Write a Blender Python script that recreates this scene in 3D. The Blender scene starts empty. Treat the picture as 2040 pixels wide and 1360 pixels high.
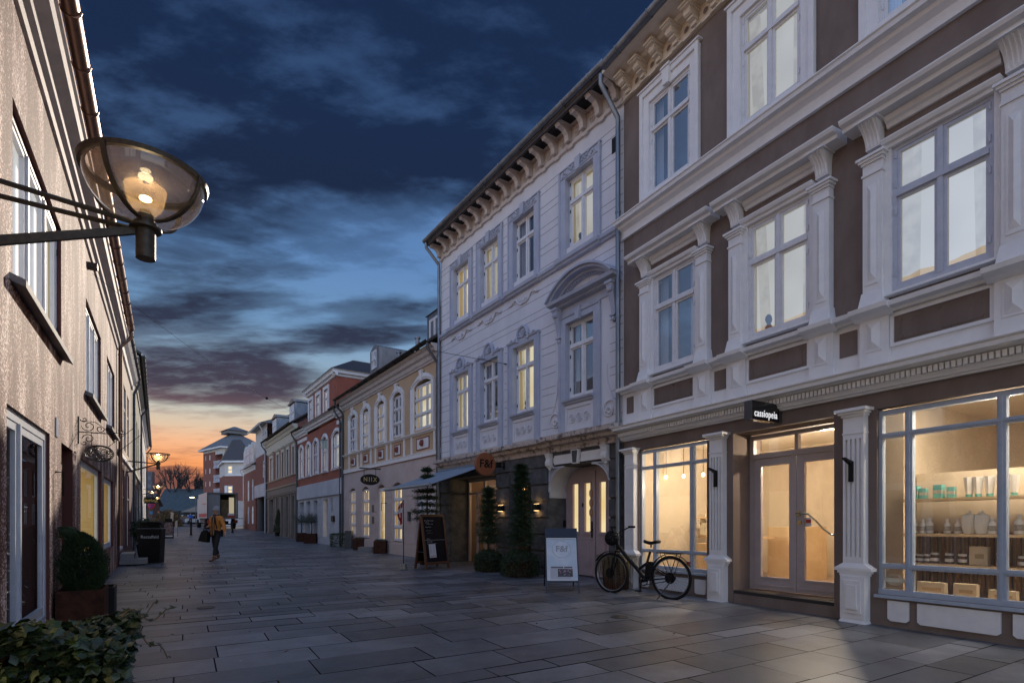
import bpy, bmesh, math, random
from mathutils import Vector as V, Matrix
rnd = random.Random(7)
R = math.radians
scene = bpy.context.scene

# ------------------------------------------------------------------ camera
F, CX, HZ, H = 1080.0, 1020.0, 1036.0, 1.2      # focal length and horizon in pixels of the 2040 px photograph, eye height in metres
cam = bpy.data.cameras.new('camera'); co = bpy.data.objects.new('camera', cam)
scene.collection.objects.link(co)
cam.sensor_width = 36; cam.lens = 36 * F / 2040.0
cam.shift_y = (HZ - 680) / 2040.0
cam.clip_start = 0.05; cam.clip_end = 3000
co.location = (0, 0, H); co.rotation_euler = (R(90), 0, 0)
scene.camera = co
scene.cycles.use_denoising = True
scene.cycles.max_bounces = 7; scene.cycles.transparent_max_bounces = 12
scene.cycles.sample_clamp_indirect = 4
vs = scene.view_settings
vs.view_transform = 'Standard'; vs.look = 'None'; vs.exposure = .16; vs.gamma = 1

# ------------------------------------------------------------------ sky and sun
SUN_AZ, SUN_EL = -5.0, 19.6                     # degrees from the camera axis (positive = right), degrees above the horizon
def world():
    w = bpy.data.worlds.new('World'); scene.world = w; w.use_nodes = True
    nt = w.node_tree; N = nt.nodes; L = nt.links; N.clear()
    def nd(t, **k):
        n = N.new(t)
        for a, b in k.items(): setattr(n, a, b)
        return n
    def mth(op, a, b=None, c=None, clamp=False):
        n = nd('ShaderNodeMath', operation=op, use_clamp=clamp)
        for i, v in enumerate((a, b, c)):
            if v is None: continue
            if isinstance(v, (int, float)): n.inputs[i].default_value = v
            else: L.new(v, n.inputs[i])
        return n.outputs[0]
    def ramp(fac, stops, interp='LINEAR'):
        n = nd('ShaderNodeValToRGB'); n.color_ramp.interpolation = interp
        e = n.color_ramp.elements
        while len(e) > 1: e.remove(e[-1])
        e[0].position = stops[0][0]; e[0].color = (*stops[0][1], 1)
        for p, c in stops[1:]:
            x = e.new(p); x.color = (*c, 1)
        L.new(fac, n.inputs[0]); return n.outputs[0]
    def mix(f, a, b):
        n = nd('ShaderNodeMix', data_type='RGBA')
        for i, v in ((0, f), (6, a), (7, b)):
            if isinstance(v, (int, float)): n.inputs[i].default_value = v
            elif isinstance(v, tuple): n.inputs[i].default_value = (*v, 1)
            else: L.new(v, n.inputs[i])
        return n.outputs[2]
    tc = nd('ShaderNodeTexCoord').outputs['Generated']
    sp = nd('ShaderNodeSeparateXYZ'); L.new(tc, sp.inputs[0])
    X, Y, Z = sp.outputs
    Zc = mth('MAXIMUM', Z, 0.0)
    clear = ramp(Zc, [(0, (.26, .10, .08)), (.045, (.42, .16, .10)), (.07, (.78, .26, .09)), (.095, (.86, .34, .13)), (.125, (.84, .45, .25)), (.150, (.68, .51, .36)),
                      (.185, (.47, .50, .46)), (.24, (.27, .38, .48)), (.32, (.15, .28, .47)), (.42, (.105, .22, .44)), (.55, (.075, .16, .35)), (.8, (.035, .08, .2))])
    cloudc = ramp(Zc, [(0, (.16, .065, .055)), (.1, (.20, .08, .06)), (.14, (.42, .17, .11)), (.17, (.17, .10, .11)), (.21, (.060, .05, .075)), (.3, (.030, .038, .070)),
                       (.42, (.013, .021, .048)), (.6, (.010, .023, .064)), (1, (.010, .022, .062))])
    # cloud layer seen in perspective: project the direction on a plane overhead
    k = mth('DIVIDE', 1.0, mth('ADD', Zc, 0.13))
    cv = nd('ShaderNodeCombineXYZ'); L.new(mth('MULTIPLY', X, k), cv.inputs[0]); L.new(mth('MULTIPLY', Y, k), cv.inputs[1])
    mp = nd('ShaderNodeMapping'); L.new(cv.outputs[0], mp.inputs[0]); mp.inputs['Rotation'].default_value = (0, 0, R(-60)); mp.inputs['Scale'].default_value = (.62, 1.15, 1); mp.inputs['Location'].default_value = (19.23, 10.784, 0)
    n1 = nd('ShaderNodeTexNoise'); n1.inputs['Scale'].default_value = 1.25; n1.inputs['Detail'].default_value = 8; n1.inputs['Roughness'].default_value = .52; n1.inputs['Distortion'].default_value = .35
    L.new(mp.outputs[0], n1.inputs['Vector'])
    n2 = nd('ShaderNodeTexNoise'); n2.inputs['Scale'].default_value = 4.4; n2.inputs['Detail'].default_value = 8; n2.inputs['Roughness'].default_value = .6; L.new(mp.outputs[0], n2.inputs['Vector'])
    cover = ramp(Zc, [(0, (.46,)*3), (.08, (.43,)*3), (.10, (.33,)*3), (.15, (.32,)*3), (.19, (.43,)*3), (.23, (.45,)*3), (.27, (.41,)*3), (.33, (.44,)*3), (.40, (.52,)*3), (.47, (.58,)*3), (.54, (.64,)*3), (.7, (.68,)*3)])
    # a band of gaps: more cloud on the far side, clearer to the right of the street
    side = mth('MULTIPLY', mth('MULTIPLY', mth('ADD', X, .30), -.30), 1.0)
    dens = mth('ADD', mth('ADD', mth('MULTIPLY', n1.outputs[0], .82), mth('MULTIPLY', n2.outputs[0], .18)), side)
    dens = mth('ADD', dens, mth('SUBTRACT', cover, .5))
    m = nd('ShaderNodeMapRange', interpolation_type='SMOOTHSTEP'); L.new(dens, m.inputs[0]); m.inputs[1].default_value = .45; m.inputs[2].default_value = .56
    front = mix(m.outputs[0], clear, cloudc)
    # thin light veils inside the dark cloud
    m3 = nd('ShaderNodeMapRange', interpolation_type='SMOOTHSTEP'); L.new(n2.outputs[0], m3.inputs[0]); m3.inputs[1].default_value = .47; m3.inputs[2].default_value = .66; m3.inputs[4].default_value = .70
    front = mix(m3.outputs[0], front, mix(.5, clear, cloudc))
    # sky behind the camera, out of view, brightened to light the facades
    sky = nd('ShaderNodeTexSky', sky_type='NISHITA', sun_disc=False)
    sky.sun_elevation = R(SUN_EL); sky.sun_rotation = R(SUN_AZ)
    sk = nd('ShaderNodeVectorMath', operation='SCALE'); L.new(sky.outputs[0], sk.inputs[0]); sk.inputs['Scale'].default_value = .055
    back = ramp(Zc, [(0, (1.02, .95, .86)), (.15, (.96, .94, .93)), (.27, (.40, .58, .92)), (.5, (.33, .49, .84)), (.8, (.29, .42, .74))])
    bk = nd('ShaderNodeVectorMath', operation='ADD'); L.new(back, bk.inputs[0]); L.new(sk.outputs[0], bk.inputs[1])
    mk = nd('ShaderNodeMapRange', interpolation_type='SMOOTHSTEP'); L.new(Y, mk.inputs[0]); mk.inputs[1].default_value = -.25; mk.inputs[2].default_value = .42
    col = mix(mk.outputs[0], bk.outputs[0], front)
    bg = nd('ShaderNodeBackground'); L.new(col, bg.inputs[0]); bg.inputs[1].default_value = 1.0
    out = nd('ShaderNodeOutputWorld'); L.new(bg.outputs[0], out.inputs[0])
world()
sd = bpy.data.lights.new('sun', 'SUN'); so = bpy.data.objects.new('sun', sd); scene.collection.objects.link(so)
sd.energy = 3.8; sd.angle = R(.55); sd.color = (1, .86, .70)
_d = V((math.sin(R(SUN_AZ)) * math.cos(R(SUN_EL)), math.cos(R(SUN_AZ)) * math.cos(R(SUN_EL)), math.sin(R(SUN_EL))))
so.rotation_euler = _d.to_track_quat('Z', 'Y').to_euler()

# ------------------------------------------------------------------ helpers
def gh(Y):                                       # the street rises a little beyond 28 m
    return max(0.0, min(.53, .02 * (Y - 28)))
def gp(px, py):                                  # ground point seen at a pixel (flat part of the street)
    z = H * F / (py - HZ); return V(((px - CX) / F * z, z, 0))
def at(px, py, Y): return V(((px - CX) / F * Y, Y, H + (HZ - py) / F * Y))
ORG = {}
def tag(o, label=None, cat=None, group=None, kind=None):
    for k_, v in (('label', label), ('category', cat), ('group', group), ('kind', kind)):
        if v: o[k_] = v
    return o
def thing(name, loc, label, cat, group=None, rz=0):
    o = bpy.data.objects.new(name, None); scene.collection.objects.link(o); o.empty_display_size = .2
    o.location = loc; o.rotation_euler = (0, 0, rz); ORG[o.name] = V(loc) if rz == 0 else None
    return tag(o, label, cat, group)
class MB:
    def __init__(s): s.v = []; s.f = []; s.m = []
    def add(s, vs_, fs, mi=0):
        b = len(s.v); s.v += [tuple(p) for p in vs_]; s.f += [tuple(b + i for i in f) for f in fs]; s.m += [mi] * len(fs); return s
    def hexa(s, p, mi=0):                        # 8 corners: bottom 4 then top 4, both counter-clockwise
        return s.add(p, [(3, 2, 1, 0), (4, 5, 6, 7), (0, 1, 5, 4), (1, 2, 6, 5), (2, 3, 7, 6), (3, 0, 4, 7)], mi)
    def box(s, W, s0, s1, n0, n1, z0, z1, mi=0):
        P = W.pt
        return s.hexa([P(s0, n0, z0), P(s1, n0, z0), P(s1, n1, z0), P(s0, n1, z0), P(s0, n0, z1), P(s1, n0, z1), P(s1, n1, z1), P(s0, n1, z1)], mi)
    def frustum(s, W, s0, s1, n0, n1, z0, z1, ds, dn, mi=0):   # box whose top is inset by ds, dn
        P = W.pt
        return s.hexa([P(s0, n0, z0), P(s1, n0, z0), P(s1, n1, z0), P(s0, n1, z0), P(s0 + ds, n0, z1), P(s1 - ds, n0, z1), P(s1 - ds, n1 - dn, z1), P(s0 + ds, n1 - dn, z1)], mi)
    def prof(s, W, pr, s0, s1, mi=0):            # profile [(n, z)...] extruded along s
        n = len(pr); a = [W.pt(s0, p, q) for p, q in pr] + [W.pt(s1, p, q) for p, q in pr]
        f = [(i, (i + 1) % n, n + (i + 1) % n, n + i) for i in range(n)] + [tuple(range(n))[::-1], tuple(range(n, 2 * n))]
        return s.add(a, f, mi)
    def plate(s, W, pts, n0, n1, mi=0):          # outline [(s, z)...] given thickness n0..n1
        k = len(pts); a = [W.pt(p, n0, q) for p, q in pts] + [W.pt(p, n1, q) for p, q in pts]
        f = [(i, (i + 1) % k, k + (i + 1) % k, k + i) for i in range(k)] + [tuple(range(k))[::-1], tuple(range(k, 2 * k))]
        return s.add(a, f, mi)
    def quad(s, a, b, c, d, mi=0): return s.add([a, b, c, d], [(0, 1, 2, 3)], mi)
    def tube(s, path, r, seg=8, mi=0, r1=None, cap=True):
        path = [V(p) for p in path]; n = len(path)
        rs = r if isinstance(r, (list, tuple)) else [r + ((r1 if r1 is not None else r) - r) * i / max(1, n - 1) for i in range(n)]
        vs_ = []; up = None
        for i, p in enumerate(path):
            t = (path[min(i + 1, n - 1)] - path[max(i - 1, 0)])
            t = t.normalized() if t.length > 1e-9 else V((0, 0, 1))
            if up is None: up = V((0, 0, 1)) if abs(t.z) < .95 else V((1, 0, 0))
            a = t.cross(up)
            if a.length < 1e-4: a = t.cross(V((1, .3, 0)))
            a.normalize(); b = a.cross(t); up = b if abs(t.z) > .5 else up
            for k in range(seg):
                g = 2 * math.pi * k / seg; vs_.append(p + a * math.cos(g) * rs[i] + b * math.sin(g) * rs[i])
        f = []
        for i in range(n - 1):
            for k in range(seg):
                k2 = (k + 1) % seg; f.append((i * seg + k, i * seg + k2, (i + 1) * seg + k2, (i + 1) * seg + k))
        if cap: f += [tuple(range(seg))[::-1], tuple(range((n - 1) * seg, n * seg))]
        return s.add(vs_, f, mi)
    def lathe(s, c, pr, seg=24, mi=0, M=None, closed=True):     # profile [(r, z)...] about the z axis through c
        c = V(c); vs_ = []
        for r_, z in pr:
            for k in range(seg):
                g = 2 * math.pi * k / seg; p = V((r_ * math.cos(g), r_ * math.sin(g), z))
                vs_.append(c + (M @ p if M is not None else p))
        f = []
        for i in range(len(pr) - 1):
            for k in range(seg):
                k2 = (k + 1) % seg; f.append((i * seg + k, i * seg + k2, (i + 1) * seg + k2, (i + 1) * seg + k))
        if closed: f += [tuple(range(seg))[::-1], tuple(range((len(pr) - 1) * seg, len(pr) * seg))]
        return s.add(vs_, f, mi)
    def ball(s, c, r, seg=10, mi=0, sc=(1, 1, 1)):
        k = 6; pr = [(r * math.sin(math.pi * i / k) + 1e-4, -r * math.cos(math.pi * i / k)) for i in range(k + 1)]
        M = Matrix.Diagonal(V(sc)); return s.lathe(c, pr, seg, mi, M, False)
    def build(s, name, mats, parent=None, smooth=False, org=None):
        o_ = org if org is not None else (ORG.get(parent.name) if parent is not None else None)
        if o_ is None: o_ = V((0, 0, 0))
        me = bpy.data.meshes.new(name)
        me.from_pydata([(p[0] - o_[0], p[1] - o_[1], p[2] - o_[2]) for p in s.v], [], s.f)
        if not isinstance(mats, (list, tuple)): mats = [mats]
        for m_ in mats: me.materials.append(m_)
        if len(mats) > 1: me.polygons.foreach_set('material_index', s.m)
        if smooth: me.polygons.foreach_set('use_smooth', [True] * len(me.polygons))
        me.validate(); me.update()
        bm = bmesh.new(); bm.from_mesh(me); bmesh.ops.recalc_face_normals(bm, faces=bm.faces); bm.to_mesh(me); bm.free()
        o = bpy.data.objects.new(name, me); scene.collection.objects.link(o)
        if parent is not None: o.parent = parent
        elif org is not None: o.location = org
        ORG[o.name] = V(o_)
        if smooth == 'auto':
            md = o.modifiers.new('edge', 'EDGE_SPLIT'); md.split_angle = R(40)
        return o
def copy_tree(o, parent=None):
    c = o.copy(); scene.collection.objects.link(c); c.parent = parent
    for ch in list(o.children): copy_tree(ch, c)
    return c
class Wall:                                      # a facade plane: s runs away down the street, n out into it, z up
    def __init__(w, x0, yv, O, side=1):
        u = V(((x0 - CX) / F, 1, 0)); k = u.length; w.u = u / k; w.g = (HZ - yv) / F / k
        w.n = V((-w.u.y, w.u.x, 0)) * side; w.O = V((O[0], O[1], 0))
    def pt(w, s, n, z): return V((w.O.x + w.u.x * s + w.n.x * n, w.O.y + w.u.y * s + w.n.y * n, z + w.g * s + w.gr(s)))
    def gr(w, s): return 0.0
    def S(w, px, n=0):
        r = (px - CX) / F; a = w.O + w.n * n
        return (r * a.y - a.x) / (w.u.x - r * w.u.y)
    def Z(w, px, py, n=0):
        s = w.S(px, n); y = w.O.y + w.u.y * s + w.n.y * n
        return H + (HZ - py) / F * y - w.g * s
    def at0(w, s): p = w.pt(s, 0, 0); return V((p.x, p.y, 0))
class Loc(Wall):                                 # plain local frame at a point, turned by an angle
    def __init__(w, o, ang=0):
        w.O = V(o); w.u = V((math.cos(ang), math.sin(ang), 0)); w.n = V((-math.sin(ang), math.cos(ang), 0)); w.g = 0
    def pt(w, s, n, z): return w.O + w.u * s + w.n * n + V((0, 0, z))
def wallgrid(mb, W, s0, s1, z0, z1, holes, n=0, depth=.14, mi=0, mr=0):
    S = sorted({s0, s1, *[h[0] for h in holes], *[h[1] for h in holes]}); S = [x for x in S if s0 - 1e-6 <= x <= s1 + 1e-6]
    Zs = sorted({z0, z1, *[h[2] for h in holes], *[h[3] for h in holes]}); Zs = [x for x in Zs if z0 - 1e-6 <= x <= z1 + 1e-6]
    for i in range(len(S) - 1):
        for j in range(len(Zs) - 1):
            a, b = (S[i] + S[i + 1]) / 2, (Zs[j] + Zs[j + 1]) / 2
            if any(h[0] < a < h[1] and h[2] < b < h[3] for h in holes): continue
            mb.quad(W.pt(S[i], n, Zs[j]), W.pt(S[i + 1], n, Zs[j]), W.pt(S[i + 1], n, Zs[j + 1]), W.pt(S[i], n, Zs[j + 1]), mi)
    for h in holes:
        d = n - (h[4] if len(h) > 4 else depth); a, b, c, e = h[:4]; P = W.pt
        mb.quad(P(a, n, c), P(a, d, c), P(a, d, e), P(a, n, e), mr); mb.quad(P(b, n, c), P(b, d, c), P(b, d, e), P(b, n, e), mr)
        mb.quad(P(a, n, c), P(b, n, c), P(b, d, c), P(a, d, c), mr); mb.quad(P(a, n, e), P(b, n, e), P(b, d, e), P(a, d, e), mr)
def text_into(mb, s, W, sc, z, n, size, mi=0, ext=.006, flip=False, bold=0, align='CENTER', sx=1.0, shear=0, gap=1.0):
    cu = bpy.data.curves.new('t', 'FONT'); cu.body = s; cu.size = size; cu.extrude = ext; cu.offset = bold; cu.align_x = align; cu.align_y = 'CENTER'; cu.shear = shear; cu.space_character = gap
    o = bpy.data.objects.new('t', cu); scene.collection.objects.link(o)
    dg = bpy.context.evaluated_depsgraph_get(); me = o.evaluated_get(dg).to_mesh()
    k = -1 if flip else 1
    vs_ = [W.pt(sc + k * v.co.x * sx, n + v.co.z, z + v.co.y) for v in me.vertices]; fs = [tuple(p.vertices) for p in me.polygons]
    mb.add(vs_, fs, mi); o.evaluated_get(dg).to_mesh_clear(); bpy.data.objects.remove(o); bpy.data.curves.remove(cu)

# ------------------------------------------------------------------ materials
def mat(name, c, rough=.6, metal=0, c2=None, sc=6, det=4, bump=0, bsc=40, emit=None, es=0, alpha=None, stretch=None, spec=None, lo=.4, hi=.62, bdist=.01, coat=0):
    m = bpy.data.materials.new(name); m.use_nodes = True; nt = m.node_tree; N = nt.nodes; L = nt.links
    b = N['Principled BSDF']; b.inputs['Base Color'].default_value = (*c, 1); b.inputs['Roughness'].default_value = rough; b.inputs['Metallic'].default_value = metal
    if spec is not None: b.inputs['Specular IOR Level'].default_value = spec
    if coat: b.inputs['Coat Weight'].default_value = coat
    tc = N.new('ShaderNodeTexCoord'); src = tc.outputs['Object']
    if stretch:
        mp = N.new('ShaderNodeMapping'); mp.inputs['Scale'].default_value = stretch; L.new(src, mp.inputs[0]); src2 = mp.outputs[0]
    else: src2 = src
    if c2:
        n = N.new('ShaderNodeTexNoise'); n.inputs['Scale'].default_value = sc; n.inputs['Detail'].default_value = det; n.inputs['Roughness'].default_value = .65; L.new(src2, n.inputs['Vector'])
        r = N.new('ShaderNodeValToRGB'); r.color_ramp.elements[0].position = lo; r.color_ramp.elements[0].color = (*c, 1); r.color_ramp.elements[1].position = hi; r.color_ramp.elements[1].color = (*c2, 1)
        L.new(n.outputs[0], r.inputs[0]); L.new(r.outputs[0], b.inputs['Base Color'])
    if bump:
        n = N.new('ShaderNodeTexNoise'); n.inputs['Scale'].default_value = bsc; n.inputs['Detail'].default_value = 5; L.new(src, n.inputs['Vector'])
        q = N.new('ShaderNodeBump'); q.inputs['Strength'].default_value = bump; q.inputs['Distance'].default_value = bdist; L.new(n.outputs[0], q.inputs['Height']); L.new(q.outputs[0], b.inputs['Normal'])
    if emit: b.inputs['Emission Color'].default_value = (*emit, 1); b.inputs['Emission Strength'].default_value = es
    return m
def emis(name, c, s, c2=None, sc=3, zgrad=None):
    m = bpy.data.materials.new(name); m.use_nodes = True; nt = m.node_tree; N = nt.nodes; L = nt.links; N.clear()
    e = N.new('ShaderNodeEmission'); e.inputs[0].default_value = (*c, 1); e.inputs[1].default_value = s
    if c2:
        tc = N.new('ShaderNodeTexCoord'); n = N.new('ShaderNodeTexNoise'); n.inputs['Scale'].default_value = sc; L.new(tc.outputs['Object'], n.inputs['Vector'])
        r = N.new('ShaderNodeValToRGB'); r.color_ramp.elements[0].position = .38; r.color_ramp.elements[0].color = (*c, 1); r.color_ramp.elements[1].position = .62; r.color_ramp.elements[1].color = (*c2, 1)
        L.new(n.outputs[0], r.inputs[0]); L.new(r.outputs[0], e.inputs[0])
    o = N.new('ShaderNodeOutputMaterial'); L.new(e.outputs[0], o.inputs[0]); return m
def glass(name, tint=(1, 1, 1), ior=.06, power=4.5, rough=.0, wave=0, haze=None):
    m = bpy.data.materials.new(name); m.use_nodes = True; nt = m.node_tree; N = nt.nodes; L = nt.links; N.clear()
    t = N.new('ShaderNodeBsdfTransparent'); t.inputs[0].default_value = (*tint, 1)
    g = N.new('ShaderNodeBsdfGlossy'); g.inputs['Roughness'].default_value = rough; g.inputs[0].default_value = (.95, .97, 1, 1)
    lw = N.new('ShaderNodeLayerWeight'); lw.inputs[0].default_value = .5; pw = N.new('ShaderNodeMath'); pw.operation = 'POWER'; L.new(lw.outputs['Facing'], pw.inputs[0]); pw.inputs[1].default_value = power
    fr = N.new('ShaderNodeMath'); fr.operation = 'MULTIPLY_ADD'; L.new(pw.outputs[0], fr.inputs[0]); fr.inputs[1].default_value = 1 - ior; fr.inputs[2].default_value = ior; mx = N.new('ShaderNodeMixShader')
    if wave:
        tc = N.new('ShaderNodeTexCoord'); n = N.new('ShaderNodeTexNoise'); n.inputs['Scale'].default_value = 2.2; L.new(tc.outputs['Object'], n.inputs['Vector'])
        q = N.new('ShaderNodeBump'); q.inputs['Strength'].default_value = wave; q.inputs['Distance'].default_value = .02; L.new(n.outputs[0], q.inputs['Height']); L.new(q.outputs[0], g.inputs['Normal'])
    base = t.outputs[0]
    if haze:
        d = N.new('ShaderNodeBsdfDiffuse'); d.inputs[0].default_value = (*haze[0], 1); m2 = N.new('ShaderNodeMixShader'); m2.inputs[0].default_value = haze[1]
        L.new(t.outputs[0], m2.inputs[1]); L.new(d.outputs[0], m2.inputs[2]); base = m2.outputs[0]
    L.new(fr.outputs[0], mx.inputs[0]); L.new(base, mx.inputs[1]); L.new(g.outputs[0], mx.inputs[2])
    o = N.new('ShaderNodeOutputMaterial'); L.new(mx.outputs[0], o.inputs[0]); return m
def brickmat(name, c1, c2, mortar, sc=1.0, bw=.23, rh=.067, rough=.8, ang=0):
    m = bpy.data.materials.new(name); m.use_nodes = True; nt = m.node_tree; N = nt.nodes; L = nt.links; b = N['Principled BSDF']; b.inputs['Roughness'].default_value = rough
    tc = N.new('ShaderNodeTexCoord'); mp = N.new('ShaderNodeMapping'); mp.inputs['Rotation'].default_value = (0, 0, -ang); L.new(tc.outputs['Object'], mp.inputs[0])
    sx = N.new('ShaderNodeSeparateXYZ'); L.new(mp.outputs[0], sx.inputs[0]); ad = N.new('ShaderNodeMath'); ad.operation = 'ADD'; L.new(sx.outputs[0], ad.inputs[0]); L.new(sx.outputs[1], ad.inputs[1])
    cb = N.new('ShaderNodeCombineXYZ'); L.new(ad.outputs[0], cb.inputs[0]); L.new(sx.outputs[2], cb.inputs[1])
    t = N.new('ShaderNodeTexBrick'); t.inputs['Color1'].default_value = (*c1, 1); t.inputs['Color2'].default_value = (*c2, 1); t.inputs['Mortar'].default_value = (*mortar, 1)
    t.inputs['Scale'].default_value = sc; t.inputs['Brick Width'].default_value = bw; t.inputs['Row Height'].default_value = rh; t.inputs['Mortar Size'].default_value = .008; L.new(cb.outputs[0], t.inputs['Vector'])
    L.new(t.outputs[0], b.inputs['Base Color']); return m
M = {}
def wang(W): return math.atan2(W.u.y, W.u.x)
M['white'] = mat('white_paint', (.70, .70, .72), .62, c2=(.77, .765, .77), sc=5, det=9, bump=.25, bsc=60)
M['trim'] = mat('cream_white_paint', (.74, .735, .745), .5, c2=(.80, .79, .79), sc=5, det=9, bump=.2, bsc=80)
M['wood_white'] = mat('white_gloss_paint', (.72, .72, .74), .32, c2=(.66, .66, .69), sc=8)
M['brown'] = mat('brown_stucco', (.165, .125, .108), .85, c2=(.205, .160, .140), sc=2.4, det=9, stretch=(1, 1, .45), spec=.3, bump=.35, bsc=120)
M['lilac'] = mat('pale_lilac_stucco', (.60, .60, .645), .8, c2=(.665, .655, .69), sc=2.2, det=9, stretch=(1, 1, .4), bump=.2, bsc=90)
M['lilac_trim'] = mat('blue_grey_trim_paint', (.37, .40, .50), .6, c2=(.43, .455, .54), sc=3, bump=.2, bsc=90)
M['slate_grey'] = mat('dark_grey_stone_paint', (.070, .073, .080), .8, spec=.3, c2=(.115, .115, .12), sc=5, bump=.5, bsc=90)
M['pink_door'] = mat('dusty_pink_door_paint', (.44, .34, .35), .4, c2=(.48, .375, .38), sc=5)
M['taupe_door'] = mat('taupe_door_paint', (.40, .345, .345), .4, c2=(.44, .38, .375), sc=5)
M['steel_blue'] = mat('blue_grey_frame_paint', (.34, .40, .49), .38, c2=(.40, .45, .53), sc=8)
M['yellow'] = mat('ochre_stucco', (.50, .335, .205), .8, c2=(.56, .385, .24), sc=1.6, det=6, bump=.2, bsc=90)
M['pinkbeige'] = mat('pink_beige_stucco', (.50, .40, .37), .8, c2=(.56, .455, .42), sc=1.6, det=6, bump=.2, bsc=90)
M['red'] = mat('brick_red_stucco', (.30, .085, .055), .8, c2=(.35, .105, .065), sc=2, det=6, bump=.2, bsc=80)
M['greywhite'] = mat('weathered_white_stucco', (.46, .46, .50), .8, c2=(.56, .555, .575), sc=1.3, det=7, bump=.2, bsc=70)
M['taupe'] = mat('taupe_stucco', (.20, .165, .14), .8, c2=(.235, .195, .165), sc=2, bump=.2, bsc=80)
M['cream'] = mat('cream_trim_paint', (.55, .51, .42), .7, c2=(.62, .57, .47), sc=3)
M['zinc'] = mat('zinc_sheet', (.17, .19, .22), .42, .75, c2=(.24, .26, .29), sc=5, stretch=(1, 1, .3))
M['zincdark'] = mat('dark_lead_sheet', (.075, .08, .09), .5, .5, c2=(.10, .105, .115), sc=4)
M['tile'] = mat('dark_glazed_roof_tiles', (.035, .033, .035), .45, c2=(.075, .06, .055), sc=14)
M['slate'] = mat('grey_slates', (.12, .125, .135), .55, c2=(.2, .2, .21), sc=9)
M['redtile'] = mat('orange_clay_roof_tiles', (.34, .13, .06), .6, c2=(.45, .2, .1), sc=8)
M['black'] = mat('black_powder_coat', (.006, .006, .007), .5, spec=.25)
M['blackgloss'] = mat('black_gloss', (.010, .010, .012), .15)
M['rubber'] = mat('black_rubber', (.008, .008, .008), .7, spec=.25)
M['iron'] = mat('dark_bronze_iron', (.045, .038, .032), .45, .5, c2=(.07, .06, .045), sc=30)
M['corten'] = mat('rusty_steel_planter', (.040, .016, .010), .85, spec=.2, c2=(.075, .030, .017), sc=9, det=6, bump=.3, bsc=60)
M['darkin'] = mat('dark_interior', (.02, .02, .023), .9)
M['curtain'] = mat('white_curtain', (.55, .56, .6), .9)
M['pane'] = glass('window_glass', ior=.10, wave=.08)
M['panedark'] = glass('reflecting_window_glass', ior=.42, wave=.08)
M['panehalf'] = glass('pale_reflecting_glass', ior=.30, wave=.10)
M['paleglow'] = emis('pale_sky_glow', (.43, .40, .31), 1.0, (.50, .47, .38), .9)  # pale glow put into the panel in place of mirrored sky
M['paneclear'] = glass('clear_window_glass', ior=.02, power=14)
M['shopglass'] = glass('shop_glass', tint=(.97, .95, .92), ior=.09, wave=.05, haze=((.80, .70, .55), .07))
M['blind'] = emis('lit_cream_blind', (.60, .50, .30), 1.0, (.70, .64, .46), 1.1)
M['blindwhite'] = emis('lit_white_blind', (.60, .59, .53), 1.0, (.68, .68, .64), .8)
M['blindshop'] = emis('warm_lit_interior', (.80, .58, .26), 1.0, (.90, .72, .40), 1.4)
M['skyglow'] = mat('sky_glow_panel', (.82, .82, .80), .8, emit=(.8, .8, .78), es=.42)  # emission stands in for bright sky reflected by the left windows
M['litcurtain'] = emis('lit_sheer_curtain', (.34, .30, .21), 1.0, (.42, .38, .28), 6)
M['sillthing'] = mat('sill_ornament', (.05, .045, .04), .6)
M['litreveal'] = mat('cream_reveal', (.62, .50, .27), .7)
M['stone'] = mat('granite_step', (.16, .155, .155), .7, c2=(.24, .235, .23), sc=40, bump=.3, bsc=90)
M['wood'] = mat('stained_wood', (.065, .026, .015), .5, c2=(.10, .04, .022), sc=5, stretch=(1, 1, .1))
M['soil'] = mat('dark_soil', (.025, .018, .012), .95, bump=.8, bsc=50)
# ------------------------------------------------------------------ facade planes
BR = Wall(400, 1045, gp(1600, 1223))
WH = Wall(292, 1034, BR.at0(BR.S(1243)))
YE = Wall(314, 1023, WH.at0(WH.S(878)))
RE = Wall(287, 1038, YE.at0(YE.S(685)))
GR = Wall(304, 1038, RE.at0(RE.S(593)))
LE = Wall(332, 1032, (-1.25, 0), -1)

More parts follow.
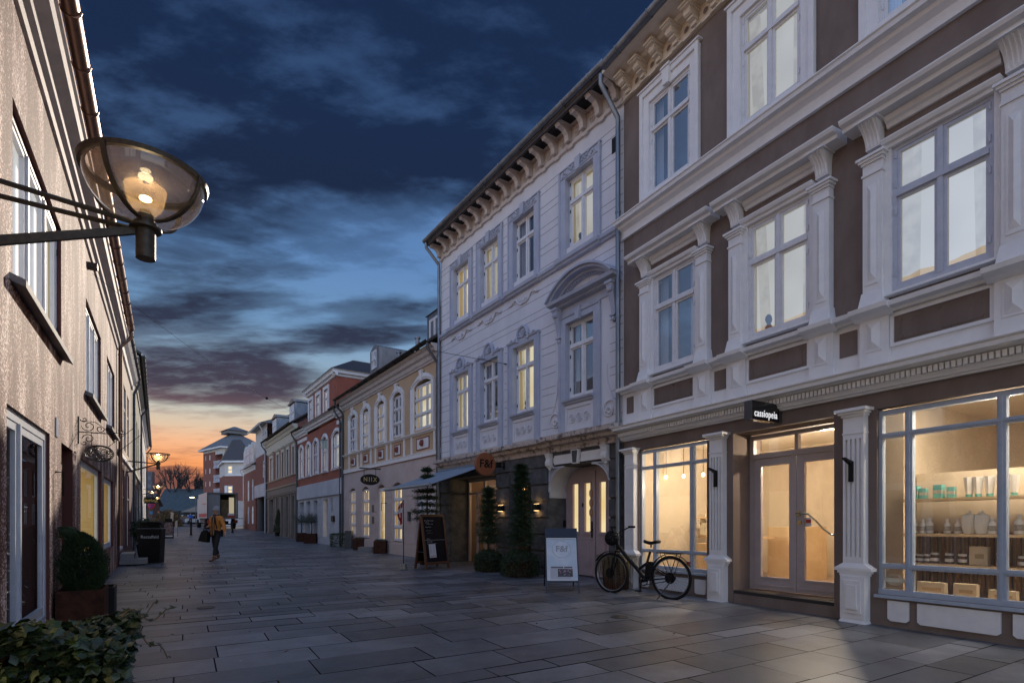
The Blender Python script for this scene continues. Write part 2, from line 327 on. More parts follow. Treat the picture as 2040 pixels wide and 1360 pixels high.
# ------------------------------------------------------------------ ground
def paving():
    m = bpy.data.materials.new('granite_slabs'); m.use_nodes = True; nt = m.node_tree; N = nt.nodes; L = nt.links; b = N['Principled BSDF']
    at_ = N.new('ShaderNodeAttribute'); at_.attribute_name = 'tone'
    r = N.new('ShaderNodeValToRGB'); e = r.color_ramp.elements; e[0].color = (.072, .079, .094, 1); e[1].color = (.185, .198, .225, 1); L.new(at_.outputs['Fac'], r.inputs[0])
    tc = N.new('ShaderNodeTexCoord'); n = N.new('ShaderNodeTexNoise'); n.inputs['Scale'].default_value = 1.3; n.inputs['Detail'].default_value = 8; n.inputs['Roughness'].default_value = .7; L.new(tc.outputs['Object'], n.inputs['Vector'])
    n2 = N.new('ShaderNodeTexNoise'); n2.inputs['Scale'].default_value = 160; n2.inputs['Detail'].default_value = 2; L.new(tc.outputs['Object'], n2.inputs['Vector'])
    r2 = N.new('ShaderNodeMapRange'); L.new(n.outputs[0], r2.inputs[0]); r2.inputs[1].default_value = .3; r2.inputs[2].default_value = .7; r2.inputs[3].default_value = .72; r2.inputs[4].default_value = 1.25
    r3 = N.new('ShaderNodeMapRange'); L.new(n2.outputs[0], r3.inputs[0]); r3.inputs[1].default_value = .3; r3.inputs[2].default_value = .7; r3.inputs[3].default_value = .8; r3.inputs[4].default_value = 1.25
    mu = N.new('ShaderNodeMath'); mu.operation = 'MULTIPLY'; L.new(r2.outputs[0], mu.inputs[0]); L.new(r3.outputs[0], mu.inputs[1])
    vo = N.new('ShaderNodeTexVoronoi'); vo.inputs['Scale'].default_value = 3.1; L.new(tc.outputs['Object'], vo.inputs['Vector']); gm = N.new('ShaderNodeMapRange'); L.new(vo.outputs['Distance'], gm.inputs[0]); gm.inputs[1].default_value = .035; gm.inputs[2].default_value = .05; gm.inputs[3].default_value = 1.9; gm.inputs[4].default_value = 1.0
    n4 = N.new('ShaderNodeTexNoise'); n4.inputs['Scale'].default_value = .55; n4.inputs['Detail'].default_value = 9; n4.inputs['Roughness'].default_value = .75; L.new(tc.outputs['Object'], n4.inputs['Vector']); st = N.new('ShaderNodeMapRange'); L.new(n4.outputs[0], st.inputs[0]); st.inputs[1].default_value = .40; st.inputs[2].default_value = .56; st.inputs[3].default_value = .62; st.inputs[4].default_value = 1.08
    m5 = N.new('ShaderNodeMath'); m5.operation = 'MULTIPLY'; L.new(gm.outputs[0], m5.inputs[0]); L.new(st.outputs[0], m5.inputs[1]); m6 = N.new('ShaderNodeMath'); m6.operation = 'MULTIPLY'; L.new(mu.outputs[0], m6.inputs[0]); L.new(m5.outputs[0], m6.inputs[1]); mu = m6
    sc = N.new('ShaderNodeVectorMath'); sc.operation = 'SCALE'; L.new(r.outputs[0], sc.inputs[0]); L.new(mu.outputs[0], sc.inputs['Scale']); L.new(sc.outputs[0], b.inputs['Base Color'])
    rr = N.new('ShaderNodeMapRange'); L.new(n.outputs[0], rr.inputs[0]); rr.inputs[3].default_value = .26; rr.inputs[4].default_value = .55; b.inputs['Specular IOR Level'].default_value = .6; L.new(rr.outputs[0], b.inputs['Roughness'])
    q = N.new('ShaderNodeBump'); q.inputs['Strength'].default_value = .35; q.inputs['Distance'].default_value = .004; L.new(n2.outputs[0], q.inputs['Height']); L.new(q.outputs[0], b.inputs['Normal'])
    M['slab'] = m
    rg = random.Random(3); a = R(31.0); d = V((-math.sin(a), math.cos(a), 0)); e_ = V((math.cos(a), math.sin(a), 0))
    mb = MB(); tone = []
    v = -3.0; row = 0; base = V((1.0, 0, 0))
    while v < 66:
        far = v > 30
        h = rg.choice((.26, .34, .34, .42, .5)) * (1.6 if far else 1)
        u = -9.5 + rg.random()
        umax = 11 if v < 14 else 8
        while u < umax:
            l = rg.uniform(.55, 1.25) * (1.6 if far else 1); g = .006
            t = rg.random(); dz = rg.uniform(0, .002); tx, ty = rg.uniform(-.0016, .0016), rg.uniform(-.0016, .0016)
            ps = []
            for (uu, vv, sx, sy) in ((u + g, v + g, -1, -1), (u + l - g, v + g, 1, -1), (u + l - g, v + h - g, 1, 1), (u + g, v + h - g, -1, 1)):
                p = base + e_ * uu + d * vv; p.z = .012 + dz + sx * tx + sy * ty + gh(p.y); ps.append(p)
            mb.add(ps, [(0, 1, 2, 3)]); tone.append(t)
            u += l
        v += h
    o = mb.build('paving', M['slab']); tag(o, kind='structure')
    at2 = o.data.attributes.new('tone', 'FLOAT', 'FACE'); at2.data.foreach_set('value', tone)
    j = mat('joint_mortar', (.022, .021, .021), .95)
    mb = MB(); ys = [-60, 0, 28, 54.5, 200, 900]; xs = [-900, -60, 0, 60, 900]
    for y0, y1 in zip(ys, ys[1:]):
        for x0, x1 in zip(xs, xs[1:]):
            mb.quad(V((x0, y0, gh(y0))), V((x1, y0, gh(y0))), V((x1, y1, gh(y1))), V((x0, y1, gh(y1))))
    tag(mb.build('ground', j), kind='structure')
    asp = mat('asphalt', (.05, .05, .053), .55, c2=(.075, .075, .08), sc=3)
    mb = MB(); ys = [62, 100, 200]
    for y0, y1 in zip(ys, ys[1:]): mb.quad(V((-120, y0, gh(y0) + .02)), V((20, y0, gh(y0) + .02)), V((20, y1, gh(y1) + .02)), V((-120, y1, gh(y1) + .02)))
    tag(mb.build('road', asp), kind='structure')
paving()

def litter():
    rg = random.Random(77); mb = MB()
    for k in range(420):
        Y = rg.uniform(3.4, 24); x = rg.uniform(-1.0 - .6 * Y, min(4.6, 5.4 - .45 * Y + 1)) if rg.random() < .6 else -1.25 - .634 * Y + abs(rg.gauss(0, .5)) + .3
        a = rg.uniform(0, 6.28); s = rg.uniform(.010, .028); u = V((math.cos(a), math.sin(a), rg.uniform(-.1, .3))) * s; v = V((-math.sin(a), math.cos(a), rg.uniform(-.1, .3))) * s * .5; c = V((x, Y, .024))
        mb.add([c - u, c + v, c + u, c - v], [(0, 1, 2, 3)], k % 3)
    tag(mb.build('fallen_leaves', [mat('brown_leaf', (.10, .05, .02), .8), mat('grey_scrap', (.22, .21, .20), .8), mat('dark_leaf', (.03, .022, .015), .8)]), kind='stuff')
    for (p, lb) in ((gp(1234, 1231), 'small round iron cover in the paving in front of the double door'), (gp(410, 1212), 'round iron cover in the paving near the ivy planter')):
        q = thing('manhole_cover', tuple(p), lb, 'manhole cover'); mb = MB(); p = p + V((0, 0, .016)); mb.lathe(p, [(.09, 0), (.09, .004)], 20); mb.build('iron_disc', M['iron'], q); mb = MB(); mb.lathe(p, [(.092, 0), (.11, 0), (.11, .005), (.092, .005), (.092, 0)], 20, closed=False); mb.build('rim', M['zincdark'], q)
litter()
# ------------------------------------------------------------------ windows
def window(W, root, s0, s1, z0, z1, n, fm, cols=(0, .5, 1), rows=(0, .67, 1), fw=.045, sash=.032, blind='blind', inner=.13, hinges=None, name='window', glassm=None, arch=0, bars=None, mull=.05):
    mb = MB(); w, h = s1 - s0, z1 - z0
    mb.box(W, s0, s0 + fw, n - .06, n, z0, z1); mb.box(W, s1 - fw, s1, n - .06, n, z0, z1)
    mb.box(W, s0 + fw, s1 - fw, n - .06, n + .004, z0, z0 + fw); mb.box(W, s0 + fw, s1 - fw, n - .06, n - .001, z1 - fw, z1)
    cs = [s0 + w * c for c in cols]; zs = [z0 + h * c for c in rows]; pn = MB()
    for c in cs[1:-1]: mb.box(W, c - mull / 2, c + mull / 2, n - .058, n + .012, z0 + fw, z1 - fw)
    for z in zs[1:-1]: mb.box(W, s0 + fw, s1 - fw, n - .057, n + .022, z - .028, z + .022)
    for i in range(len(cs) - 1):
        a = cs[i] + (fw if i == 0 else mull / 2); b = cs[i + 1] - (fw if i == len(cs) - 2 else mull / 2)
        for j in range(len(zs) - 1):
            c = zs[j] + (fw if j == 0 else .022); d = zs[j + 1] - (fw if j == len(zs) - 2 else .028)
            k = sash; m0, m1 = n - .045, n - .010
            mb.box(W, a, a + k, m0, m1, c, d); mb.box(W, b - k, b, m0, m1, c, d); mb.box(W, a + k, b - k, m0, m1 + .001, c, c + k * 1.3); mb.box(W, a + k, b - k, m0, m1 - .001, d - k, d)
            if bars:
                bc, br = bars
                for q in range(1, bc): x = a + (b - a) * q / bc; mb.box(W, x - .009, x + .009, m0, m1 - .004, c + k, d - k)
                for q in range(1, br): x = c + (d - c) * q / br; mb.box(W, a + k, b - k, m0, m1 - .003, x - .009, x + .009)
            pn.quad(W.pt(a + k, n - .03, c + k), W.pt(b - k, n - .03, c + k), W.pt(b - k, n - .03, d - k), W.pt(a + k, n - .03, d - k))
            if hinges and (i == 0 or i == len(cs) - 2):
                x = a - .012 if i == 0 else b
                for zz in (c + .12 * (d - c), c + .8 * (d - c)): mb.box(W, x, x + .014, n + .001, n + .014, zz, zz + .07, 1)
    fr = mb.build(name, [fm, M['black'] if hinges == 'black' else fm], root)
    if blind == 'blindwhite' and W in (BR, WH): blind, glassm = 'paleglow', M['panehalf']
    pn.build('pane', glassm or (M['panedark'] if blind == 'darkin' and W in (BR, WH) else M['pane']), fr)
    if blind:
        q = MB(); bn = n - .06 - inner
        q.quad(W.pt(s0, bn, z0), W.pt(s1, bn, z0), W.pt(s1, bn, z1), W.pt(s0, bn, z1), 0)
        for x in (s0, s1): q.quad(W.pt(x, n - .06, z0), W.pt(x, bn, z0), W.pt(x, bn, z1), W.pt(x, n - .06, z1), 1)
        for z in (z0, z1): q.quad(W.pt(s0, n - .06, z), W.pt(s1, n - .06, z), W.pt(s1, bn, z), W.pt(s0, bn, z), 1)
        lit = blind in ('blind', 'blindwhite', 'paleglow', 'blindshop', 'skyglow')
        q.build('blind' if lit else 'dark_room', [M[blind], M['litreveal'] if lit else M['darkin']], fr)  # some of these panels glow in place of reflected sky
        if blind in ('blind', 'blindwhite', 'paleglow') and w > .7 and W in (BR, WH, YE, RE):
            rg = random.Random(int(s0 * 977) + int(z0 * 13)); 
            if rg.random() < .8:
                q = MB(); cw = w * rg.uniform(.10, .24); k = 11; zt = z1 - .03
                for sgn, x0 in ((1, s0 + .01), (-1, s1 - .01)):
                    pts = [(x0 + sgn * cw * i / k, bn + .04 + (.016 if i % 2 else 0)) for i in range(k + 1)]; dr = rg.uniform(-.05, .10)
                    for (p, a_), (p2, b_) in zip(pts, pts[1:]): q.quad(W.pt(p + sgn * dr, a_, z0), W.pt(p2 + sgn * dr, b_, z0), W.pt(p2, b_, zt), W.pt(p, a_, zt))
                q.build('curtain', M['litcurtain'], fr)
            if rg.random() < .5:
                q = MB(); x = s0 + w * rg.uniform(.25, .75); q.lathe(W.pt(x, bn + .07, z0 + .05), [(.035, 0), (.05, .09), (.03, .12), (.015, .17)], 10); q.ball(W.pt(x, bn + .07, z0 + .25), .05, 7, sc=(1, .6, 1.4)); q.build('sill_ornament', M['sillthing'], fr)
        if not lit and blind == 'skyglow': pass
        elif not lit:
            rg = random.Random(int(s0 * 1000) + int(z0 * 10)); q = MB(); cw = w * rg.uniform(.16, .3); k = 9
            for sgn, x0 in ((1, s0 + .01), (-1, s1 - .01)):
                pts = [(x0 + sgn * cw * i / k, bn + .05 + (.018 if i % 2 else 0)) for i in range(k + 1)]
                for (p, pn1), (p2, pn2) in zip(pts, pts[1:]): q.quad(W.pt(p, pn1, z0), W.pt(p2, pn2, z0), W.pt(p2, pn2, z1), W.pt(p, pn1, z1))
            q.build('curtain', M['curtain'], fr)
    return fr
def arcpts(sc, hw, zs, rise, k=10):              # segmental arch from -hw to +hw, springing at zs
    r = (hw * hw + rise * rise) / (2 * rise); zc = zs + rise - r; a = math.asin(min(1, hw / r))
    return [(sc + r * math.sin(-a + 2 * a * i / k), zc + r * math.cos(-a + 2 * a * i / k)) for i in range(k + 1)]
def archband(mb, W, sc, hw, zs, rise, wd, n0, n1, mi=0, k=10):
    a = arcpts(sc, hw, zs, rise, k); b = arcpts(sc, hw + wd, zs, rise + wd, k)
    for i in range(k): mb.plate(W, [a[i], a[i + 1], b[i + 1], b[i]], n0, n1, mi)
def spandrel(mb, W, sc, hw, zs, rise, ztop, n0, n1, mi=0, k=10):
    a = arcpts(sc, hw, zs, rise, k)
    for i in range(k): mb.plate(W, [a[i], a[i + 1], (a[i + 1][0], ztop), (a[i][0], ztop)], n0, n1, mi)
def massing(root, W, s0, s1, z1, depth, wallm, roofm, ridge=None, over=.45, rd=None, zridge=None, name_roof='roof', ends=True, n_front=-.02):
    """side and back walls, and a gabled roof with its ridge along the street"""
    P = W.pt; d = -depth; mb = MB()
    q0, q1 = (s0 + .004, s1 - .004)
    mb.quad(P(q0, n_front, -.3), P(q0, d, -.3), P(q0, d, z1), P(q0, n_front, z1)); mb.quad(P(q1, n_front, -.3), P(q1, d, -.3), P(q1, d, z1), P(q1, n_front, z1)); mb.quad(P(q0, d, -.3), P(q1, d, -.3), P(q1, d, z1), P(q0, d, z1))
    mid = d / 2; zr = zridge or z1 + 2.2
    for q in (q0, q1): mb.add([P(q, n_front, z1), P(q, d, z1), P(q, mid, zr - .05)], [(0, 1, 2)])
    mb.build('side_wall', wallm, root)
    r = MB()
    r.plate_ = None
    a, b = s0, s1; sl = (zr - z1) / (-mid); zo = z1 - over * sl * .0
    for (n0, za, n1, zb) in ((over, z1 + .02, mid, zr), (mid, zr, d - .3, z1)):
        r.hexa([P(a, n0, za), P(b, n0, za), P(b, n1, zb), P(a, n1, zb), P(a, n0, za + .09), P(b, n0, za + .09), P(b, n1, zb + .09), P(a, n1, zb + .09)])
    return r.build(name_roof, roofm, root)
def gutter(W, root, s0, s1, n, z, r=.065, m=None, pipes=(), name='gutter'):
    mb = MB(); seg = 8; P = W.pt
    pr = [(n + r * math.cos(math.pi + math.pi * i / seg), z + r * math.sin(math.pi + math.pi * i / seg)) for i in range(seg + 1)]
    pr += [(n + (r - .012) * math.cos(math.pi * 2 - math.pi * i / seg), z + (r - .012) * math.sin(-math.pi * i / seg)) for i in range(seg + 1)]
    mb.prof(W, pr, s0, s1)
    x = s0 + .4
    while x < s1:
        mb.tube([P(x, n + (r + .004) * math.cos(t), z + (r + .004) * math.sin(t)) for t in [math.pi + math.pi * i / 6 for i in range(7)]], .012, 5); x += .75
    return mb.build(name, m or M['zinc'], root, smooth='auto')
def downpipe(W, root, s, n, ztop, gn, zbot=.05, r=.045, m=None, bend=.7, ds=0):
    mb = MB(); P = W.pt
    mb.tube([P(s + ds, gn, ztop), P(s + ds, gn, ztop - .15), P(s, n, ztop - bend), P(s, n, ztop - bend - .25), P(s, n, zbot)], r, 10)
    z = zbot + 1.0
    while z < ztop - bend: mb.tube([P(s, n, z), P(s, n, z + .04)], r + .008, 10); z += 1.9
    return mb.build('downpipe', m or M['zinc'], root, smooth='auto')
CORN = lambda z, n, h: [(-.02, z), (n * .25, z), (n * .3, z + h * .22), (n * .45, z + h * .25), (n * .6, z + h * .45), (n * .85, z + h * .55), (n * .9, z + h * .75), (n, z + h * .8), (n, z + h), (-.02, z + h)]
def pilaster(root, W, c, w, n, z0, z1, ped=.55, fl=4, m=None):
    """shop front pilaster: pedestal with raised panel, fluted shaft, moulded capital"""
    m = m or M['trim']; mb = MB(); h = w / 2
    mb.frustum(W, c - h * 1.38, c + h * 1.38, 0, n * 1.5, -.02, .05, .03, .03); mb.box(W, c - h * 1.18, c + h * 1.18, 0, n * 1.25, .05, ped)
    mb.box(W, c - h * .85, c + h * .85, n * 1.25, n * 1.25 + .012, .12, ped - .05); mb.frustum(W, c - h * .55, c + h * .55, n * 1.25 + .012, n * 1.25 + .03, .17, ped - .1, .01, .005)
    for k, (e, hh) in enumerate(((1.3, .03), (1.5, .03), (1.78, .035))): mb.box(W, c - h * e, c + h * e, 0, n * (1.05 + .2 * (e - .9)), ped + [0, .03, .06][k], ped + [.03, .06, .095][k])
    mb.frustum(W, c - h * 1.7, c + h * 1.7, 0, n * 1.22, ped + .095, ped + .15, h * .7, n * .22)
    zc = z1 - .30; f0, f1 = ped + .22, zc - .06
    mb.box(W, c - h, c + h, 0, n - .028, ped + .15, z1 - .1); mb.box(W, c - h, c + h, n - .028, n, ped + .15, f0); mb.box(W, c - h, c + h, n - .028, n, f1, z1 - .1)
    bw = w / (2 * fl + 1)
    for k in range(fl + 1): mb.box(W, c - h + 2 * k * bw, c - h + (2 * k + 1) * bw, n - .028, n, f0, f1)
    mb.box(W, c - h * 1.06, c + h * 1.06, 0, n + .008, zc, zc + .018)
    for k, (e, dz) in enumerate(((1.12, 0), (1.3, .03), (1.55, .055))): mb.box(W, c - h * e, c + h * e, 0, n + .02 + .03 * k, z1 - .1 + dz, z1 - .1 + [.03, .055, .09][k])
    return mb.build('pilaster', m, root)

# ------------------------------------------------------------------ brown building
def brown():
    W = BR; P = W.pt
    root = thing('town_house', tuple(W.at0(0)), 'brown stucco town house with white pilasters above the glowing cosmetics shop', 'building')
    CS = [2.16 - 1.825 * k for k in range(-0, 6)]          # first-floor window centres
    C2 = [2.27 - 1.81 * k for k in range(6)]
    holes = [(c - .45, c + .45, 3.72, 5.32, .13) for c in CS] + [(c - .45, c + .45, 6.78, 8.36, .13) for c in C2]
    mb = MB(); wallgrid(mb, W, -9.5, 3.384, 2.46, 9.15, holes, 0)
    # shop level: window A, door recess, window C
    shop = [(1.52, 3.0, .40, 2.46, .13), (-.39, 1.05, .0, 2.46, .62), (-3.55, -.87, .36, 2.46, .13), (-5.6, -4.1, .36, 2.46, .13)]
    wallgrid(mb, W, -9.5, 3.384, -.1, 2.46, shop, 0)
    mb.box(W, -.385, 1.045, -.62, -.004, -.1, .155)          # plinth of the door step
    mb.build('wall', M['brown'], root)
    st = MB(); st.box(W, -.384, 1.044, -.62, -.002, .156, .20); st.build('door_step', mat('black_slate_step', (.02, .02, .022), .4), root)
    # first-floor windows with their surrounds
    blinds = ['dark_blue', 'blindwhite', 'blindwhite', 'blindwhite', 'blind', 'blind']
    for i, c in enumerate(CS):
        b = 'darkin' if i == 0 else 'blindwhite'
        fr = window(W, root, c - .45, c + .45, 3.72, 5.32, .018, M['wood_white'] if i < 2 else M['steel_blue2'], rows=(0, .665, 1), blind=b, hinges='w')
        a = MB()
        for sg in (-1, 1):                                    # architrave strip and pilaster
            x = c + sg * .485; a.box(W, x - .035, x + .035, 0, .05, 3.68, 5.33)
            x = c + sg * .62; a.box(W, x - .10, x + .10, 0, .10, 3.72, 5.24); a.frustum(W, x - .135, x + .135, 0, .145, 3.60, 3.78, .025, .035)
            a.box(W, x - .065, x + .065, .10, .108, 3.86, 5.02)
            y0, y1 = 3.9, 4.98; zz = [(x - .045, y0), (x + .045, y0), (x + .045, y1), (x - .045, y1)]; mid = [(x, y0 + .07), (x, y1 - .07)]
            pr = [P(*q_) for q_ in [(zz[0][0], .108, y0), (zz[1][0], .108, y0), (zz[2][0], .108, y1), (zz[3][0], .108, y1), (x, .135, y0 + .09), (x, .135, y1 - .09)]]
            a.add(pr, [(0, 1, 4), (1, 2, 5, 4), (2, 3, 5), (3, 0, 4, 5)])
            a.box(W, x - .11, x + .11, 0, .115, 5.10, 5.125)
            for k in range(3): a.box(W, x - .11 - .02 * k, x + .11 + .02 * k, 0, .12 + .02 * k, 5.23 + .028 * k, 5.258 + .028 * k)
            # fluted console under the upper cornice
            for k in range(6):
                t0, t1 = k / 6, (k + 1) / 6; f = lambda t: .085 + .15 * t ** 2.2
                a.hexa([P(x - .075 - .02 * t0 ** 2, 0, 5.40 + .27 * t0), P(x + .075 + .02 * t0 ** 2, 0, 5.40 + .27 * t0), P(x + .075 + .02 * t0 ** 2, f(t0), 5.40 + .27 * t0), P(x - .075 - .02 * t0 ** 2, f(t0), 5.40 + .27 * t0),
                        P(x - .075 - .02 * t1 ** 2, 0, 5.40 + .27 * t1), P(x + .075 + .02 * t1 ** 2, 0, 5.40 + .27 * t1), P(x + .075 + .02 * t1 ** 2, f(t1), 5.40 + .27 * t1), P(x - .075 - .02 * t1 ** 2, f(t1), 5.40 + .27 * t1)])
            for k in range(4): xx = x - .055 + .037 * k; a.tube([P(xx, f(t) + .002, 5.42 + .25 * t) for t in (0, .25, .5, .75, 1)], .010, 5)
            a.box(W, x - .12, x + .12, 0, .26, 5.655, 5.675)
        a.prof(W, [(0, 5.315), (.07, 5.315), (.075, 5.35), (.11, 5.36), (.13, 5.395), (.13, 5.41), (0, 5.41)], c - .52, c + .52)
        a.prof(W, [(0, 5.56), (.03, 5.56), (.05, 5.60), (.08, 5.62), (.10, 5.67), (0, 5.67)], c - .5, c + .5)
        a.prof(W, [(0, 5.675), (.22, 5.675), (.225, 5.72), (.29, 5.735), (.31, 5.77), (.31, 5.785), (0, 5.80)], c - .88, c + .88)
        a.prof(W, [(0, 3.675), (.10, 3.675), (.10, 3.70), (.04, 3.72), (0, 3.72)], c - .52, c + .52)
        a.build('surround', M['trim'], root)
    # apron band below the first-floor windows
    a = MB(); a.box(W, -9.5, 3.384, 0, .035, 2.88, 3.50)
    a.prof(W, [(0, 3.49), (.09, 3.49), (.10, 3.52), (.19, 3.53), (.20, 3.58), (.10, 3.60), (0, 3.61)], -9.5, 3.384)
    for c in CS:
        for sg in (-1, 1):
            x = c + sg * .61; a.box(W, x - .15, x + .15, .035, .085, 2.88, 3.49); a.prof(W, [(.085, 3.46), (.15, 3.50), (.235, 3.53), (.245, 3.58), (.1, 3.605)], x - .2, x + .2)
            a.frustum(W, x - .085, x + .085, .085, .095, 3.10, 3.45, .002, .002)
            y0, y1 = 3.12, 3.43
            a.add([P(x - .07, .095, y0), P(x + .07, .095, y0), P(x + .07, .095, y1), P(x - .07, .095, y1), P(x, .135, y0 + .09), P(x, .135, y1 - .09)], [(0, 1, 4), (1, 2, 5, 4), (2, 3, 5), (3, 0, 4, 5)])
        for f in ((c - .42, c + .42),):                       # raised rims of the brown panels
            for (u0, u1, v0, v1) in ((f[0] - .035, f[0], 3.11, 3.47), (f[1], f[1] + .035, 3.11, 3.47), (f[0], f[1], 3.11, 3.145), (f[0], f[1], 3.435, 3.47)): a.box(W, u0, u1, .035, .06, v0, v1)
    a.build('apron_band', M['trim'], root)
    for i, c in enumerate(CS):
        b = MB(); b.box(W, c - .915 - .1, c - .915 + .1, .035, .045, 3.13, 3.42); b.build('square_panel', M['brown'], root)
        if i == 0: b = MB(); b.box(W, c + .93, c + 1.10, .035, .045, 3.13, 3.42); b.build('square_panel', M['brown'], root)
        b = MB(); b.box(W, c - .42, c + .42, .035, .044, 3.145, 3.435)
        z0, z1, h = 3.175, 3.405, .35                        # incised ornament line with round bosses
        b.tube([P(c - h, .045, z1 - .04), P(c - h, .045, z0 + .04)], .005, 4); b.tube([P(c + h, .045, z1 - .04), P(c + h, .045, z0 + .04)], .005, 4); b.tube([P(c - h + .03, .045, z0), P(c - .04, .045, z0)], .005, 4); b.tube([P(c + h - .03, .045, z0), P(c + .04, .045, z0)], .005, 4)
        for (x, z, r) in ((c, z0, .028), (c - h, z0 + .02, .02), (c + h, z0 + .02, .02), (c, z1, .02), (c - h, z1 - .02, .016), (c + h, z1 - .02, .016)):
            b.tube([P(x, .04, z), P(x, .055, z)], r, 10)
        b.build('apron_panel', M['brown'], root)
    # cornice with dentils over the shop
    a = MB(); a.prof(W, [(0, 2.645), (.05, 2.645), (.055, 2.665), (.09, 2.67), (.105, 2.70), (.12, 2.715), (0, 2.715)], -9.5, 3.38); a.box(W, -9.5, 3.38, 0, .12, 2.715, 2.80)
    x = 3.36
    while x > -3.6: a.box(W, x - .034, x, .12, .165, 2.722, 2.785); x -= .05
    a.prof(W, [(0, 2.80), (.17, 2.80), (.19, 2.815), (.27, 2.82), (.275, 2.865), (.29, 2.87), (.30, 2.885), (.0, 2.91)], -9.5, 3.40); a.build('dentil_cornice', M['trim'], root)
    # band under the second-floor windows
    a = MB(); a.prof(W, [(0, 6.30), (.05, 6.30), (.055, 6.33), (.035, 6.345), (.05, 6.43), (.12, 6.47), (.14, 6.51), (.21, 6.52), (.22, 6.565), (.24, 6.58), (.24, 6.595), (0, 6.63)], -9.5, 3.42); a.build('string_course', M['trim'], root)
    for i, c in enumerate(C2):
        b_ = 'darkin' if i in (0, 2) else 'blindwhite'
        window(W, root, c - .45, c + .45, 6.78, 8.36, .0, M['wood_white'], rows=(0, .68, 1), blind=b_, hinges='w')
        a = MB()
        for (u0, u1, v0, v1) in ((c - .63, c - .45, 6.63, 8.36), (c + .45, c + .63, 6.63, 8.36), (c - .63, c + .63, 8.36, 8.56)): a.box(W, u0, u1, 0, .04, v0, v1)
        for (u0, u1, v0, v1) in ((c - .64, c - .57, 6.63, 8.5), (c + .57, c + .64, 6.63, 8.5), (c - .64, c + .64, 8.5, 8.585)): a.box(W, u0, u1, .04, .075, v0, v1)
        a.box(W, c - .67, c + .67, .0, .10, 8.585, 8.61)
        a.plate(W, [(c - .06, 8.34), (c + .06, 8.34), (c + .085, 8.60), (c - .085, 8.60)], .03, .11); a.box(W, c - .1, c + .1, .02, .13, 8.60, 8.635)
        a.box(W, c - .45, c + .45, 0, .06, 6.70, 6.78)
        a.build('surround', M['trim'], root)
    # eaves frieze with modillions and roundels
    a = MB(); a.prof(W, [(0, 8.78), (.06, 8.78), (.06, 8.80), (.03, 8.82), (.03, 9.10), (0, 9.10)], -9.5, 3.40)
    a.prof(W, [(0, 9.08), (.16, 9.08), (.2, 9.12), (.50, 9.14), (.50, 9.2), (0, 9.2)], -9.5, 3.40)
    x = 3.2; k = 0
    while x > -3.4:
        for q, (n1, z0, z1, w) in enumerate(((.10, 8.84, 8.90, .05), (.17, 8.90, 8.96, .06), (.24, 8.96, 9.03, .065), (.30, 9.03, 9.05, .085), (.33, 9.05, 9.085, .10))): a.box(W, x - w, x + w, .03, n1, z0, z1)
        a.tube([P(x - .062, .2, 8.985), P(x + .062, .2, 8.985)], .052, 8)
        a.box(W, x - .13, x - .03, .06, .075, 8.785, 8.81); a.box(W, x - .02, x + .08, .06, .075, 8.785, 8.81)
        hol = MB(); hol.tube([P(x - .19, .028, 8.94), P(x - .19, .036, 8.94)], .048, 12); hol.build('roundel', M['brown'], root); a.tube([P(x - .19 + .055 * math.cos(t), .034, 8.94 + .055 * math.sin(t)) for t in [2 * math.pi * i / 12 for i in range(13)]], .008, 5)
        x -= .375
    a.build('eaves_cornice', M['cream_w'], root)
    massing(root, W, -9.5, 3.384, 9.15, 9, M['brown'], M['tile'], zridge=11.4, over=.5)
    gutter(W, root, -9.5, 3.30, .56, 9.20, .08, M['zinc'])
    downpipe(W, root, 3.43, .10, 9.15, .5, zbot=.1, m=M['zinc'], bend=.62)
    d = MB(); d.box(W, 2.9, 3.9, -.9, .18, 9.25, 9.62); d.box(W, 2.85, 3.95, -.95, .24, 9.62, 9.66); d.build('dormer', M['zincdark'], root)
    # shop fronts
    def shopwin(s0, s1, z0, z1, cols, rows, n=-.05):
        mb = MB(); gl = MB(); fw = .055
        mb.box(W, s0, s1, n - .07, n + .02, z0, z0 + fw); mb.box(W, s0, s1, n - .07, n, z1 - fw, z1)
        cs = [s0, *cols, s1]; zs = [z0, *rows, z1]
        for c in cs:
            a_, b_ = max(s0, c - .035), min(s1, c + .035); mb.box(W, a_, b_, n - .068, n + .004, z0 + fw, z1 - fw)
            if s0 < c < s1: mb.box(W, c - .012, c + .012, n + .004, n + .016, z0 + fw, z1 - fw)
        for z in rows:
            mb.box(W, s0 + .03, s1 - .03, n - .066, n + .010, z - .028, z + .028); mb.box(W, s0 + .03, s1 - .03, n + .010, n + .02, z - .006, z + .006)
        gl.quad(P(s0, n - .03, z0), P(s1, n - .03, z0), P(s1, n - .03, z1), P(s0, n - .03, z1))
        f = mb.build('shop_window', M['steel_blue'], root); gl.build('pane', M['shopglass'], f)
        sl = MB(); sl.box(W, s0 - .01, s1 + .01, n, .045, z0 - .035, z0 - .002); sl.build('sill', M['steel_blue'], f)
    shopwin(1.52, 3.0, .40, 2.44, [1.86, 2.66], [.70, 2.13]); shopwin(-3.55, -.87, .36, 2.44, [-1.17, -1.965, -2.76, -3.25], [.68, 2.15]); shopwin(-5.6, -4.1, .36, 2.44, [-4.4, -5.3], [.68, 2.15])
    for c in (3.14, 1.275, -.665, -3.82, -5.85): pilaster(root, W, c, .23, .10, 0, 2.50)
    for (u0, u1) in ((1.53, 1.74), (1.88, 2.62), (2.74, 2.92), (-1.20, -.99), (-1.98, -1.28), (-2.75, -2.07), (-3.1, -2.85)):
        a = MB(); a.plate(W, [(u0, .10), (u0 + .03, .075), (u1 - .03, .075), (u1, .10), (u1, .30), (u0, .30)], 0, .022); a.build('plinth_panel', M['white'], root)
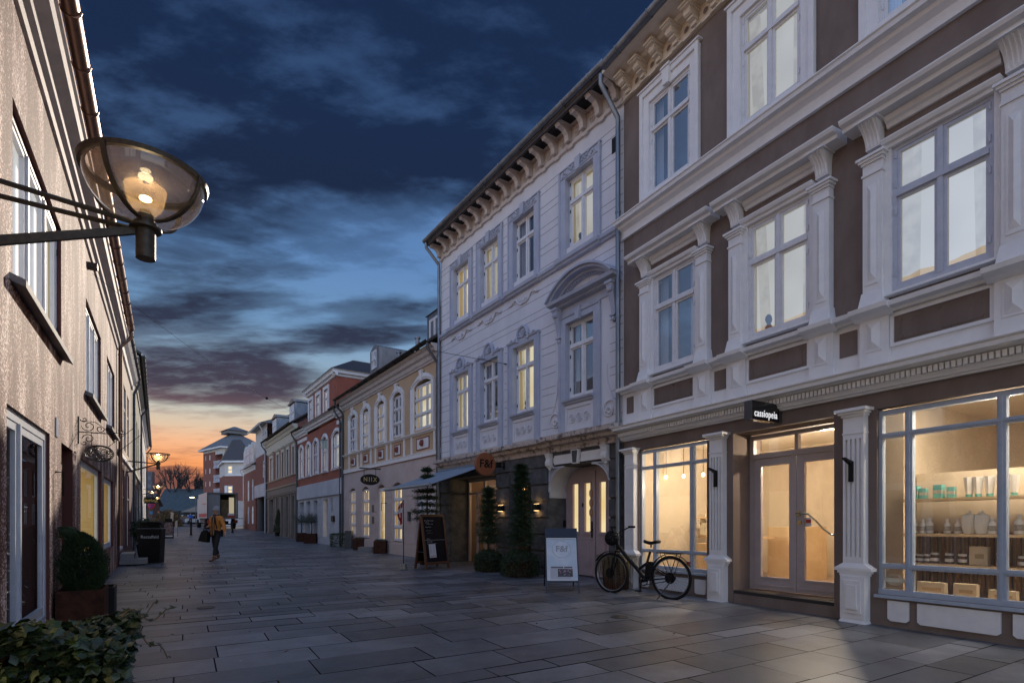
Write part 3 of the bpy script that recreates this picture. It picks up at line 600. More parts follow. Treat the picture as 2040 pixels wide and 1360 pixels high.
    # entrance: double door in the recess
    n = -.38; dm = M['taupe_door']; mb = MB(); gl = MB()
    wa = MB(); wa.box(W, 1.0, 1.05, n - .1, n - .05, .19, 2.46); mb.box(W, .985, 1.05, n - .06, n + .01, .2, 2.44); mb.box(W, -.39, -.325, n - .06, n + .01, .2, 2.44); mb.box(W, -.325, .985, n - .06, n + .01, 2.38, 2.44); mb.box(W, -.325, .985, n - .06, n + .03, 2.10, 2.17)
    mb.box(W, .305, .355, n - .06, n + .005, 2.17, 2.38); fr = mb.build('door_frame', dm, root)
    gl.quad(P(-.32, n - .03, 2.17), P(.98, n - .03, 2.17), P(.98, n - .03, 2.38), P(-.32, n - .03, 2.38)); gl.build('pane', M['shopglass'], fr)
    for (a0, a1) in ((.334, .98), (-.32, .326)):
        d = MB(); k = .105
        d.box(W, a0, a0 + k, n - .05, n, .21, 2.095); d.box(W, a1 - k, a1, n - .05, n, .21, 2.095); d.box(W, a0 + k, a1 - k, n - .05, n, 1.99, 2.095); d.box(W, a0 + k, a1 - k, n - .05, n, .21, .40); d.box(W, a0 + k - .01, a1 - k + .01, n, n + .012, .375, .40); d.box(W, a0 + .04, a1 - .04, n, n + .01, .265, .285)
        o = d.build('door', dm, root); g = MB(); g.quad(P(a0 + k, n - .03, .40), P(a1 - k, n - .03, .40), P(a1 - k, n - .03, 1.99), P(a0 + k, n - .03, 1.99)); g.build('pane', M['shopglass'], o)
        if a0 < 0:
            h = MB(); y = n + .075; h.tube([P(.29, n, 1.30), P(.29, y, 1.30), P(.22, y, 1.30), P(.12, y, 1.285), P(.02, y, 1.20), P(-.08, y, 1.09), P(-.18, y, 1.02), P(-.27, y, 1.0), P(-.27, n, 1.0)], .013, 8); h.tube([P(.29, n, 1.30), P(.29, n + .02, 1.30)], .035, 12); h.tube([P(.28, n, 1.17), P(.28, n + .015, 1.17)], .03, 12)
            h.build('handle', mat('brushed_brass', (.45, .36, .22), .25, 1), o)
            st2 = MB(); st2.plate(W, [(.14, 1.12), (.22, 1.12), (.22, 1.24), (.14, 1.24)], n - .029, n - .027); st2.plate(W, [(.145, 1.165), (.215, 1.165), (.215, 1.215), (.145, 1.215)], n - .027, n - .026, 1); st2.build('sticker', [M['white'], mat('red_print', (.5, .04, .03), .5)], o)
    # interior
    for (sx, sn, sz, e_) in ((2.1, -.95, 1.9, 60), (.33, -1.1, 2.2, 90), (-1.9, -.30, 2.25, 15), (-3.0, -.30, 2.25, 15)):  # point lamps added to throw warm streaks out onto the paving
        l = bpy.data.lights.new('paving_spill_light', 'POINT'); l.energy = e_; l.color = (1, .86, .66); l.shadow_soft_size = .035; lo = bpy.data.objects.new('paving_spill_light', l); scene.collection.objects.link(lo); lo.location = P(sx, sn, sz)
    it = MB(); a0, a1, b0, b1 = -5.6, 3.28, -.14, -3.2
    it.quad(P(a0, b1, .2), P(a1, b1, .2), P(a1, b1, 2.62), P(a0, b1, 2.62), 0); it.quad(P(a0, b0, .2), P(a1, b0, .2), P(a1, b1, .2), P(a0, b1, .2), 1); it.quad(P(a0, b0, 2.62), P(a1, b0, 2.62), P(a1, b1, 2.62), P(a0, b1, 2.62), 2)
    it.quad(P(a0, b0, .2), P(a0, b1, .2), P(a0, b1, 2.62), P(a0, b0, 2.62), 0); it.quad(P(a1, b0, .2), P(a1, b1, .2), P(a1, b1, 2.62), P(a1, b0, 2.62), 0)
    it.quad(P(-.88, -.64, .2), P(-.88, b1, .2), P(-.88, b1, 2.62), P(-.88, -.64, 2.62), 0)
    for (u0, u1) in ((1.05, 1.45), (-.85, -.40)): it.quad(P(u0, -.64, .2), P(u1, -.64, .2), P(u1, -.64, 2.5), P(u0, -.64, 2.5), 0)
    it.box(W, -3.5, -.87, -.50, -.14, .30, .36, 3); it.box(W, 1.5, 3.1, -.5, -.14, .34, .40, 3)
    inside = it.build('shop_interior', [M['shopwall'], M['shopfloor'], M['shopceil'], M['shopwood']], root)
    x = -3.3; sl = MB()
    while x < -.95: sl.box(W, x, x + .035, -.84, -.80, .3, 1.06); x += .075
    sl.build('back_panel', mat('ribbed_wood_panel', (.26, .15, .085), .6), inside)
    sl = MB(); sl.box(W, -3.4, -.9, -.88, -.845, .3, 1.75); sl.build('shelf_wall', M['shopwall'], inside)
    for z in (.70, 1.04, 1.44):
        sh = MB(); sh.box(W, -3.4, -.9, -.78, -.48, z - .03, z); o = sh.build('shelf', M['shopwood'], inside)
    sh = MB(); sh.box(W, 1.7, 3.0, -1.9, -1.5, .9, .93); sh.box(W, 1.75, 3.0, -1.7, -1.4, 1.25, 1.28); sh.box(W, 1.9, 2.9, -1.8, -1.2, .35, .8); sh.box(W, 1.2, 1.9, -2.6, -2.0, .2, 1.1); sh.build('counter', M['shopwood'], inside)
    for i, (sx, sn) in enumerate(((2.3, -1.5), (.3, -1.8), (-1.8, -.45), (-2.9, -.45), (-4.8, -1.5))):
        c = MB(); c.box(W, sx - .3, sx + .3, sn - .12, sn + .12, 2.585, 2.605); o = c.build('ceiling_light', M['shoplamp'], inside)
        l = bpy.data.lights.new('shop_light', 'AREA'); l.shape = 'RECTANGLE'; l.size = .6; l.size_y = .24; l.energy = 7 if i in (0, 1) else 24; l.color = (1, .87, .68)
        lo = bpy.data.objects.new('shop_light', l); scene.collection.objects.link(lo); lo.location = P(sx, sn, 2.57); lo.rotation_euler = (0, 0, wang(W))
    return root
M['steel_blue2'] = mat('pale_blue_grey_window_paint', (.46, .49, .58), .4, c2=(.52, .54, .62), sc=8)
M['cream_w'] = mat('cream_cornice_paint', (.66, .58, .48), .6, c2=(.72, .64, .54), sc=5)
M['shopwall'] = mat('warm_shop_wall', (.52, .43, .32), .8, c2=(.58, .48, .36), sc=2)
M['shopfloor'] = mat('shop_floor', (.35, .25, .17), .5); M['shopceil'] = mat('shop_ceiling', (.75, .66, .52), .8); M['shopwood'] = mat('pale_oak_shelf', (.55, .38, .2), .5, c2=(.62, .44, .25), sc=3, stretch=(.3, 1, 1))
M['shoplamp'] = emis('lamp_panel', (1, .85, .6), 6)
BROWN = brown()
# ------------------------------------------------------------------ white building
def scroll(mb, W, c, z, r, n0, n1, k=14, turns=1.6, wd=.02, mi=0, fl=1):
    pts = []
    for i in range(k * 2):
        t = i / (k * 2 - 1); a = 2 * math.pi * turns * t; q = r * (1 - .85 * t); pts.append(W.pt(c + fl * q * math.cos(a), (n0 + n1) / 2, z + q * math.sin(a)))
    mb.tube(pts, wd, 5, mi)
def rosette(mb, W, c, z, r, n):
    P = W.pt; ring = lambda q: [P(c + q * math.cos(t), n, z + q * math.sin(t)) for t in [2 * math.pi * i / 14 for i in range(15)]]
    mb.tube(ring(r), r * .14, 5); mb.tube(ring(r * .55), r * .13, 5); mb.tube([P(c, n - .01, z), P(c, n + .015, z)], r * .25, 8)
def white():
    W = WH; P = W.pt; L = 7.41
    root = thing('town_house', tuple(W.at0(0)), 'tall lilac white town house with a bracketed eaves cornice and dark grey cafe ground floor', 'building')
    CC = [6.13, 4.65, 3.15, 1.21]; hw = .42; TZ = 9.02
    holes = [(c - hw, c + hw, 6.80, 8.23, .10) for c in CC] + [(c - hw, c + hw, 3.66, 5.25, .10) for c in CC]
    mb = MB(); wallgrid(mb, W, 0, L, 2.75, TZ, holes, 0, mr=1)
    # facade joints: groove shade put into the colour of thin raised strips
    j = mb; z = 3.02; zs = []
    while z < 8.5: zs += [z, z + .15]; z += .443
    for z in zs:
        if 5.42 < z < 5.70 and False: continue
        segs = [(0.02, L - .02)]
        for c in CC:
            if z > 6.7: a, b, ok = c - .625, c + .625, z < 8.42
            else: a, b, ok = (c - .68, c + .64, z < 5.45) if c > 2 else (c - .85, c + .78, z < 6.1)
            if ok:
                ns = []
                for (p, q) in segs:
                    if b <= p or a >= q: ns.append((p, q)); continue
                    if a > p: ns.append((p, a))
                    if b < q: ns.append((b, q))
                segs = ns
        for (p, q) in segs:
            if q - p > .03: j.box(W, p, q, 0, .0025, z - .005, z + .005, 2)
    mb.build('wall', [M['lilac'], M['lilac_trim'], mat('joint_shade_line', (.20, .19, .22), .9)], root)
    # windows
    top = ['blind', 'blindwhite', 'darkin', 'blindwhite']; low = ['blind', 'darkin', 'blind', 'darkin']
    for i, c in enumerate(CC):
        window(W, root, c - hw, c + hw, 6.80, 8.23, -.085, M['wood_white'], rows=(0, .665, 1), blind=top[i], hinges='black', mull=.06)
        window(W, root, c - hw, c + hw, 3.70, 5.25, -.085, M['wood_white'], rows=(0, .69, 1), blind=low[i], hinges='black', mull=.06)
        a = MB()                                              # upper architrave, ears, keystone and leaf ornament
        for sg in (-1, 1):
            a.box(W, c + sg * .52 - .10, c + sg * .52 + .10, 0, .035, 6.60, 8.42); x = c + sg * .60; a.box(W, x - .025, x + .025, .035, .055, 6.60, 8.42)
            rg = random.Random(i * 3 + sg)
            for q in range(9): xx = c + sg * (.12 + .045 * q); a.ball(P(xx, .045, 8.335 + .035 * math.sin(q * 2.1) + .012 * q * (q < 5)), .026 + .006 * (q % 2), 6)
            a.box(W, c + sg * .3 - .3, c + sg * .3 + .3, .035, .05, 8.265, 8.285)
        a.box(W, c - .42, c + .42, 0, .035, 8.23, 8.42); a.box(W, c - .635, c + .635, .0, .06, 8.42, 8.445)
        a.plate(W, [(c - .06, 8.21), (c + .06, 8.21), (c + .09, 8.47), (c - .09, 8.47)], .02, .085)
        a.build('surround', M['lilac_trim'], root)
        a = MB()
        for sg in (-1, 1):
            x = c + sg * .52; a.box(W, x - .10, x + .10, 0, .035, 2.93, 5.36); x = c + sg * .60; a.box(W, x - .025, x + .025, .035, .055, 2.93, 5.36)
        a.box(W, c - .42, c + .42, 0, .035, 5.25, 5.36)
        a.prof(W, [(0, 3.56), (.05, 3.57), (.06, 3.60), (.11, 3.62), (.12, 3.655), (-.07, 3.665)], c - .46, c + .46)
        if i < 3:
            k = 12; rr = .21; a.prof(W, [(0, 5.34), (.06, 5.35), (.075, 5.385), (0, 5.39)], c - .65, c - .2); a.prof(W, [(0, 5.34), (.06, 5.35), (.075, 5.385), (0, 5.39)], c + .2, c + .65)
            o_ = [(c + rr * math.cos(math.pi * q / k), 5.42 + 1.1 * rr * math.sin(math.pi * q / k)) for q in range(k + 1)]; a.plate(W, [(c + rr, 5.30)] + o_ + [(c - rr, 5.30)], 0, .04)
            a.tube([P(s_, .05, z_) for s_, z_ in [(c + rr, 5.32)] + o_ + [(c - rr, 5.32)]], .035, 6)
            for q in range(7): t = math.pi * (q + .5) / 7; a.tube([P(c, .05, 5.40), P(c + .15 * math.cos(t), .06, 5.40 + .16 * math.sin(t))], .008, 5, r1=.024)
            for sg in (-1, 1): a.tube([P(c + sg * (.25 + .03 * q), .05, 5.41 + .03 * math.cos(q)) for q in range(10)], .018, 5)
        a.build('surround', M['lilac_trim'], root)
        a = MB(); z0, z1 = 3.06, 3.50; a.box(W, c - .42, c + .42, 0, .012, z0 - .1, 3.56)
        for (u0, u1, v0, v1) in ((c - .42, c - .36, z0, z1), (c + .36, c + .42, z0, z1), (c - .42, c + .42, z0 - .04, z0 + .02), (c - .42, c + .42, z1 - .02, z1 + .03)): a.box(W, u0, u1, .012, .035, v0, v1)
        for q in (-1, 0, 1): rosette(a, W, c + q * .22, 3.27, .085, .022)
        a.build('window_apron', M['lilac'], root)
    # carved swags below the upper sill band
    for i, c in enumerate(CC[:3]):
        a = MB()
        for sg in (-1, 1):
            pts = [(0, 6.20), (.10, 6.19), (.20, 6.24), (.27, 6.33), (.36, 6.36), (.38, 6.32), (.47, 6.33), (.48, 6.29), (.58, 6.29)]
            a.tube([P(c + sg * s_, .02, z_) for s_, z_ in pts], .022, 6)
        a.tube([P(c, .0, 6.30), P(c, .03, 6.30)], .06, 10); a.build('swag_relief', M['lilac'], root)
    # sill band
    a = MB(); a.prof(W, [(0, 6.46), (.05, 6.47), (.06, 6.50), (.10, 6.52), (.11, 6.585), (0, 6.60)], 0, L)
    for c in CC: a.prof(W, [(0, 6.455), (.08, 6.465), (.10, 6.50), (.14, 6.52), (.15, 6.59), (0, 6.605)], c - .66, c + .66)
    a.build('sill_band', M['lilac_trim'], root)
    # segmental pediment over the wide-spaced window
    c = 1.02; a = MB(); z0 = 5.72; k = 16
    a.prof(W, [(0, z0 - .14), (.10, z0 - .13), (.12, z0 - .08), (.24, z0 - .06), (.26, z0), (0, z0)], c - .98, c + .98)
    a.box(W, c - .9, c + .9, 0, .02, z0 - .30, z0 - .12)
    for (hw_, rise, wd, n1) in ((.70, .26, .06, .05), (.78, .30, .07, .12), (.87, .35, .07, .24), (.95, .40, .045, .30)):
        archband(a, W, c, hw_, z0 + .0, rise, wd, 0, n1, k=k)
    pts = arcpts(c, .74, z0, .28, 26)
    for s_, z_ in pts: a.box(W, s_ - .012, s_ + .012, .05, .085, z_ - .02, z_ + .02)
    a.box(W, c - .5, c + .5, 0, .012, z0 - .28, z0 - .14)
    for q in range(40): x = c - .80 + .041 * q; a.box(W, x, x + .022, .10, .13, z0 - .125, z0 - .095)
    for sg in (-1, 1):                                       # console brackets
        x = c + sg * .80
        a.box(W, x - .09, x + .09, 0, .2, 5.55, 5.60)
        for q in range(7):
            t0, t1 = q / 7, (q + 1) / 7; f = lambda t: .05 + .13 * t ** 1.5; w0, w1 = .045 + .03 * t0, .045 + .03 * t1
            a.hexa([P(x - w0, 0, 5.0 + .55 * t0), P(x + w0, 0, 5.0 + .55 * t0), P(x + w0, f(t0), 5.0 + .55 * t0), P(x - w0, f(t0), 5.0 + .55 * t0), P(x - w1, 0, 5.0 + .55 * t1), P(x + w1, 0, 5.0 + .55 * t1), P(x + w1, f(t1), 5.0 + .55 * t1), P(x - w1, f(t1), 5.0 + .55 * t1)])
        a.tube([P(x - .06, .12, 5.46), P(x + .06, .12, 5.46)], .06, 8); a.box(W, x - .07, x + .07, 0, .09, 4.98, 5.01); a.ball(P(x, .04, 4.93), .05, 8)
    a.plate(W, [(1.21 - .06, 5.22), (1.21 + .06, 5.22), (1.21 + .085, 5.46), (1.21 - .085, 5.46)], .02, .09)
    a.prof(W, [(0, 5.36), (.05, 5.37), (.06, 5.40), (0, 5.41)], 1.21 - .62, 1.21 + .62); a.box(W, 1.21 - .35, 1.21 + .35, 0, .06, 5.40, 5.44)
    a.build('pediment', M['lilac_trim'], root)
    a = MB()                                                  # volutes at the foot of the wide window
    for x, fl in ((.36, -1), (1.98, 1)):
        scroll(a, W, x, 3.28, .20, .0, .03, fl=fl, wd=.018); scroll(a, W, x, 3.25, .09, .0, .04, fl=-fl, wd=.03, turns=1)
        a.tube([P(x + fl * .18, .012, 3.34), P(x + fl * .02, .012, 3.62), P(x - fl * .06, .012, 3.85), P(x - fl * .08, .012, 4.15)], .014, 5)
    a.build('volute', M['lilac'], root)
    v = MB(); v.box(W, .10, .30, 0, .012, 8.02, 8.30); v.build('vent', M['black'], root); v = MB(); v.tube([P(.22, 0, 4.93), P(.22, .02, 4.93)], .055, 12); v.build('vent', M['black'], root)
    # eaves cornice on scrolled brackets
    a = MB(); a.prof(W, [(0, 8.80), (.05, 8.81), (.06, 8.86), (.03, 8.87), (.03, 9.16), (0, 9.16)], 0, L)
    a.prof(W, [(.0, 9.18), (.42, 9.18), (.44, 9.20), (.46, 9.27), (0, 9.27)], -.02, L + .02)
    cof = MB(); x = .12; k = 0
    while x < L:
        pr = [(.02, 8.88), (.10, 8.88), (.13, 8.92), (.15, 9.0), (.22, 9.08), (.34, 9.11), (.40, 9.14), (.40, 9.175), (.02, 9.175)]
        a.prof(W, pr, x - .055, x + .055); a.tube([P(x - .065, .345, 9.13), P(x + .065, .345, 9.13)], .03, 7); a.tube([P(x - .06, .12, 8.9), P(x + .06, .12, 8.9)], .028, 7); a.box(W, x - .08, x + .08, .02, .42, 9.165, 9.182)
        if x + .45 < L: rosette(a, W, x + .225, 9.00, .075, .045); cof.box(W, x + .11, x + .34, .12, .36, 9.172, 9.179)
        a.ball(P(x + .1, .05, 8.80), .022, 6); a.box(W, x - .1, x + .04, .03, .06, 8.77, 8.80)
        x += .45
    a.build('eaves_cornice', M['cream_l'], root); cof.build('soffit_opening', M['black'], root)
    massing(root, W, 0, L, TZ + .1, 9, M['lilac'], M['tile'], zridge=11.2, over=.45)
    gutter(W, root, -.03, L + .05, .50, 9.30, .075, M['zinc'])
    downpipe(W, root, L - .02, .07, 9.25, .48, zbot=.1, m=M['zinc'], bend=.55)
    d = MB(); d.box(W, L - 1.7, L - .05, -.7, .30, 9.40, 9.60); d.build('roof_hatch', M['zincdark'], root)
    # shop cornice, fascia, rusticated piers
    a = MB(); a.prof(W, [(0, 2.62), (.06, 2.63), (.07, 2.68), (.05, 2.69), (.07, 2.74), (.15, 2.76), (.16, 2.82), (.26, 2.84), (.27, 2.93), (.15, 2.96), (0, 2.97)], 2.05, L)
    a.prof(W, [(0, 2.62), (.10, 2.63), (.11, 2.68), (.09, 2.69), (.11, 2.74), (.22, 2.76), (.23, 2.82), (.36, 2.84), (.37, 2.93), (.2, 2.965), (0, 2.975)], .02, 2.05)
    x = .05
    while x < L: a.box(W, x, x + .035, .2, .375 if x < 2.05 else .275, 2.845, 2.93); x += .07
    a.build('shop_cornice', M['dirtytrim'], root)
    op = [(2.82, 3.71, .0, 2.06, .16), (4.29, 6.77, -.02, 2.36, .62), (.35, 2.21, -.02, 2.33, .50)]
    mb = MB(); wallgrid(mb, W, 0, L, -.1, 2.75, op, 0)
    for (p, q, top_) in ((0.02, .35, 2.33), (2.21, 2.82, 2.33), (3.71, 4.29, 2.33), (6.77, 7.39, 2.33)):
        z = top_
        while z > .05: mb.box(W, p + (.004), q - .004, 0, .045, max(.02, z - .335), z - .018); z -= .36
    mb.box(W, 0, L, 0, .03, 2.36, 2.62)
    mb.build('ground_floor_wall', M['slate_grey'], root)
    # frieze ornament above the door
    a = MB()
    for x in (.42, 2.12):
        pr = [(0, 2.30), (.07, 2.32), (.12, 2.37), (.13, 2.43), (.10, 2.50), (.13, 2.58), (.16, 2.62), (0, 2.62)]; a.prof(W, pr, x - .075, x + .075)
        for q in (-.045, 0, .045): a.tube([P(x + q, n_ + .004, z_) for n_, z_ in pr[1:6]], .012, 5)
        a.ball(P(x, .05, 2.29), .035, 8)
    for (p, q) in ((.56, 1.16), (1.36, 1.98)):
        a.plate(W, [(p, 2.37), (q, 2.37), (q, 2.56), (p, 2.56)], .03, .045)
        for x in (p, q): a.box(W, x - .03, x + .03, .03, .045, 2.41, 2.52)
    a.plate(W, [(1.18, 2.34), (1.34, 2.34), (1.38, 2.62), (1.14, 2.62)], .03, .10); a.build('door_frieze', M['trim'], root)
    kk = MB(); kk.plate(W, [(1.205, 2.36), (1.315, 2.36), (1.345, 2.60), (1.175, 2.60)], .10, .107); kk.build('keystone', M['slate_grey'], root)
    for x0, sg in ((2.21, -1), (.35, 1)):                     # curved corner brackets of the porch
        a = MB()
        r = .50; k = 8; arc = [(x0 + sg * (r - r * math.cos(math.pi / 2 * q / k)), 2.33 - r + r * math.sin(math.pi / 2 * q / k) - .02) for q in range(k + 1)]
        for q in range(k): a.plate(W, [arc[q], arc[q + 1], (arc[q + 1][0], 2.325), (arc[q][0], 2.325)], -.48, -.02)
        a.tube([P(s_, .0, z_) for s_, z_ in arc], .022, 6); a.box(W, x0 + (0 if sg > 0 else -.03), x0 + (.03 if sg > 0 else 0), -.02, .015, 1.80, 2.33); a.box(W, min(x0, x0 + sg * .03), max(x0, x0 + sg * .03), -.48, -.0, 1.68, 1.82)
        a.box(W, min(x0, x0 + sg * .5), max(x0, x0 + sg * .5), -.02, .012, 2.30, 2.33)
        a.build('porch_bracket', M['greywhite'], root)
    # double door number 8
    n = -.48; fr = MB(); fr.box(W, .36, .40, n - .05, n + .02, 0.03, 2.32); fr.box(W, 2.16, 2.20, n - .05, n + .02, 0.03, 2.32); fr.box(W, .4, 2.16, n - .05, n + .01, 2.22, 2.32); fr.box(W, 1.255, 1.30, n, n + .035, .03, 2.22)
    fr = fr.build('door_frame', M['pink_door'], root)
    for (a0, a1) in ((1.28, 2.16), (.40, 1.28)):
        d = MB(); gl = MB(); bl = MB(); w = a1 - a0; gs = [(a0 + .14, a0 + .32), (a0 + .52, a0 + .70)] if a0 > 1 else [(a0 + .18, a0 + .36), (a0 + .56, a0 + .74)]
        wallgrid(d, W, a0, a1, .04, 2.22, [(p, q, .96, 1.98, .04) for p, q in gs], n)
        for (p, q) in gs:
            for (u0, u1, v0, v1) in ((p - .03, p, .93, 2.01), (q, q + .03, .93, 2.01), (p, q, .93, .96), (p, q, 1.98, 2.01)): d.box(W, u0, u1, n, n + .012, v0, v1)
            d.box(W, p - .04, q + .04, n, n + .025, .90, .925); d.box(W, p - .02, q + .02, n, n + .008, .22, .80); d.frustum(W, p + .01, q - .01, n + .008, n + .022, .26, .76, .01, .004); d.box(W, p - .03, q + .03, n, n + .02, .80, .82)
            gl.quad(P(p, n - .03, .96), P(q, n - .03, .96), P(q, n - .03, 1.98), P(p, n - .03, 1.98)); bl.quad(P(p - .01, n - .05, .94), P(q + .01, n - .05, .94), P(q + .01, n - .05, 2.0), P(p - .01, n - .05, 2.0))
        o = d.build('door', M['pink_door'], root); gl.build('pane', M['pane'], o); bl.build('blind', M['blindshop'], o)
        if a0 > 1:
            h = MB(); h.box(W, 1.325, 1.35, n + .03, n + .05, .84, 1.18); h.box(W, 1.33, 1.345, n, n + .03, 1.0, 1.02); h.box(W, 1.345, 1.42, n + .02, n + .035, .965, .975); h.build('handle', M['black'], o)
            t = MB(); text_into(t, '8', W, 1.66, 1.52, n + .004, .11, flip=True, bold=.004); t.build('house_number', M['black'], o)
            t = MB(); rg = random.Random(5)
            for q in range(3):
                z = 1.36 + .20 * q; t.tube([P(1.40 + .045 * math.cos(t_), n + .006, z + .08 * math.sin(t_)) for t_ in [2 * math.pi * i / 10 for i in range(11)]], .012, 5)
            t.build('graffiti', mat('orange_spray_paint', (.45, .20, .02), .5), o)
    t = MB(); t.box(W, 2.18, 2.21, n + .03, n + .09, 1.06, 1.2); t.build('entry_phone', M['black'], root)
    # cafe entrance recess
    n = -.58; fr = MB(); cream = M['taupe_door']
    for x in (6.72, 5.85, 5.05, 4.32): fr.box(W, x - .035, x + .035, n - .05, n + .02, .02, 2.34)
    fr.box(W, 4.3, 6.75, n - .05, n + .03, 2.28, 2.36); fr.box(W, 4.3, 6.75, n - .05, n + .025, 1.93, 1.99)
    fr.box(W, 4.3, 5.0, n - .05, n + .02, .02, .30)
    for x in (5.62, 5.30): fr.box(W, x - .03, x + .03, n + .02, n + .42, .03, .06)
    fr = fr.build('shop_front', cream, root); gl = MB(); gl.quad(P(4.3, n - .02, .02), P(6.75, n - .02, .02), P(6.75, n - .02, 2.3), P(4.3, n - .02, 2.3)); gl.build('pane', M['shopglass'], fr)
    d = MB(); hx, hn = 5.05, n + .02                          # glass door standing open
    for t0, t1 in ((0, .05), (.67, .72)): d.box(W, hx + .30 - .02, hx + .30 + .02, hn + t0 * .72, hn + t1 * .72 + .01, .03, 1.92)
    d.box(W, hx + .28, hx + .32, hn, hn + .52, 1.86, 1.93); d.box(W, hx + .28, hx + .32, hn, hn + .52, .03, .10); d.build('door', cream, root)
    it = MB(); b1 = -3.6
    it.quad(P(3.9, b1, 0), P(7.2, b1, 0), P(7.2, b1, 2.6), P(3.9, b1, 2.6)); it.quad(P(3.9, b1, 0), P(3.9, n - .06, 0), P(3.9, n - .06, 2.6), P(3.9, b1, 2.6)); it.quad(P(7.2, b1, 0), P(7.2, n - .06, 0), P(7.2, n - .06, 2.6), P(7.2, b1, 2.6))
    it.quad(P(3.9, b1, 0.01), P(7.2, b1, 0.01), P(7.2, n - .06, 0.01), P(3.9, n - .06, 0.01)); it.quad(P(3.9, b1, 2.6), P(7.2, b1, 2.6), P(7.2, n - .06, 2.6), P(3.9, n - .06, 2.6))
    it = it.build('cafe_interior', mat('brown_cafe_wall', (.16, .10, .07), .8), root)
    for (x, q, z) in ((5.9, -1.5, 2.05), (5.35, -1.9, 2.1), (4.8, -1.3, 2.15), (6.3, -2.2, 2.1)):
        c = MB(); c.lathe(P(x, q, z), [(.02, .12), (.045, .06), (.05, 0), (.03, -.06)], 10); c.tube([P(x, q, z + .12), P(x, q, 2.6)], .006, 5); c.build('pendant_lamp', M['lampwarm'], it)
        l = bpy.data.lights.new('cafe_bulb_light', 'POINT'); l.energy = 9; l.color = (1, .72, .42); l.shadow_soft_size = .03; lo = bpy.data.objects.new('cafe_bulb_light', l); scene.collection.objects.link(lo); lo.location = P(x, q, z - .12)
    t = MB(); t.box(W, 4.2, 6.9, -2.6, -2.2, .02, 1.0); t.box(W, 5.2, 6.7, -1.25, -1.1, 1.02, 1.06); t.build('counter', mat('dark_counter', (.05, .035, .03), .4), it)
    # bay between piers: window with dark glass and a menu case
    n = -.13; fr = MB(); fr.box(W, 2.84, 2.90, n, n + .04, .05, 2.05); fr.box(W, 3.63, 3.69, n, n + .04, .05, 2.05); fr.box(W, 2.9, 3.63, n, n + .035, 1.98, 2.05); fr.box(W, 2.9, 3.63, n, n + .035, .05, .45)
    fr = fr.build('shop_window', M['slate_grey'], root); g = MB(); g.quad(P(2.88, n + .01, .4), P(3.66, n + .01, .4), P(3.66, n + .01, 2.0), P(2.88, n + .01, 2.0)); g.build('pane', M['pane'], fr); g = MB(); g.quad(P(2.8, n - .5, .0), P(3.75, n - .5, 0), P(3.75, n - .5, 2.1), P(2.8, n - .5, 2.1)); g.build('dark_room', M['darkin'], fr)
    e = MB(); e.box(W, 3.25, 3.52, n + .045, n + .07, .95, 1.45); e = e.build('menu_case', mat('steel_menu_case', (.35, .37, .4), .3, .6), fr)
    return root
M['cream_l'] = mat('warm_grey_cornice_paint', (.50, .45, .43), .7, c2=(.58, .52, .49), sc=5, bump=.2, bsc=60)
M['dirtytrim'] = mat('weathered_cornice_paint', (.13, .105, .085), .8, c2=(.52, .44, .40), sc=7, lo=.38, hi=.50, det=8)
M['lampwarm'] = emis('warm_bulb', (1, .62, .25), 9)
WHITE = white()

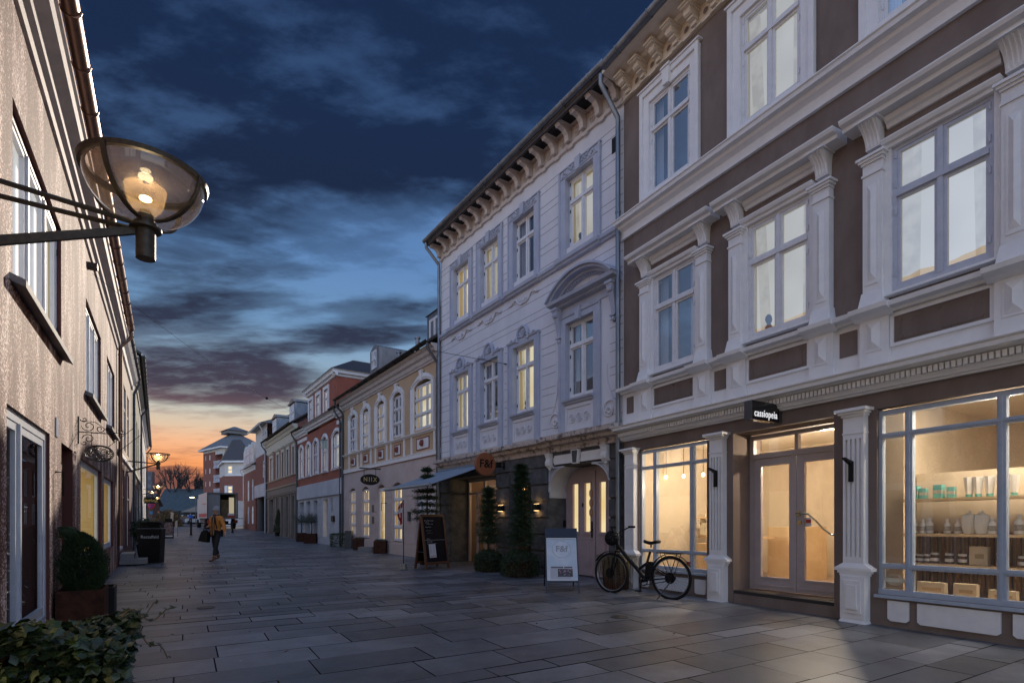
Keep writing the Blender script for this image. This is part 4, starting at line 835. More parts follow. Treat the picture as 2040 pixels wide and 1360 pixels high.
# ------------------------------------------------------------------ yellow building
def yellow():
    W = YE; P = W.pt; L = 9.95
    root = thing('town_house', tuple(W.at0(0)), 'ochre and pink stucco town house with arched windows and small red relief heads', 'building')
    CC = [8.50, 6.83, 5.08, 3.42, 1.28]; HW = [.40, .40, .41, .42, .68]
    mb = MB(); holes = [(c - h, c + h, 4.07, 5.62, .12) for c, h in zip(CC, HW)]
    wallgrid(mb, W, 0, L, 3.30, 5.98, holes, 0); 
    for c, h in zip(CC, HW): spandrel(mb, W, c, h, 5.46, .155, 5.63, -.12, -.001)
    mb.build('wall', M['yellow'], root)
    mb = MB(); G = [(8.22, 9.08), (6.46, 7.38), (4.70, 5.48), (3.03, 3.94)]
    wallgrid(mb, W, 0, L, -.1, 3.30, [(p, q, .40, 2.50, .16) for p, q in G] + [(.45, 1.85, .05, 2.10, .14)], 0)
    for p, q in G: spandrel(mb, W, (p + q) / 2, (q - p) / 2, 2.36, .13, 2.51, -.16, -.001)
    for (p, q) in ((0.01, .40), (1.9, 3.0), (3.97, 4.67), (5.51, 6.43), (7.41, 8.19), (9.11, L - .01)):      # rusticated blocks
        for z0, z1 in ((.40, .92), (.94, 1.45), (1.47, 1.98), (2.0, 2.45)): mb.box(W, p, q, 0, .018, z0, z1)
    mb.box(W, 0.01, L - .01, 0, .05, -.1, .36)
    mb.build('ground_floor_wall', M['pinkbeige'], root)
    for i, (c, h) in enumerate(zip(CC, HW)):
        window(W, root, c - h, c + h, 4.07, 5.50, -.03, M['wood_white'], cols=(0, .5, 1) if i < 4 else (0, .33, .67, 1), rows=(0, .34, .68, 1), blind='darkin' if i in (0, 3) else 'blind', hinges='black')
        a = MB()
        for sg in (-1, 1): x = c + sg * (h + .10); a.box(W, x - .10, x + .10, 0, .045, 3.99, 5.46); x = c + sg * (h + .18); a.box(W, x - .03, x + .03, .045, .065, 3.99, 5.46)
        archband(a, W, c, h, 5.46, .155, .20, 0, .045); archband(a, W, c, h + .15, 5.49, .17, .06, .045, .075)
        a.plate(W, [(c - .05, 5.58), (c + .05, 5.58), (c + .10, 5.88), (c - .10, 5.88)], .03, .10); a.box(W, c - .13, c + .13, .03, .11, 5.86, 5.90)
        a.build('surround', M['trim'], root)
        a = MB(); z0, z1 = 3.42, 3.80; w = h * .72
        for sg in (-1, 1): x = c + sg * (h + .20); a.box(W, x - .055, x + .055, 0, .03, 3.30, 3.92)
        for (u0, u1, v0, v1) in ((c - w, c + w, z0, z0 + .03), (c - w, c + w, z1 - .03, z1), (c - w, c - w + .03, z0 + .03, z1 - .03), (c + w - .03, c + w, z0 + .03, z1 - .03)): a.box(W, u0, u1, 0, .02, v0, v1, 1)
        a.box(W, c - w + .03, c + w - .03, 0, .008, z0 + .03, z1 - .03)
        a.ball(P(c, .05, 3.62), .075, 10, 2, (1, 1, 1.5)); a.ball(P(c, .10, 3.58), .035, 8, 2); a.ball(P(c - .06, .05, 3.70), .025, 6, 2); a.ball(P(c + .06, .05, 3.70), .025, 6, 2)
        a.build('relief_panel', [M['trim'], M['brown_red'], M['brown_red']], root)
    a = MB(); a.prof(W, [(0, 3.90), (.04, 3.905), (.05, 3.94), (.09, 3.95), (.10, 3.985), (0, 4.0)], 0, L); a.box(W, 0, L, 0, .035, 3.18, 3.34); a.box(W, 0, L, .035, .05, 3.315, 3.34)
    a.build('sill_band', M['trim'], root)
    l = MB(); l.box(W, 0, L, .0, .039, 3.165, 3.18); l.build('band_line', M['brown_red'], root)
    a = MB(); a.prof(W, [(0, 5.98), (.05, 5.99), (.06, 6.03), (.10, 6.06), (.12, 6.16), (.20, 6.20), (.22, 6.30), (.30, 6.33), (.32, 6.40), (0, 6.42)], 0, L + .05); a.build('eaves_cornice', M['cream_l'], root)
    massing(root, W, 0, L, 6.40, 8, M['yellow'], M['tile'], zridge=9.7, over=.36)
    gutter(W, root, -.02, L, .42, 6.46, .075, M['black']); downpipe(W, root, .06, .08, 6.4, .4, m=M['zincdark'], bend=.55); downpipe(W, root, L - .02, .07, 6.4, .4, m=M['zincdark'], bend=.5)
    # dormer, vents, skylight
    d = MB(); s0, s1 = 5.35, 6.35; z0, z1 = 6.75, 7.72
    for q in range(9):
        t = lambda i: (s0 + (s1 - s0) * i / 9, z1 + .16 * math.sin(math.pi * i / 9))
        (a0, b0), (a1, b1) = t(q), t(q + 1); d.hexa([P(a0, -2.6, z0), P(a1, -2.6, z0), P(a1, .0, z0), P(a0, .0, z0), P(a0, -2.6, b0), P(a1, -2.6, b1), P(a1, .0, b1), P(a0, .0, b0)])
    dm = d.build('dormer', M['zinc'], root); window(W, dm, s0 + .25, s1 - .25, z0 + .22, z1 - .05, .03, M['wood_white'], rows=(0, .5, 1), blind=None)
    d = MB(); s0, s1 = .15, 1.3; d.box(W, s0, s1, -2.6, -.15, 6.5, 7.62); d.hexa([P(s0 - .05, -2.6, 7.62), P(s1 + .05, -2.6, 7.62), P(s1 + .05, -.1, 7.62), P(s0 - .05, -.1, 7.62), P(s0 + .1, -2.6, 7.80), P(s1 - .1, -2.6, 7.80), P(s1 - .1, -.3, 7.80), P(s0 + .1, -.3, 7.80)])
    dm = d.build('dormer', M['zinc'], root); window(W, dm, s0 + .2, s1 - .2, 6.75, 7.45, -.13, M['wood_white'], rows=(0, 1), blind=None)
    for (s, n_, z, h) in ((3.1, -.6, 7.0, .5), (4.6, -.5, 6.9, .45), (1.9, -1.5, 7.6, .7)): v = MB(); v.tube([P(s, n_, z - .3), P(s, n_, z + h)], .07, 10); v.lathe(P(s, n_, z + h), [(.1, 0), (.1, .06), (.02, .1)], 10); v.build('roof_vent', M['zinc'], root, smooth='auto')
    d = MB()
    for q in range(2): d.box(W, 6.6 + q * .0, 9.9, -2.8, -.3 - q * .4, 6.5 + q * .5, 7.02 + q * .4)
    d.build('roof_bay', M['slate'], root)
    for i, (p, q) in enumerate(G):
        if i == 2: window(W, root, p, q, .30, 2.36, -.05, M['wood_white'], cols=(0, 1), rows=(0, 1), blind='blindshop', name='door', sash=.09)
        else: window(W, root, p, q, .44, 2.38, -.06, M['wood_white'], cols=(0, .5, 1), rows=(0, .25, .5, .75, 1), blind='blindshop')
    n = -.10; d = MB(); d.box(W, .47, 1.83, n - .05, n, .05, 2.08); d.box(W, .50, .56, n, n + .02, .06, 2.08); d.box(W, 1.74, 1.80, n, n + .02, .06, 2.08); d.box(W, .5, 1.8, n, n + .03, 1.72, 1.78)
    for x in (.65, 1.2):
        for z in (.2, .95): d.box(W, x, x + .42, n, n + .015, z, z + .62)
    d.build('door', M['wood_white'], root)
    for (s, z) in ((5.95, 1.60), (5.95, 1.15)):
        q = MB(); q.box(W, s - .12, s + .12, .018, .03, z - .14, z + .14); q.build('wall_plaque', mat('worn_metal_plaque', (.12, .10, .09), .5, .5), root)
    q = MB(); q.box(W, 2.2, 2.32, .02, .10, 1.15, 1.45); q.build('letter_box', M['zincdark'], root)
    q = MB(); q.tube([P(4.45, .02, 1.78), P(4.45, .22, 1.78), P(4.45, .22, 1.50)], .012, 6); q.build('bracket', M['black'], root)
    return root
M['brown_red'] = mat('dark_red_relief_paint', (.20, .05, .035), .6)
YELLOW = yellow()

# ------------------------------------------------------------------ red building
def redhouse():
    W = RE; P = W.pt; L = 8.84
    root = thing('town_house', tuple(W.at0(0)), 'brick red town house with a wide three window gable dormer and whitewashed ground floor', 'building')
    CC = [7.88, 6.27, 4.72, 3.05, 1.05]; HW = [.40, .40, .42, .42, .62]
    mb = MB(); wallgrid(mb, W, 0, L, 3.13, 5.9, [(c - h, c + h, 3.66, 5.34, .12) for c, h in zip(CC, HW)], 0)
    for c, h in zip(CC, HW): spandrel(mb, W, c, h, 5.12, .21, 5.35, -.12, -.001)
    mb.build('wall', M['red'], root)
    mb = MB(); G = [(7.32, 8.35), (5.88, 6.80), (4.45, 5.20), (2.55, 3.38)]
    wallgrid(mb, W, 0, L, -.1, 3.13, [(p, q, .02 if i == 2 else .40, 2.25, .3) for i, (p, q) in enumerate(G)], 0); mb.box(W, 0, L, 0, .09, 2.40, 3.13)
    for (p, q) in ((3.41, 4.42), (5.23, 5.85), (6.83, 7.29), (8.38, L - .02), (2.1, 2.52)):
        z = .35
        while z < 2.3: mb.box(W, p, q, 0, .02, z, z + .31); z += .33
    mb.build('ground_floor_wall', M['greywhite'], root)
    for i, (c, h) in enumerate(zip(CC, HW)):
        window(W, root, c - h, c + h, 3.66, 5.24, -.03, M['wood_white'], cols=(0, .5, 1) if i < 4 else (0, .33, .67, 1), rows=(0, .62, 1), blind='darkin' if i == 2 else ('blind' if i < 2 else 'blindwhite'), hinges='black')
        a = MB()
        for sg in (-1, 1): x = c + sg * (h + .09); a.box(W, x - .09, x + .09, 0, .045, 3.60, 5.12)
        archband(a, W, c, h, 5.12, .21, .18, 0, .045); archband(a, W, c, h + .13, 5.14, .22, .06, .045, .075); a.prof(W, [(0, 3.54), (.08, 3.56), (.10, 3.61), (0, 3.63)], c - h - .2, c + h + .2); a.build('surround', M['trim'], root)
    for i, (p, q) in enumerate(G):
        window(W, root, p, q, .40 if i != 2 else .05, 2.25, -.2, M['greywood'], cols=(0, .5, 1) if i != 2 else (0, 1), rows=(0, .75, 1), blind='blindshop' if i == 3 else 'darkin', name='door' if i == 2 else 'window')
    # eaves with the breakfront
    CO = lambda z: [(0, z), (.06, z + .01), (.08, z + .08), (.16, z + .12), (.18, z + .22), (.27, z + .26), (.29, z + .34), (0, z + .36)]
    a = MB()
    for (p, q) in ((0, 1.05), (6.5, L)): a.prof(W, CO(5.92), p, q); a.box(W, p + .1, q - .1, 0, .05, 5.62, 5.80)
    a.prof(W, CO(6.02), 1.05, 6.5)
    a.build('eaves_cornice', M['trim'], root)
    massing(root, W, 0, L, 6.26, 8, M['red'], M['tile'], zridge=9.0, over=.3)
    d = MB(); s0, s1, zt = 1.15, 6.42, 7.92; gw = [5.84, 4.38, 2.88]
    wallgrid(d, W, s0, s1, 6.3, zt, [(c - .38, c + .38, 6.58, 7.66, .1) for c in gw], -.02)
    for s in (s0, s1): d.quad(P(s, -.02, 6.3), P(s, -3.2, 6.3), P(s, -3.2, zt), P(s, -.02, zt))
    dm = d.build('gable_dormer', M['red'], root)
    for c in gw:
        window(W, dm, c - .38, c + .38, 6.58, 7.66, -.05, M['wood_white'], rows=(0, .62, 1), blind=None)
    a = MB(); r = MB()
    for c in gw:
        for (u0, u1, v0, v1) in ((c - .5, c - .38, 6.5, 7.66), (c + .38, c + .5, 6.5, 7.66), (c - .5, c + .5, 7.66, 7.82)): a.box(W, u0, u1, -.02, .03, v0, v1)
    pr = [(-.02, 7.92), (.06, 7.94), (.08, 8.02), (.18, 8.06), (.20, 8.18), (.28, 8.22), (-.02, 8.24)]; a.prof(W, pr, s0 - .2, s1 + .2)
    for s, sg in ((s0, -1), (s1, 1)):
        f = [P(s + sg * (x if x > 0 else 0), .2, z) for x, z in pr] + [P(s + sg * (x if x > 0 else 0), -3.2, z) for x, z in pr]; n_ = len(pr)
        a.add(f, [(i, (i + 1) % n_, n_ + (i + 1) % n_, n_ + i) for i in range(n_)])
    a.build('dormer_cornice', M['trim'], dm)
    m_ = (s0 + s1) / 2; r.hexa([P(s0 - .22, .3, 8.23), P(s1 + .22, .3, 8.23), P(s1 + .22, -6, 8.23), P(s0 - .22, -6, 8.23), P(m_ - .1, -1.6, 9.55), P(m_ + .1, -1.6, 9.55), P(m_ + .1, -6, 9.55), P(m_ - .1, -6, 9.55)]); r.build('dormer_roof', M['tile'], dm)
    bk = MB(); bk.quad(P(s0, -.5, 6.5), P(s1, -.5, 6.5), P(s1, -.5, 7.9), P(s0, -.5, 7.9)); bk.build('lit_room', M['blindwhite'], dm)
    gutter(W, root, -.02, 1.1, .36, 6.33, .07, M['black']); gutter(W, root, 6.45, L, .36, 6.33, .07, M['black'])
    downpipe(W, root, .30, .08, 6.3, .36, m=M['zincdark'], bend=.6); downpipe(W, root, L - .12, .08, 6.3, .36, m=M['zincdark'], bend=.6)
    q = MB(); q.box(W, 1.35, 1.75, .02, .08, 1.15, 1.42); q.build('notice_box', M['black'], root)
    g = MB(); rg = random.Random(2)
    for k in range(5): g.tube([P(1.85 + .16 * math.cos(t * 1.3 + k), .004, 1.65 + .14 * k + .07 * math.sin(t + k * 2)) for t in [i * .7 for i in range(9)]], .008, 4)
    g.build('graffiti', M['black'], root)
    return root
M['greywood'] = mat('pale_grey_window_paint', (.42, .44, .48), .5, c2=(.5, .52, .55), sc=6)
RED = redhouse()

# ------------------------------------------------------------------ brick building with taupe shop front
def greyhouse():
    W = GR; P = W.pt; L = 10.1
    root = thing('town_house', tuple(W.at0(0)), 'red brick town house with taupe shop front, cream frieze and two lead dormers', 'building')
    ww = [(7.62, 8.98), (5.30, 6.38), (3.68, 4.66), (2.16, 3.10), (.60, 1.50)]
    br = brickmat('small_red_brick', (.30, .10, .065), (.22, .07, .05), (.20, .14, .12), ang=wang(W))
    mb = MB(); wallgrid(mb, W, 0, L, 3.45, 6.0, [(p + .15, q - .15, 4.0, 5.62, .15) for p, q in ww], 0); mb.build('wall', br, root)
    for i, (p, q) in enumerate(ww):
        window(W, root, p + .15, q - .15, 4.0, 5.62, -.06, M['greywood'], rows=(0, .68, 1), blind='darkin' if i else 'blindwhite')
        a = MB(); a.box(W, p - .02, p + .15, 0, .06, 4.0, 5.62); a.box(W, q - .15, q + .02, 0, .06, 4.0, 5.62); a.box(W, p - .02, q + .02, 0, .06, 5.62, 5.80); a.prof(W, [(0, 5.80), (.08, 5.81), (.16, 5.88), (.17, 5.93), (0, 5.95)], p - .1, q + .1); a.build('surround', M['cream'], root)
    a = MB(); a.prof(W, [(0, 3.92), (.06, 3.93), (.10, 3.98), (0, 4.0)], 0, L); a.prof(W, [(0, 3.34), (.08, 3.36), (.13, 3.43), (0, 3.46)], 0, L); a.build('sill_band', M['cream'], root)
    a = MB(); a.prof(W, [(0, 6.0), (.06, 6.0), (.08, 6.15), (.05, 6.18), (.05, 6.5), (.12, 6.53), (.18, 6.66), (.28, 6.72), (.30, 6.84), (0, 6.86)], 0, L); a.build('eaves_cornice', M['cream'], root)
    G = [(7.40, 9.10), (5.78, 6.44), (3.94, 4.72), (2.38, 3.27), (.68, 1.5)]
    mb = MB(); wallgrid(mb, W, 0, L, -.1, 3.36, [(p, q, .1, 2.70, .35) for p, q in G], 0); mb.box(W, 0, L, 0, .04, 2.95, 3.30); mb.box(W, 0, L, 0, .08, 2.84, 2.90)
    for p, q in G:
        for x in (p - .12, q + .12): mb.box(W, x - .09, x + .09, 0, .05, 0, 2.8); mb.box(W, x - .12, x + .12, 0, .08, 0, .35)
    mb.build('ground_floor_wall', M['taupe'], root)
    for i, (p, q) in enumerate(G):
        window(W, root, p, q, .15, 2.70, -.25, M['taupe'], cols=(0, 1) if i else (0, .5, 1), rows=(0, .2, .8, 1), blind='darkin', name='shop_window')
    massing(root, W, 0, L, 6.86, 8, br, M['tile'], zridge=9.8, over=.35); gutter(W, root, -.02, L, .42, 6.92, .07, M['black']); downpipe(W, root, L - .05, .08, 6.85, .4, m=M['zincdark'], bend=.6)
    for (s0, s1) in ((6.9, 8.5), (1.2, 2.75)):
        d = MB(); z0, z1 = 7.0, 8.35
        d.box(W, s0, s1, -3.0, -.1, z0, z1); m_ = (s0 + s1) / 2; d.prof(W, [(-.0, z1 + .02), (-3, z1 + .02), (-3, z1 + .1), (0, z1 + .1)], s0 - .12, s1 + .12); d.plate(W, [(s0 - .12, z1 + .1), (s1 + .12, z1 + .1), (m_ + .2, z1 + .30), (m_ - .2, z1 + .30)], -3, -.05)
        dm = d.build('dormer', M['zinc'], root); window(W, dm, s0 + .15, s1 - .15, z0 + .15, z1 - .1, -.06, M['wood_white'], cols=(0, .33, .67, 1), rows=(0, .6, 1), blind=None)
        q = MB(); q.quad(P(s0 + .1, -.12 + .035, z0 + .1), P(s1 - .1, -.12 + .035, z0 + .1), P(s1 - .1, -.12 + .035, z1 - .1), P(s0 + .1, -.12 + .035, z1 - .1)); q.build('blind', M['skyblind'], dm)
    return root
M['skyblind'] = mat('pale_roller_blind', (.6, .63, .68), .6)
GREY = greyhouse()
# ------------------------------------------------------------------ left side of the street
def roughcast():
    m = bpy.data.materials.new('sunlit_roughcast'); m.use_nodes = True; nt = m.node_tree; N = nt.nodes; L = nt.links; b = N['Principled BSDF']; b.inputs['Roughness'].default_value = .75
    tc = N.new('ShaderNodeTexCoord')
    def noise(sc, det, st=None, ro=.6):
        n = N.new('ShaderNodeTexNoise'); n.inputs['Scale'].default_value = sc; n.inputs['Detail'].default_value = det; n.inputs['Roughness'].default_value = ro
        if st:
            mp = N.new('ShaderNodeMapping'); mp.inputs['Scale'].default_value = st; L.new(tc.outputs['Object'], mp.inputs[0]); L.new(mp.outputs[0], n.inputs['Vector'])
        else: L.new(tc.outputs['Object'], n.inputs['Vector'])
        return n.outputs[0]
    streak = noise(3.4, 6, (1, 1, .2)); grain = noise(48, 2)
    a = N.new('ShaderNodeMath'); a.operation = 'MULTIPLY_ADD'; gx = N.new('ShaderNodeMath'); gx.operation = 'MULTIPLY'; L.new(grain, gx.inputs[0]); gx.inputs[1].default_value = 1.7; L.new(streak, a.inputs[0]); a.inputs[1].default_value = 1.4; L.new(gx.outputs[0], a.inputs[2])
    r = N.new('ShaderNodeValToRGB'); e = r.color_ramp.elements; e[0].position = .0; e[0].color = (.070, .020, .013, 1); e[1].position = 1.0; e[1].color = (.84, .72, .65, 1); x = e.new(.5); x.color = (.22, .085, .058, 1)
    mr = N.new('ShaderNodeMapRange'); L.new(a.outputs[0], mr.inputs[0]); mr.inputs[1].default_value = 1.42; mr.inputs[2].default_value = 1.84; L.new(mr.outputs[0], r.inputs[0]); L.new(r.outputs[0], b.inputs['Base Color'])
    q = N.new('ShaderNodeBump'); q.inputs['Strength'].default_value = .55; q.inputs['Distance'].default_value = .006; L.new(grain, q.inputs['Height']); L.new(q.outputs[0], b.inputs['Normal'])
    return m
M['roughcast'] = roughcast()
M['darkred'] = mat('dark_oxblood_paint', (.085, .018, .018), .5, c2=(.11, .025, .022), sc=4)
M['copper'] = mat('brown_copper', (.22, .12, .085), .38, .7, c2=(.30, .17, .12), sc=6, stretch=(1, 1, .3))
M['oxred'] = mat('oxblood_reveal', (.09, .022, .018), .7)
def leftone():
    W = LE; P = W.pt; L = 16.15; s0 = -5
    root = thing('town_house', tuple(W.at0(0)), 'roughcast pink house in low sun with white glowing windows and a brown copper gutter', 'building')
    up = [(W.S(25), W.S(122)), (W.S(171), W.S(201)), (W.S(213), W.S(228))]; up = [(-.6, 1.7), up[0], up[1], up[2]]
    dn = [(-3.2, -.5, .12, 2.1), (.6, 3.4, .12, 2.1), (W.S(13), W.S(99), .10, 2.10), (W.S(122), W.S(145), .0, 2.10), (W.S(160.6), W.S(202), .55, 2.09), (W.S(207), W.S(226), .55, 2.05)]
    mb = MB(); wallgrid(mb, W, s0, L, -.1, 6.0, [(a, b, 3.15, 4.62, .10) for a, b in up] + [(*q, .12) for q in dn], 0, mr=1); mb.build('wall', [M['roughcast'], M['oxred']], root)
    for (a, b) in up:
        fr = window(W, root, a, b, 3.16, 4.60, -.04, M['wood_white'], cols=(0, .33, .67, 1), rows=(0, 1), blind='skyglow', hinges='black', sash=.045, inner=.02, glassm=M['paneclear'])
        q = MB(); q.hexa([P(a - .1, 0, 3.10), P(b + .12, 0, 3.10), P(b + .12, .10, 3.06), P(a - .1, .10, 3.06), P(a - .1, 0, 3.16), P(b + .12, 0, 3.16), P(b + .12, .10, 3.12), P(a - .1, .10, 3.12)]); q.build('sill', M['stone'], fr)
    for i, (a, b, c, d) in enumerate(dn):
        if i == 3:
            q = MB(); q.box(W, a, b, -.20, -.11, 0, d); q.box(W, a + .15, b - .15, -.11, -.09, .2, .9); q.box(W, a + .15, b - .15, -.11, -.09, 1.05, 1.9); q.build('door', M['darkred'], root)
        elif i == 2:
            fr = window(W, root, a, b, c, d, -.03, M['steel_white'], cols=(0, .33, 1), rows=(0, 1), blind=None, fw=.08, sash=.07, name='display_window', glassm=M['paneclear'])
            q = MB(); q.quad(P(a, -.6, c), P(b, -.6, c), P(b, -.6, d), P(a, -.6, d)); q.quad(P(b, -.08, c), P(b, -.6, c), P(b, -.6, d), P(b, -.08, d)); q.build('dark_room', mat('dusky_display_back', (.10, .045, .04), .8), fr)
            rg = random.Random(4); q = MB()
            s = a + (b - a) * .72
            for k in range(260):
                z = rg.uniform(c + .15, d - .15); x = s + rg.gauss(0, .15) + .12 * math.sin(z * 5); t = rg.uniform(0, 6.28); w = rg.uniform(.012, .04); n_ = -.25 + rg.uniform(-.1, .1)
                q.add([P(x, n_, z), P(x + w * math.cos(t), n_ + w, z + w * math.sin(t)), P(x - w * math.sin(t), n_ - w * .5, z + w * math.cos(t))], [(0, 1, 2)])
            q.build('foil_garland', mat('silver_foil', (.5, .52, .55), .25, .8), fr)
        else:
            fr = window(W, root, a, b, c, d, -.05, M['steel_white'], cols=(0, 1), rows=(0, 1), blind='blindshop', sash=.05, name='shop_window', inner=.3, glassm=M['paneclear'])
    a = MB(); a.prof(W, [(0, 5.42), (.03, 5.43), (.045, 5.50), (.09, 5.53), (.10, 5.60), (.20, 5.66), (.21, 5.78), (.235, 5.80), (0, 5.86)], s0, L); a.build('eaves_moulding', M['cream_l'], root)
    massing(root, W, s0, L, 5.95, 7, M['roughcast'], M['redtile'], zridge=8.4, over=.20)
    P_ = W.pt; a0, a1, zt = -4.2, 1.8, 9.9; m_ = (a0 + a1) / 2; g = MB(); g.quad(P_(a0, -.4, 6), P_(a1, -.4, 6), P_(a1, -.4, zt), P_(a0, -.4, zt)); g.add([P_(a0, -.4, zt), P_(a1, -.4, zt), P_(m_, -.4, 12.1)], [(0, 1, 2)])
    for s_ in (a0, a1): g.quad(P_(s_, -.4, 6), P_(s_, -6.5, 6), P_(s_, -6.5, zt), P_(s_, -.4, zt))
    g.build('gable_wall', M['paleback0'], root); g = MB()
    for (p, q) in ((a0 - .3, m_), (a1 + .3, m_)): g.hexa([P_(p, -.1, zt - .2), P_(q, -.1, 12.1), P_(q, -6.5, 12.1), P_(p, -6.5, zt - .2), P_(p, -.1, zt - .05), P_(q, -.1, 12.25), P_(q, -6.5, 12.25), P_(p, -6.5, zt - .05)])
    g.build('gable_roof', M['redtile'], root)
    gutter(W, root, s0, L, .29, 6.02, .075, M['copper']); downpipe(W, root, L + .03, .07, 5.95, .29, m=M['copper'], bend=.42, zbot=.5)
    q = MB(); s = W.S(110); q.tube([P(s, .0, 1.72), P(s, .07, 1.72), P(s, .07, 1.45)], .01, 5); q.build('bracket', M['black'], root)
    q = MB(); s = W.S(112); q.box(W, s - .08, s + .08, 0, .012, 2.12, 2.33); q.build('house_number_plate', mat('blue_grey_enamel', (.35, .40, .5), .3), root)
    q = MB(); s = W.S(176); q.box(W, s - .07, s + .07, 0, .12, W.Z(176, 528) - .05, W.Z(176, 528) + .03); q.build('alarm_box', M['iron'], root)
    return root
M['paleback0'] = mat('ochre_gable_stucco', (.50, .36, .22), .8, c2=(.58, .43, .28), sc=2)
M['steel_white'] = mat('cool_white_frame_paint', (.50, .54, .62), .35, c2=(.56, .6, .67), sc=8)
leftone()
def house(W, name, label, s0, s1, ze, depth, wm, rm, rows, trim, zr=None, gm=None, ground=None, over=.3, split=None, lowm=None, blinds=('darkin',), cols=(0, .5, 1), band=True, pipes=True, gut=.34, seed=1, fm=None):
    """a plain terrace house: rows = [(z0, z1, [(a, b), ...]), ...]"""
    P = W.pt; root = thing('town_house', tuple(W.at0(s0)), label, 'building'); rg = random.Random(seed)
    holes = [(a, b, z0, z1, .12) for z0, z1, l in rows for a, b in l]
    if split: 
        mb = MB(); wallgrid(mb, W, s0, s1, split, ze, [h for h in holes if h[2] >= split], 0); mb.build('wall', wm, root)
        mb = MB(); wallgrid(mb, W, s0, s1, -.3, split, [h for h in holes if h[2] < split], 0); mb.build('ground_floor_wall', lowm, root)
    else:
        mb = MB(); wallgrid(mb, W, s0, s1, -.3, ze, holes, 0); mb.build('wall', wm, root)
    for z0, z1, l in rows:
        for a, b in l: window(W, root, a, b, z0, z1, -.04, fm or M['wood_white'], cols=cols, rows=(0, .66, 1) if z1 - z0 > 1 else (0, 1), blind=rg.choice(blinds))
    t = MB(); t.prof(W, [(0, ze - .35), (.05, ze - .33), (.07, ze - .2), (.16, ze - .12), (.22, ze - .02), (0, ze)], s0, s1)
    if split: t.box(W, s0, s1, 0, .06, split - .06, split + .05)
    t.build('eaves_moulding', trim, root)
    massing(root, W, s0, s1, ze, depth, wm, rm, zridge=zr or ze + 2.2, over=over)
    gutter(W, root, s0, s1, gut, ze + .06, .07, gm or M['zincdark'])
    if pipes: downpipe(W, root, s1 - .15, .08, ze, gut, m=gm or M['zincdark'], bend=.5)
    return root
M['greywall'] = mat('olive_grey_stucco', (.16, .165, .13), .8, c2=(.21, .21, .17), sc=2)
M['paleback'] = mat('off_white_stucco', (.58, .56, .54), .8, c2=(.64, .62, .60), sc=2)
sB = LE.S(262)
house(LE, 'l2', 'narrow beige house with a red framed shop door beyond the copper downpipe', 16.2, sB, 6.1, 7, mat('beige_stucco', (.42, .34, .28), .8, c2=(.5, .41, .34), sc=2), M['tile'],
      [(3.2, 5.1, [(16.9, 18.0), (18.6, 19.7), (20.3, 21.3)]), (.3, 2.6, [(17.2, 19.0), (20.3, 21.5)])], M['trim'], blinds=('darkin', 'blindwhite'), split=2.9, lowm=mat('oxblood_shop_front', (.10, .03, .03), .5), gut=.22, over=.15, seed=3)
L3 = Wall(313, 1036, LE.at0(sB), -1)
x1, x2 = L3.S(278), L3.S(290.5)
house(L3, 'l3', 'olive grey house with a long zinc gutter beside the white house', 0, x1, 7.1, 7, M['greywall'], M['tile'], [(3.6, 5.6, [(1.0, 2.1), (3.2, 4.3), (5.4, 6.5), (7.6, 8.7)]), (.2, 2.7, [(.8, 2.6), (3.4, 5.2), (6.2, 8.6)])], M['cream'], split=3.1, lowm=mat('black_shop_front', (.02, .02, .022), .4), blinds=('darkin',), zr=9.6, seed=5)
lw = [(.9 + 2.15 * k, 2.0 + 2.15 * k) for k in range(7)]
house(L3, 'l4', 'long whitewashed house at the far end of the sunlit row', x1 + .02, x2, 7.1, 7, M['paleback'], M['tile'], [(3.6, 5.6, [(a + x1, b + x1) for a, b in lw if b + x1 < x2]), (.3, 2.7, [(a + x1, b + x1) for a, b in lw if b + x1 < x2])], M['trim'], blinds=('darkin', 'blindwhite'), zr=9.4, seed=6)

